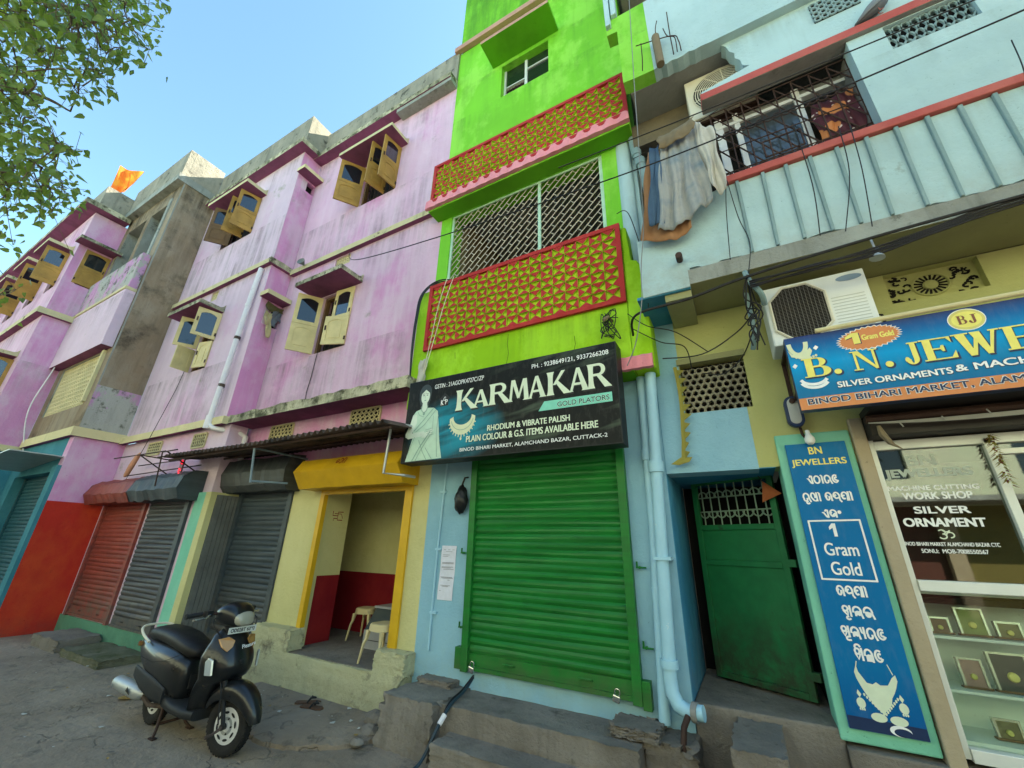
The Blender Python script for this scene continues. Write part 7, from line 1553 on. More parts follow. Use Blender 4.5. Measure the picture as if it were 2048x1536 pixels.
# ================================================================== WIRES
def wire(name, label, paths, rad, mat='cable', n=6):
    mb = MB()
    for p in paths: mb.tube(p, rad, n)
    return tag(mb.build(name, mat, None, smooth=True), label, 'cable')
wire('overhead_cable', 'upper black cable crossing in front of the barred balcony window', [sag((-1.2, -1.0, 5.62), (3.2, -1.0, 5.52), .04)], .006)
wire('overhead_cable', 'lower black cable stretched from the pink wall across both balconies', [spline([(-6.0, -.02, 6.98), (-4.6, -.8, 5.75), (-2.66, -1.0, 5.30), (-.6, -1.0, 5.16), (.5, -1.0, 5.15), (1.42, -1.0, 5.18), (3.4, -1.0, 5.3)], 10)], .0065)
wire('overhead_cable', 'thick black cable running under the turquoise balcony to the green wall', [spline([(-.70, -.33, 3.72), (-.59, -.66, 3.75), (-.13, -.66, 3.79), (.34, -.66, 3.87), (1.09, -.68, 3.925), (2.0, -.68, 3.965), (3.4, -.68, 4.0)], 10)], .012)
wire('overhead_cable', 'bundle of black cables sagging along the olive soffit above the air conditioner', [spline([(.35, -.66, 3.76+.02*k), (.8, -.67-.01*k, 3.79+.012*k-.03*(k % 2)), (1.14, -.67, 3.78+.02*k), (1.5, -.68, 3.84+.015*k), (2.0, -.66, 3.92+.02*k), (3.2, -.66, 4.0)], 8) for k in range(4)], .008)
for lab, pth in (('thin black wire below the maroon cloth, left of a close pair', [(1.23, -.71, 5.08), (1.2, -.68, 4.6), (1.06, -.65, 4.07)]), ('leftmost thin black wire dropping below the barred balcony window', [(.95, -.71, 5.3), (.95, -.68, 4.6), (.90, -.65, 4.09)]), ('thin black wire below the maroon cloth, right of a close pair', [(1.30, -.71, 5.05), (1.28, -.68, 4.6), (1.22, -.65, 4.05)]), ('wavy black wire hanging at the far right over the red rail', [(2.32, -.72, 5.3), (2.27, -.74, 4.95), (2.22, -.7, 4.7), (2.16, -.68, 4.4), (2.05, -.66, 4.11)]),
                 ('straight thin wire dropping from the pale shirt to the slab edge', [(.35, -.66, 4.95), (.30, -.66, 4.6), (.25, -.66, 4.08)]), ('curved thin wire from the rail end down to the conduit elbow', [(.36, -.67, 4.95), (.38, -.67, 4.5), (.42, -.66, 4.2), (.36, -.66, 3.9)])):
    wire('hanging_wire', lab, [spline(pth, 6)], .0042)['group'] = 'wires hanging over the turquoise parapet'
wire('hanging_wire', 'long thin grey wire hanging past the right end of the lattice balconies', [spline([(-.25, -.75, 8.4), (-.32, -.75, 6.9), (-.385, -.75, 5.34), (-.42, -.74, 4.69), (-.49, -.73, 4.2), (-.52, -.72, 3.84), (-.63, -.6, 3.5), (-.75, -.5, 3.32)], 8)], .005, flat('grey_wire', (.22, .23, .23)))
wire('hanging_wire', 'black wire from the lattice panel corner curving to the tangle by the signboard', [spline([(-.76, -.27, 5.4), (-.66, -.33, 5.35), (-.58, -.45, 5.1), (-.50, -.5, 4.6), (-.46, -.5, 4.2), (-.50, -.5, 3.9)], 8)], .005)
wire('cable_loop', 'thick black cable loop at the left edge of the lower lattice balcony', [spline([(-3.1, -.05, 5.28+.03*k), (-3.45, -.2, 5.32+.03*k), (-3.62-.02*k, -.32, 5.12), (-3.68-.015*k, -.33, 4.7), (-3.70-.01*k, -.32, 4.2), (-3.69, -.31, 3.75)], 8) for k in range(3)], .010)
wire('hanging_wire', 'pale cords trailing down the left part of the lower lattice balcony', [spline([(-3.2+.12*k, -.33, 5.25), (-3.28+.1*k, -.36, 4.8), (-3.35+.06*k, -.36, 4.3), (-3.42+.03*k, -.35, 3.9), (-3.46, -.33, 3.75)], 6) for k in range(2)], .005, 'accream')
q = random.Random(31)
wire('wire_tangle', 'tangle of cut black wires at the right corner above the black signboard', [spline([(-.95, -.30, 3.95)]+[(-.95+q.uniform(-.08, .12), -.34-q.uniform(0, .06), 3.95+q.uniform(-.25, .1)) for _ in range(4)], 5) for k in range(8)]+[spline([(-.74, -.30, 4.0), (-.55, -.35, 3.78), (-.3, -.35, 3.65), (-.05, -.2, 3.45)], 6), spline([(-.70, -.32, 3.8), (-.45, -.3, 3.60), (-.25, -.2, 3.55), (-.22, -.1, 3.35)], 6)], .005)
wire('conduit_stub', 'short grey conduit stub poking from the lime wall above the black signboard', [[(-.92, -.265, 3.98), (-.93, -.38, 3.97), (-.97, -.42, 3.92)]], .02, 'browncloth')
wire('conduit_elbow', 'grey conduit with a bent top beside the air conditioner', [[(.34, -.30, 3.92), (.34, -.32, 3.5), (.31, -.2, 3.4)], spline([(.34, -.60, 3.96), (.36, -.62, 3.84), (.42, -.60, 3.72), (.44, -.5, 3.66)], 6)], .022, 'turqrib')
wire('wire_tangle', 'knot of black wires wound round the conduit beside the air conditioner', [spline([(.35, -.64, 3.9)]+[(.33+q.uniform(-.05, .08), -.45-q.uniform(0, .18), 3.7-.1*j+q.uniform(-.04, .04)) for j in range(5)], 6) for k in range(7)]+[spline([(.33, -.4, 3.5), (.22, -.2, 3.35), (.05, -.1, 3.25), (-.12, -.05, 3.3)], 6), spline([(.34, -.5, 3.6), (.2, -.4, 3.5), (-.1, -.4, 3.35), (-.45, -.3, 3.42)], 6)], .006)
wire('wall_wire', 'thin black wire running down the pale pink wall from the small open window', [[(-11.0+1.0, -.465, 5.5), (-10.15, -.48, 4.6), (-10.35, -.55, 3.6), (-10.6, -.6, 2.75)]], .006)
wire('wall_wire', 'thin black wire running down the pink wall below the wide open window', [[(-6.3, -.02, 4.9), (-6.33, -.015, 4.4), (-6.36, -.02, 4.1), (-6.3, -.03, 3.78)]], .007)
wire('white_cable', 'long pale cable swinging down the far pink bay', [spline([(XD+.2, -1.21, 8.6), (XD+.2, -1.3, 7.0), (XD+.3, -1.42, 5.6), (XD+.3, -1.50, 4.5), (XD+.3, -1.3, 3.6), (XD+.3, -1.2, 3.2)], 8)], .014, 'white_pipe')
wire('light_string', 'string of tiny bulbs and wires under the jewellery signboard', [sag((.93, -.25, 2.62), (3.2, -.28, 2.70+.03*k), .04+.02*k) for k in range(4)]+[[(1.1+.23*k, -.27, 2.60+.02*(k % 3)), (1.11+.23*k, -.28, 2.565+.02*(k % 3))] for k in range(8)], .0045, flat('grey_wire_pale', (.30, .30, .28)))
mb = MB(); mb.loft([[(x+a*math.cos(k*math.pi/3), -.22+a*math.sin(k*math.pi/3), z) for k in range(6)] for x, z, a in ((.99, 2.60, .012), (1.00, 2.53, .025), (1.03, 2.46, .02), (1.08, 2.42, .006))]); tag(mb.build('dried_leaf', 'browncloth', None, smooth=True), 'curled dry leaf hanging at the top left of the shop glass', 'leaf')
mb = MB(); q = random.Random(8)
for k in range(120):
    z = 2.52-.36*q.random(); a = q.uniform(0, 6.28); l_ = q.uniform(.02, .045); c = Vector((1.61+.012*math.cos(a), -.05+.012*math.sin(a), z)); e = Vector((math.cos(a)*l_, math.sin(a)*l_, -l_*.6)); s_ = Vector((-math.sin(a), math.cos(a), 0))*.008
    mb.poly([c-s_, c+s_, c+e], q.choice((0, 0, 1)))
tag(mb.build('garland', ['garland', M.setdefault('driedred', flat('dried_red', (.16, .03, .02), .9))]), 'dried leaf and flower garland on the aluminium mullion of the shop glass', 'garland')
# broken stub pole and bent rebars on the turquoise slab edge
t = thing('broken_post', 'broken concrete stub with bent rusty rebars on the turquoise slab edge', 'broken post', (0, -.72, 6.92))
mb = MB(); mb.tube([(-.02, -.75, 6.86), (-.025, -.76, 7.36)], .045, 10); mb.build('stub', 'browncloth', t, smooth=True, sharp=40)
mb = MB()
for p in ([(-.02, -.76, 7.3), (-.01, -.76, 7.5), (.02, -.77, 7.62)], [(.13, -.73, 6.95), (.13, -.75, 7.3), (.14, -.76, 7.7)], [(.21, -.73, 6.95), (.20, -.76, 7.1), (.14, -.77, 7.22), (-.25, -.76, 7.38)], [(.17, -.74, 6.95), (.17, -.76, 7.18), (.10, -.77, 7.25), (.07, -.77, 7.42)], [(-.22, -.72, 6.95), (-.2, -.76, 7.1), (-.19, -.76, 7.38)]): mb.tube(spline(p, 5), .006, 6)
mb.build('rebar', 'iron', t, smooth=True)
mb = MB(); mb.tube([(-.15, -.62, 4.25), (-.15, -.72, 4.24)], .03, 10); tag(mb.build('drain_spout', 'iron', None), 'short dark drain spout in the turquoise parapet', 'pipe')
# ================================================================== FRAMED PICTURES IN THE SHOWCASE
def frame(label, x, z, w_, h_, y=.20, tone=(.28, .2, .1)):
    t = thing('picture_frame', label, 'picture frame', (x, y, z), 'framed souvenirs in the glass showcase')
    mb = MB(); mb.box(-w_/2, w_/2, -.012, .012, .012, h_); mb.build('print_panel', flat('souvenir_print', tone, .4), t, local=True)
    mb = MB()
    for a, b_, c, e in ((-w_/2-.012, -w_/2, 0.01, h_+.012), (w_/2, w_/2+.012, 0.01, h_+.012), (-w_/2, w_/2, h_, h_+.012)): mb.box(a, b_, -.02, .02, c, e)
    mb.build('frame', M.setdefault('framedull', paint('dull_frame_edge', (.50, .52, .46), .2, .5, .1)), t, local=True)
    mb = MB(); mb.box(-w_/2-.02, w_/2+.02, -.03, .03, 0, .012); mb.build('base', 'woodbrown', t, local=True)
    mb = MB(); mb.lathe([(.0, .0), (w_*.18, .002), (w_*.14, .012), (0, .014)], (0, -.013, h_*.42), (0, -1, 0), 12); mb.build('medallion', 'palegold', t, local=True, smooth=True)
    t.rotation_euler = (R_(-8), 0, 0); return t
frame('smallest brown framed souvenir at the left of the top showcase shelf', 1.08, 1.206, .085, .09, tone=(.16, .09, .05)); frame('tall green framed souvenir in the middle of the top showcase shelf', 1.25, 1.206, .12, .16, tone=(.22, .26, .08)); frame('small olive framed souvenir at the right of the top showcase shelf', 1.42, 1.206, .10, .09, tone=(.2, .18, .08))
frame('reddish framed souvenir at the left of the middle showcase shelf', 1.17, .901, .10, .16, tone=(.32, .20, .17)); frame('large dark framed souvenir at the right of the middle showcase shelf', 1.36, .901, .16, .21, tone=(.05, .055, .05)); frame('small gold framed souvenir on the bottom showcase shelf', 1.25, .641, .10, .10, tone=(.2, .17, .08))
# ================================================================== TREE
tr_ = thing('street_tree', 'leafy green tree reaching in from the top left over the street', 'tree', (-9.2, -6.9, 0))
TIPS = [(-5.81,-3.82,6.76),(-4.48,-3.87,6.97),(-4.56,-3.86,6.91),(-4.37,-4.18,6.26),(-5.25,-3.95,7.34),(-5.83,-4.61,6.99),(-6.11,-4.47,7.09),(-5.51,-3.76,7.64),(-4.76,-3.97,5.81),(-4.67,-4.27,5.77),(-4.84,-4.49,6.05),(-5.11,-4.17,7.09),(-5.78,-4.30,6.88),(-5.08,-4.15,6.45),(-5.53,-4.05,7.67),(-5.05,-3.93,7.49),(-4.46,-4.14,5.45),(-6.16,-4.62,6.92),(-5.28,-4.26,6.38),(-5.13,-3.96,7.30),(-5.60,-4.48,6.32),(-5.43,-3.68,7.58),(-4.74,-4.10,6.23),(-4.56,-4.44,5.82),(-6.04,-4.58,7.18),(-4.67,-4.08,6.04),(-5.27,-3.84,6.14),(-5.71,-4.33,7.30),(-5.05,-3.89,7.31),(-4.61,-3.97,6.76),(-6.24,-4.29,7.01),(-5.65,-4.11,6.71),(-4.93,-4.16,6.34),(-6.28,-4.46,6.92),(-4.39,-4.13,5.81),(-5.28,-3.75,7.28),(-5.00,-3.81,6.10),(-4.88,-3.97,6.67),(-4.28,-3.93,5.65),(-5.31,-4.12,6.87),(-5.71,-3.96,6.33),(-5.10,-3.84,6.98),(-4.62,-4.04,5.83),(-5.75,-4.00,6.55),(-5.27,-3.98,7.27),(-5.11,-3.93,6.19),(-5.54,-3.82,6.49),(-4.17,-4.06,6.26),(-4.83,-4.06,5.78),(-4.34,-3.88,5.69),(-4.29,-4.18,5.80),(-4.77,-4.40,5.71),(-5.09,-4.48,6.37),(-5.53,-4.13,6.33),(-5.07,-4.48,5.70),(-5.61,-4.31,7.11),(-5.21,-4.36,6.76),(-6.22,-4.19,6.88),(-5.42,-3.77,7.24),(-4.40,-4.00,5.98),(-5.99,-3.93,7.15),(-5.43,-4.62,6.33),(-5.11,-4.11,6.93),(-4.68,-3.75,6.67),(-6.13,-4.42,7.03),(-4.51,-3.66,6.25),(-6.02,-4.23,7.21),(-5.04,-4.16,6.47),(-5.62,-4.21,6.93),(-4.67,-3.97,7.02),(-4.43,-3.93,6.38),(-5.38,-4.20,6.08),(-5.60,-3.87,6.81),(-5.07,-4.22,5.93),(-5.31,-4.23,6.13),(-5.63,-4.09,6.21),(-5.29,-4.53,6.10),(-5.33,-4.23,7.21),(-5.69,-4.10,6.58),(-5.82,-3.93,7.17),(-5.86,-4.22,6.91),(-5.90,-4.43,6.78),(-4.64,-3.93,6.23),(-4.87,-4.03,6.14),(-4.23,-3.97,6.43),(-5.14,-4.11,7.21),(-5.31,-4.06,7.44),(-6.10,-4.50,6.86),(-5.28,-4.28,6.73),(-5.07,-4.56,6.07),(-5.37,-4.58,6.44),(-5.39,-4.19,6.13),(-4.02,-3.76,6.05),(-5.04,-4.03,7.00),(-5.57,-3.88,6.15),(-5.05,-4.05,6.72),(-4.52,-4.19,6.18),(-4.85,-4.09,5.61),(-4.41,-3.84,5.77),(-4.19,-4.08,6.13),(-5.61,-4.08,7.27),(-5.64,-4.16,6.96),(-6.13,-4.63,6.95),(-4.24,-4.03,6.05),(-4.91,-3.91,7.10),(-4.86,-4.28,6.16),(-4.83,-4.03,6.38),(-5.17,-3.80,6.17),(-5.08,-3.71,6.82),(-5.12,-3.90,6.09),(-4.68,-4.51,5.88),(-4.47,-4.00,5.40),(-5.70,-3.92,6.23),(-4.52,-4.14,5.70),(-5.02,-4.46,6.12),(-4.90,-4.42,5.91),(-4.83,-4.40,5.83),(-5.65,-4.29,7.39),(-5.12,-3.82,6.36),(-4.83,-3.79,7.30),(-4.31,-4.01,6.27),(-4.59,-4.48,5.52),(-5.14,-4.25,6.34),(-4.39,-4.01,6.33),(-5.87,-3.94,7.33),(-5.79,-4.67,6.70),(-5.08,-4.32,6.68),(-4.33,-4.31,5.81),(-5.59,-3.62,7.47),(-4.53,-4.46,5.49),(-4.59,-4.30,6.17),(-4.37,-4.20,5.70),(-4.55,-4.13,5.62),(-5.18,-4.37,6.55),(-5.51,-3.55,7.27),(-5.19,-4.48,6.52),(-5.04,-4.05,6.11),(-6.00,-3.82,6.97),(-5.91,-4.27,6.76),(-4.84,-4.42,6.10),(-4.21,-3.88,6.13),(-4.58,-4.45,5.56),(-4.85,-4.10,5.86),(-4.95,-4.51,5.88),(-4.92,-4.32,6.40),(-5.71,-3.83,6.35),(-4.95,-3.79,6.44),(-5.42,-3.96,7.23),(-4.32,-4.28,5.80),(-5.62,-4.45,6.54),(-5.56,-4.44,6.92),(-4.12,-4.18,5.95),(-6.04,-4.47,6.72),(-5.10,-4.31,5.99),(-5.18,-4.40,6.69),(-4.42,-3.96,6.55),(-4.72,-3.69,6.64),(-6.23,-4.00,6.79),(-5.66,-3.83,6.18),(-5.81,-4.34,7.40),(-5.26,-3.93,5.91),(-4.74,-4.36,5.82),(-5.51,-4.06,6.94),(-4.85,-4.32,5.87),(-4.83,-3.69,6.42),(-4.37,-4.24,6.11),(-5.14,-3.79,7.44),(-6.13,-4.15,6.64),(-5.08,-3.83,6.06),(-4.75,-4.11,6.47),(-4.73,-4.38,6.22),(-5.65,-4.18,6.61),(-5.23,-3.81,6.47),(-5.03,-3.84,6.88),(-4.71,-3.90,6.15),(-4.99,-4.54,6.08),(-5.71,-3.87,6.58),(-4.97,-4.08,6.69),(-5.46,-3.76,7.73),(-4.24,-4.07,5.67),(-5.36,-4.29,6.75),(-4.37,-4.02,5.90),(-5.47,-3.85,6.85),(-4.87,-4.36,5.91),(-4.76,-3.82,5.67),(-4.78,-3.85,5.85),(-4.84,-3.89,6.50),(-5.08,-3.88,5.79),(-3.85,-3.81,6.12),(-4.40,-4.10,6.14),(-6.27,-3.77,5.73),(-7.04,-3.66,5.68),(-6.45,-3.80,5.21),(-5.97,-3.59,5.21),(-4.97,-4.32,5.36),(-5.82,-4.39,6.06),(-6.62,-3.99,5.36),(-7.04,-3.42,5.64),(-5.31,-3.61,4.55),(-4.96,-4.39,5.56),(-6.14,-4.04,5.88),(-5.60,-3.98,5.37),(-5.73,-4.10,5.17),(-6.60,-4.01,5.33),(-5.46,-4.29,6.00),(-6.91,-3.84,5.74),(-5.63,-4.15,5.86),(-6.13,-3.61,5.41),(-6.38,-4.17,6.24),(-5.88,-4.16,6.19),(-4.92,-4.29,5.18),(-5.07,-3.87,4.54),(-5.63,-4.35,5.68),(-4.94,-4.02,4.97),(-4.95,-4.01,5.09),(-6.39,-4.27,5.94),(-6.70,-3.89,6.00),(-4.92,-3.82,4.91),(-5.97,-4.04,4.94),(-5.35,-4.15,5.30),(-5.91,-4.10,6.15),(-5.53,-4.35,5.82),(-6.61,-4.27,6.13),(-7.18,-3.99,5.46),(-7.15,-3.77,5.38),(-5.51,-4.38,5.72),(-5.81,-3.92,5.02),(-5.77,-4.07,5.10),(-5.97,-4.03,5.72),(-5.22,-3.80,4.87),(-4.97,-3.86,4.73),(-6.47,-3.84,5.87),(-4.99,-4.17,4.84),(-4.75,-4.11,5.12),(-6.11,-4.09,5.82),(-6.86,-3.73,5.90),(-6.36,-4.29,6.61),(-6.35,-4.22,5.82),(-5.31,-3.74,4.75),(-5.96,-4.03,5.67),(-4.96,-4.13,4.98),(-5.07,-4.25,5.17),(-6.60,-3.87,5.41),(-6.41,-3.85,5.20),(-5.42,-3.94,5.08),(-6.05,-3.84,4.91),(-5.95,-4.44,6.38),(-6.18,-3.99,4.96),(-6.03,-3.72,5.75),(-5.41,-3.84,4.43),(-5.23,-4.07,4.69),(-6.19,-4.21,5.68),(-6.75,-4.09,5.66),(-5.61,-4.00,4.82),(-5.18,-4.29,5.51),(-4.95,-4.24,5.07),(-6.22,-3.90,5.63),(-5.54,-4.34,5.93),(-5.38,-3.67,4.65),(-5.93,-4.08,5.59),(-5.04,-4.29,5.68),(-5.67,-3.79,4.73),(-6.78,-3.72,6.10),(-5.79,-3.99,4.89),(-6.73,-4.08,5.69),(-5.45,-3.74,5.08),(-4.87,-4.11,5.25),(-5.91,-4.05,5.03),(-6.40,-4.28,6.60),(-4.65,-4.16,5.27),(-6.80,-4.16,5.99),(-5.32,-4.01,4.63),(-5.69,-4.13,5.99),(-6.73,-4.10,6.03),(-6.79,-3.90,5.93),(-6.17,-3.83,5.14),(-6.32,-4.46,6.68),(-6.56,-3.99,6.28),(-5.56,-3.92,4.90),(-6.24,-3.77,5.38),(-6.01,-4.34,6.13),(-5.42,-4.37,5.92),(-5.36,-3.68,4.77),(-5.85,-3.79,5.48),(-6.44,-4.18,6.28),(-5.66,-4.19,5.46),(-6.43,-3.64,5.63),(-5.89,-3.95,4.57),(-5.64,-3.62,5.48),(-6.05,-3.88,5.24),(-6.40,-3.70,5.98),(-4.88,-4.13,4.84),(-6.56,-4.37,6.51),(-5.57,-3.65,5.44),(-6.28,-3.77,5.93),(-5.79,-3.91,5.06),(-5.87,-3.71,5.25),(-5.41,-3.89,4.63),(-5.99,-4.50,6.42),(-5.75,-4.19,5.43),(-6.28,-3.62,5.35),(-6.26,-3.54,5.37),(-7.29,-3.94,5.39),(-5.18,-4.36,5.80),(-4.98,-4.22,5.07),(-6.06,-4.12,6.20),(-6.36,-4.24,6.69),(-5.69,-4.16,5.57),(-6.43,-3.77,5.47),(-6.89,-3.43,5.72),(-6.64,-3.69,5.99),(-5.24,-4.21,5.38),(-5.33,-3.69,4.95),(-5.79,-3.71,5.00),(-5.72,-4.10,5.13),(-4.74,-4.24,5.06),(-5.04,-4.17,5.05),(-6.92,-4.20,5.91),(-6.54,-4.13,5.61),(-5.96,-3.75,5.13),(-6.39,-4.02,6.13),(-6.30,-4.24,6.22),(-5.38,-4.15,5.03),(-5.00,-3.82,5.05),(-6.73,-3.78,5.35),(-5.23,-3.96,4.83),(-6.39,-3.54,5.25),(-5.88,-4.19,5.37),(-5.06,-4.19,5.73),(-5.10,-4.30,5.76),(-6.66,-4.29,6.26),(-5.20,-4.25,5.26),(-5.84,-3.95,4.74),(-5.22,-4.22,5.46),(-6.53,-4.02,6.02),(-5.64,-3.78,5.43),(-5.35,-4.22,5.99),(-6.10,-3.95,5.55),(-6.31,-4.16,5.87),(-6.07,-4.45,6.28),(-5.94,-3.84,4.29),(-5.97,-3.83,4.49),(-7.14,-3.70,4.94),(-7.13,-3.66,4.92),(-6.17,-3.63,3.90),(-7.16,-3.38,4.39),(-7.72,-3.42,4.37),(-7.11,-3.55,4.15),(-5.81,-3.62,3.85),(-6.21,-4.89,4.57),(-5.78,-5.39,5.39),(-4.89,-5.19,5.96),(-6.75,-5.47,4.87),(-5.86,-5.59,5.91),(-7.03,-4.94,5.22),(-5.54,-5.70,6.42),(-5.40,-4.98,3.96),(-5.07,-5.56,6.63),(-6.25,-6.23,7.00),(-4.53,-5.32,6.94),(-4.50,-5.75,5.81),(-4.14,-4.97,6.59),(-5.99,-6.30,7.29),(-7.08,-4.61,5.51),(-4.10,-5.17,6.30),(-4.21,-5.64,6.09),(-4.33,-4.95,5.51),(-7.18,-5.27,5.26),(-6.78,-4.96,6.34),(-5.35,-5.44,6.55),(-4.30,-5.71,6.30),(-3.99,-5.44,6.00),(-6.36,-5.93,6.85),(-6.81,-5.05,5.40),(-4.84,-5.37,6.40),(-6.71,-5.53,6.02),(-4.14,-5.12,6.21),(-5.36,-5.48,4.95),(-4.89,-5.69,5.54),(-6.22,-5.46,5.42),(-5.45,-5.16,4.81),(-4.35,-5.35,7.55),(-5.86,-4.86,5.67),(-5.89,-4.86,6.54),(-5.12,-5.88,6.22),(-5.02,-5.79,7.43),(-5.62,-5.50,5.99),(-4.84,-5.25,7.06),(-5.37,-5.00,5.50),(-5.82,-5.60,6.05),(-4.48,-5.51,6.90),(-4.07,-5.34,6.04),(-3.98,-5.38,7.49),(-4.30,-5.71,6.34),(-6.40,-5.94,6.58),(-5.90,-5.91,6.26),(-3.91,-5.48,6.60),(-6.28,-5.07,4.61),(-5.61,-5.55,5.82),(-6.57,-5.57,5.53),(-6.19,-5.45,6.39),(-4.45,-4.62,5.57),(-5.49,-5.09,5.40),(-5.27,-5.36,6.83),(-6.74,-5.20,6.41),(-6.28,-4.95,6.07),(-6.19,-5.51,5.64),(-5.61,-5.30,4.57),(-6.04,-5.43,6.37),(-6.07,-5.29,7.29),(-6.76,-5.55,6.61),(-7.12,-5.47,5.91),(-6.64,-5.47,5.04),(-6.95,-5.09,5.79),(-5.97,-5.70,5.88),(-7.11,-4.60,5.25),(-4.09,-5.40,7.17),(-6.84,-4.29,5.54),(-6.25,-5.21,5.17),(-6.48,-5.16,6.50),(-6.38,-4.51,4.85),(-6.00,-5.20,5.74),(-6.13,-5.15,4.08),(-4.01,-5.53,6.37),(-4.22,-5.08,6.69),(-4.91,-5.38,7.36),(-6.26,-4.79,4.94),(-4.87,-5.60,6.17),(-4.44,-5.74,5.71),(-7.21,-5.40,5.68),(-4.70,-5.55,6.09),(-4.59,-5.08,5.63),(-4.32,-5.34,5.96),(-4.25,-5.41,7.09),(-6.15,-5.17,6.96),(-5.38,-4.84,4.05),(-4.03,-4.86,5.81),(-7.12,-5.07,4.55),(-4.92,-4.61,4.77),(-6.44,-5.75,6.59),(-5.08,-5.52,8.32),(-4.24,-5.26,5.82),(-5.51,-5.36,5.87),(-6.45,-4.99,4.50),(-5.60,-5.10,4.75),(-4.27,-5.57,6.30),(-5.39,-4.67,6.45),(-5.82,-4.99,5.86),(-4.01,-5.45,5.78),(-4.55,-5.42,5.10),(-4.49,-5.22,6.17),(-5.01,-5.35,5.42),(-4.31,-4.87,5.78),(-6.66,-5.31,4.59),(-5.04,-5.09,4.65),(-6.61,-4.34,5.42),(-6.38,-5.96,6.27),(-4.31,-5.38,6.30),(-5.13,-5.47,5.07)]
m, nt, b = _mat('leaf'); oi = _noise(nt, _pos(nt), 2.1, 3)
col = _mix(nt, _ramp(nt, oi, .38, .62), (.05, .13, .03), (.20, .30, .045)); col = _mix(nt, _ramp(nt, _noise(nt, _pos(nt), 14, 2), .5, .7), col, (.06, .14, .04))
nt.links.new(col, b.inputs['Base Color']); b.inputs['Roughness'].default_value = .38
tl = nt.nodes.new('ShaderNodeBsdfTranslucent'); lc = _mix(nt, .5, col, (.42, .55, .06)); nt.links.new(lc, tl.inputs[0]); ms = nt.nodes.new('ShaderNodeMixShader'); ms.inputs[0].default_value = .42
nt.links.new(b.outputs[0], ms.inputs[1]); nt.links.new(tl.outputs[0], ms.inputs[2]); nt.links.new(ms.outputs[0], nt.nodes['Material Output'].inputs[0]); M['leaf'] = m
M['bark'] = plaster('bark', (.13, .10, .07), (.2, .16, .12), (.45, .6), 6, bump=1)
q = random.Random(17); hubs = []
trunk = spline([(-9.2, -6.9, 0), (-9.1, -6.8, 1.6), (-8.8, -6.4, 3.2), (-8.3, -6.0, 4.6), (-7.8, -5.6, 6.0)], 6)
mbt = MB(); mbt.tube(trunk, [.26-.15*i/(len(trunk)-1) for i in range(len(trunk))], 14); mbt.build('trunk', 'bark', tr_, smooth=True, sharp=180)
limbs = [[(-8.3, -6.0, 4.6), (-7.4, -5.0, 5.3), (-6.9, -4.2, 5.6), (-6.6, -3.9, 5.5)], [(-7.8, -5.6, 6.0), (-6.8, -4.8, 6.9), (-5.9, -4.2, 7.0), (-5.2, -3.9, 7.0)], [(-7.8, -5.6, 6.0), (-6.6, -5.2, 7.6), (-5.4, -4.4, 7.6), (-4.6, -3.8, 7.4)], [(-8.3, -6.0, 4.6), (-7.6, -5.2, 4.9), (-7.1, -4.3, 4.9), (-6.9, -3.8, 4.7)], [(-8.0, -5.8, 5.4), (-7.0, -4.8, 6.2), (-6.3, -4.1, 6.3), (-5.9, -3.8, 6.1)]]
mbl = MB()
for L in limbs:
    s_ = spline(L, 6); mbl.tube(s_, [.045-.036*i/(len(s_)-1) for i in range(len(s_))], 8); hubs += s_[4:]
tips = [Vector(p) for i, p in enumerate(TIPS) if i % 4]; leafs = MB()
nodes = list(hubs)
tips.sort(key=lambda p: min((v-p).length for v in hubs))
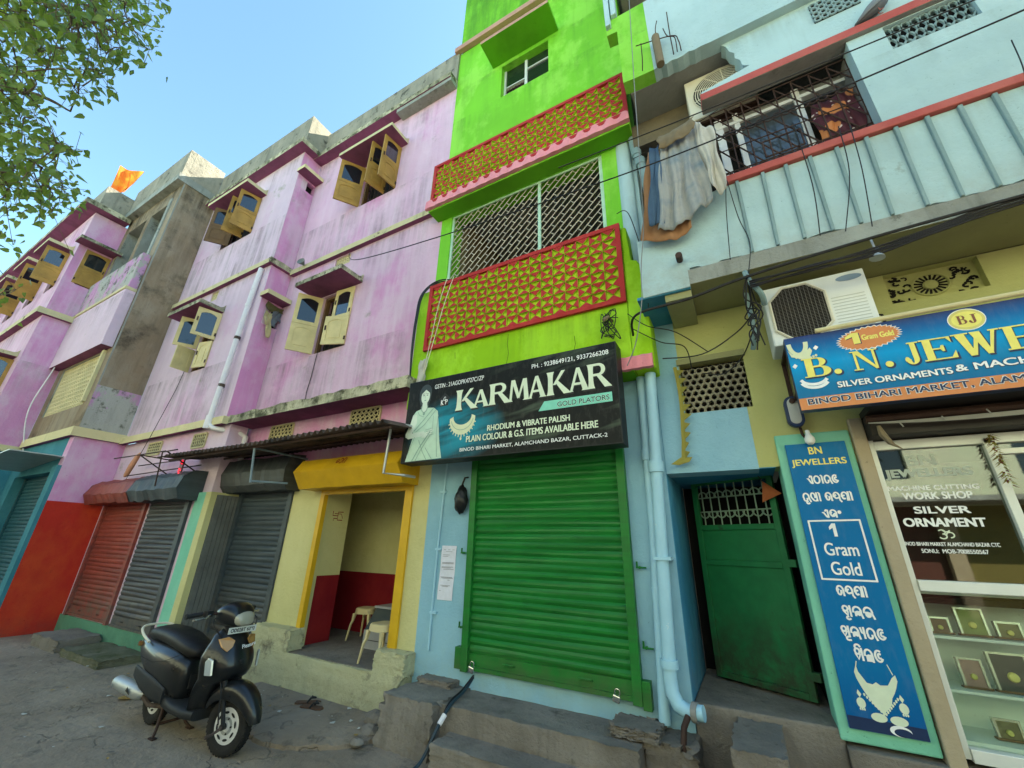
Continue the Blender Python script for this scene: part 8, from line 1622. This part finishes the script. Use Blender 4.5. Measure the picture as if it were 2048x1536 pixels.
for p in tips:
    h = min(nodes, key=lambda v: (v-p).length); nodes.append(p); mid = h.lerp(p, .5)+Vector((q.uniform(-.05, .05), q.uniform(-.05, .05), .03)); tw = spline([h, mid, p], 4); mbl.tube(tw, [.008-.005*i/(len(tw)-1) for i in range(len(tw))], 4)
    for k in range(q.randint(6, 11)):
        c = p+Vector((q.gauss(0, .11), q.gauss(0, .11), q.gauss(-.03, .11))); L = q.uniform(.05, .085); wd = L*q.uniform(.72, .92)
        ax = Vector((q.gauss(0, .7), q.gauss(0, .7), -q.uniform(.3, 1.1))).normalized(); sd = ax.cross(Vector((q.gauss(0, 1), q.gauss(0, 1), q.gauss(0, .6)))).normalized(); nn = ax.cross(sd)
        f = lambda a, b_, e=0: c+ax*(a*L)+sd*(b_*wd)+nn*(e*L)
        leafs.mesh([f(0, 0), f(-.06, .28, .10), f(.22, .5, .14), f(.55, .36, .09), f(1.12, 0, .02), f(.55, -.36, .09), f(.22, -.5, .14), f(-.06, -.28, .10), f(.5, 0)], ((0, 1, 2, 8), (2, 3, 8), (3, 4, 8), (4, 5, 8), (5, 6, 8), (6, 7, 0, 8)))
        if k % 3 == 0: leafs.tube([p, c], .0025, 3, 1)
mbl.build('limbs', 'bark', tr_, smooth=True, sharp=180); leafs.build('crown', ['leaf', 'bark'], tr_)
# ================================================================== HOUSE ACROSS THE STREET (shows in the shop glass, throws daylight back)
oh = thing('facing_house', 'pale mint house across the street reflected in the shop glass', 'building', (0, -15, 0))
OP = lambda u, d, w: (u, -15.0-d, w)
M['facing'] = plaster('pale_mint_plaster', (.64, .66, .48), (.56, .62, .44), (.45, .65), .8, (.4, .46, .4), (.58, .74), bump=.2)
hl = [(x, x+1.3, z, z+1.4) for z in (1.0, 4.2, 7.4) for x in range(-24, 26, 4)]
mb = MB(); mb.wall(OP, -34, 30, 3.3, 10, .3, [h for h in hl if h[2] > 3]); mb.build('wall', 'facing', oh)
for k in range(16):
    x = -34+4*k; mb = MB(); mb.box(x, x+3.6, .3, .4, 0, 3.3, T=OP); mb.build('shop_opening', flat('dim_shop_%s' % 'abcd'[k % 4], ((.03, .03, .03), (.10, .03, .02), (.16, .13, .03), (.03, .06, .09))[k % 4]), oh)
    mb = MB(); mb.box(x+3.6, x+4, 0, .5, 0, 3.3, T=OP); mb.build('pillar', 'tan', oh)
for h in hl:
    if h[2] < 3: continue
    mb = MB(); mb.box(h[0], h[1], .2, .3, h[2], h[3], T=OP); mb.build('window', 'pane', oh)
mb = MB(); mb.box(-34, 30, -1.6, 0, 3.3, 3.45, T=OP); mb.box(-34, 30, -.5, 0, 9.9, 10.1, T=OP); mb.build('canopy', 'concrete', oh)
# daylight blockers: roofs and rear walls of the two right-hand houses
mb = MB(); mb.box(-3.5, -.5, .26, 8, 13.8, 14); mb.box(-3.5, -.5, 7.9, 8.1, 0, 14); mb.build('roof', 'concrete', gb)
mb = MB(); mb.box(-.49, XR, .3, 8, 13.8, 14); mb.box(-.49, XR, 7.9, 8.1, 0, 14); mb.box(XR-.1, XR+.1, -.6, 8, 0, 14); mb.box(-.48, XR, .26, 1.3, 3.96, 4.12); mb.build('roof', 'concrete', tb)
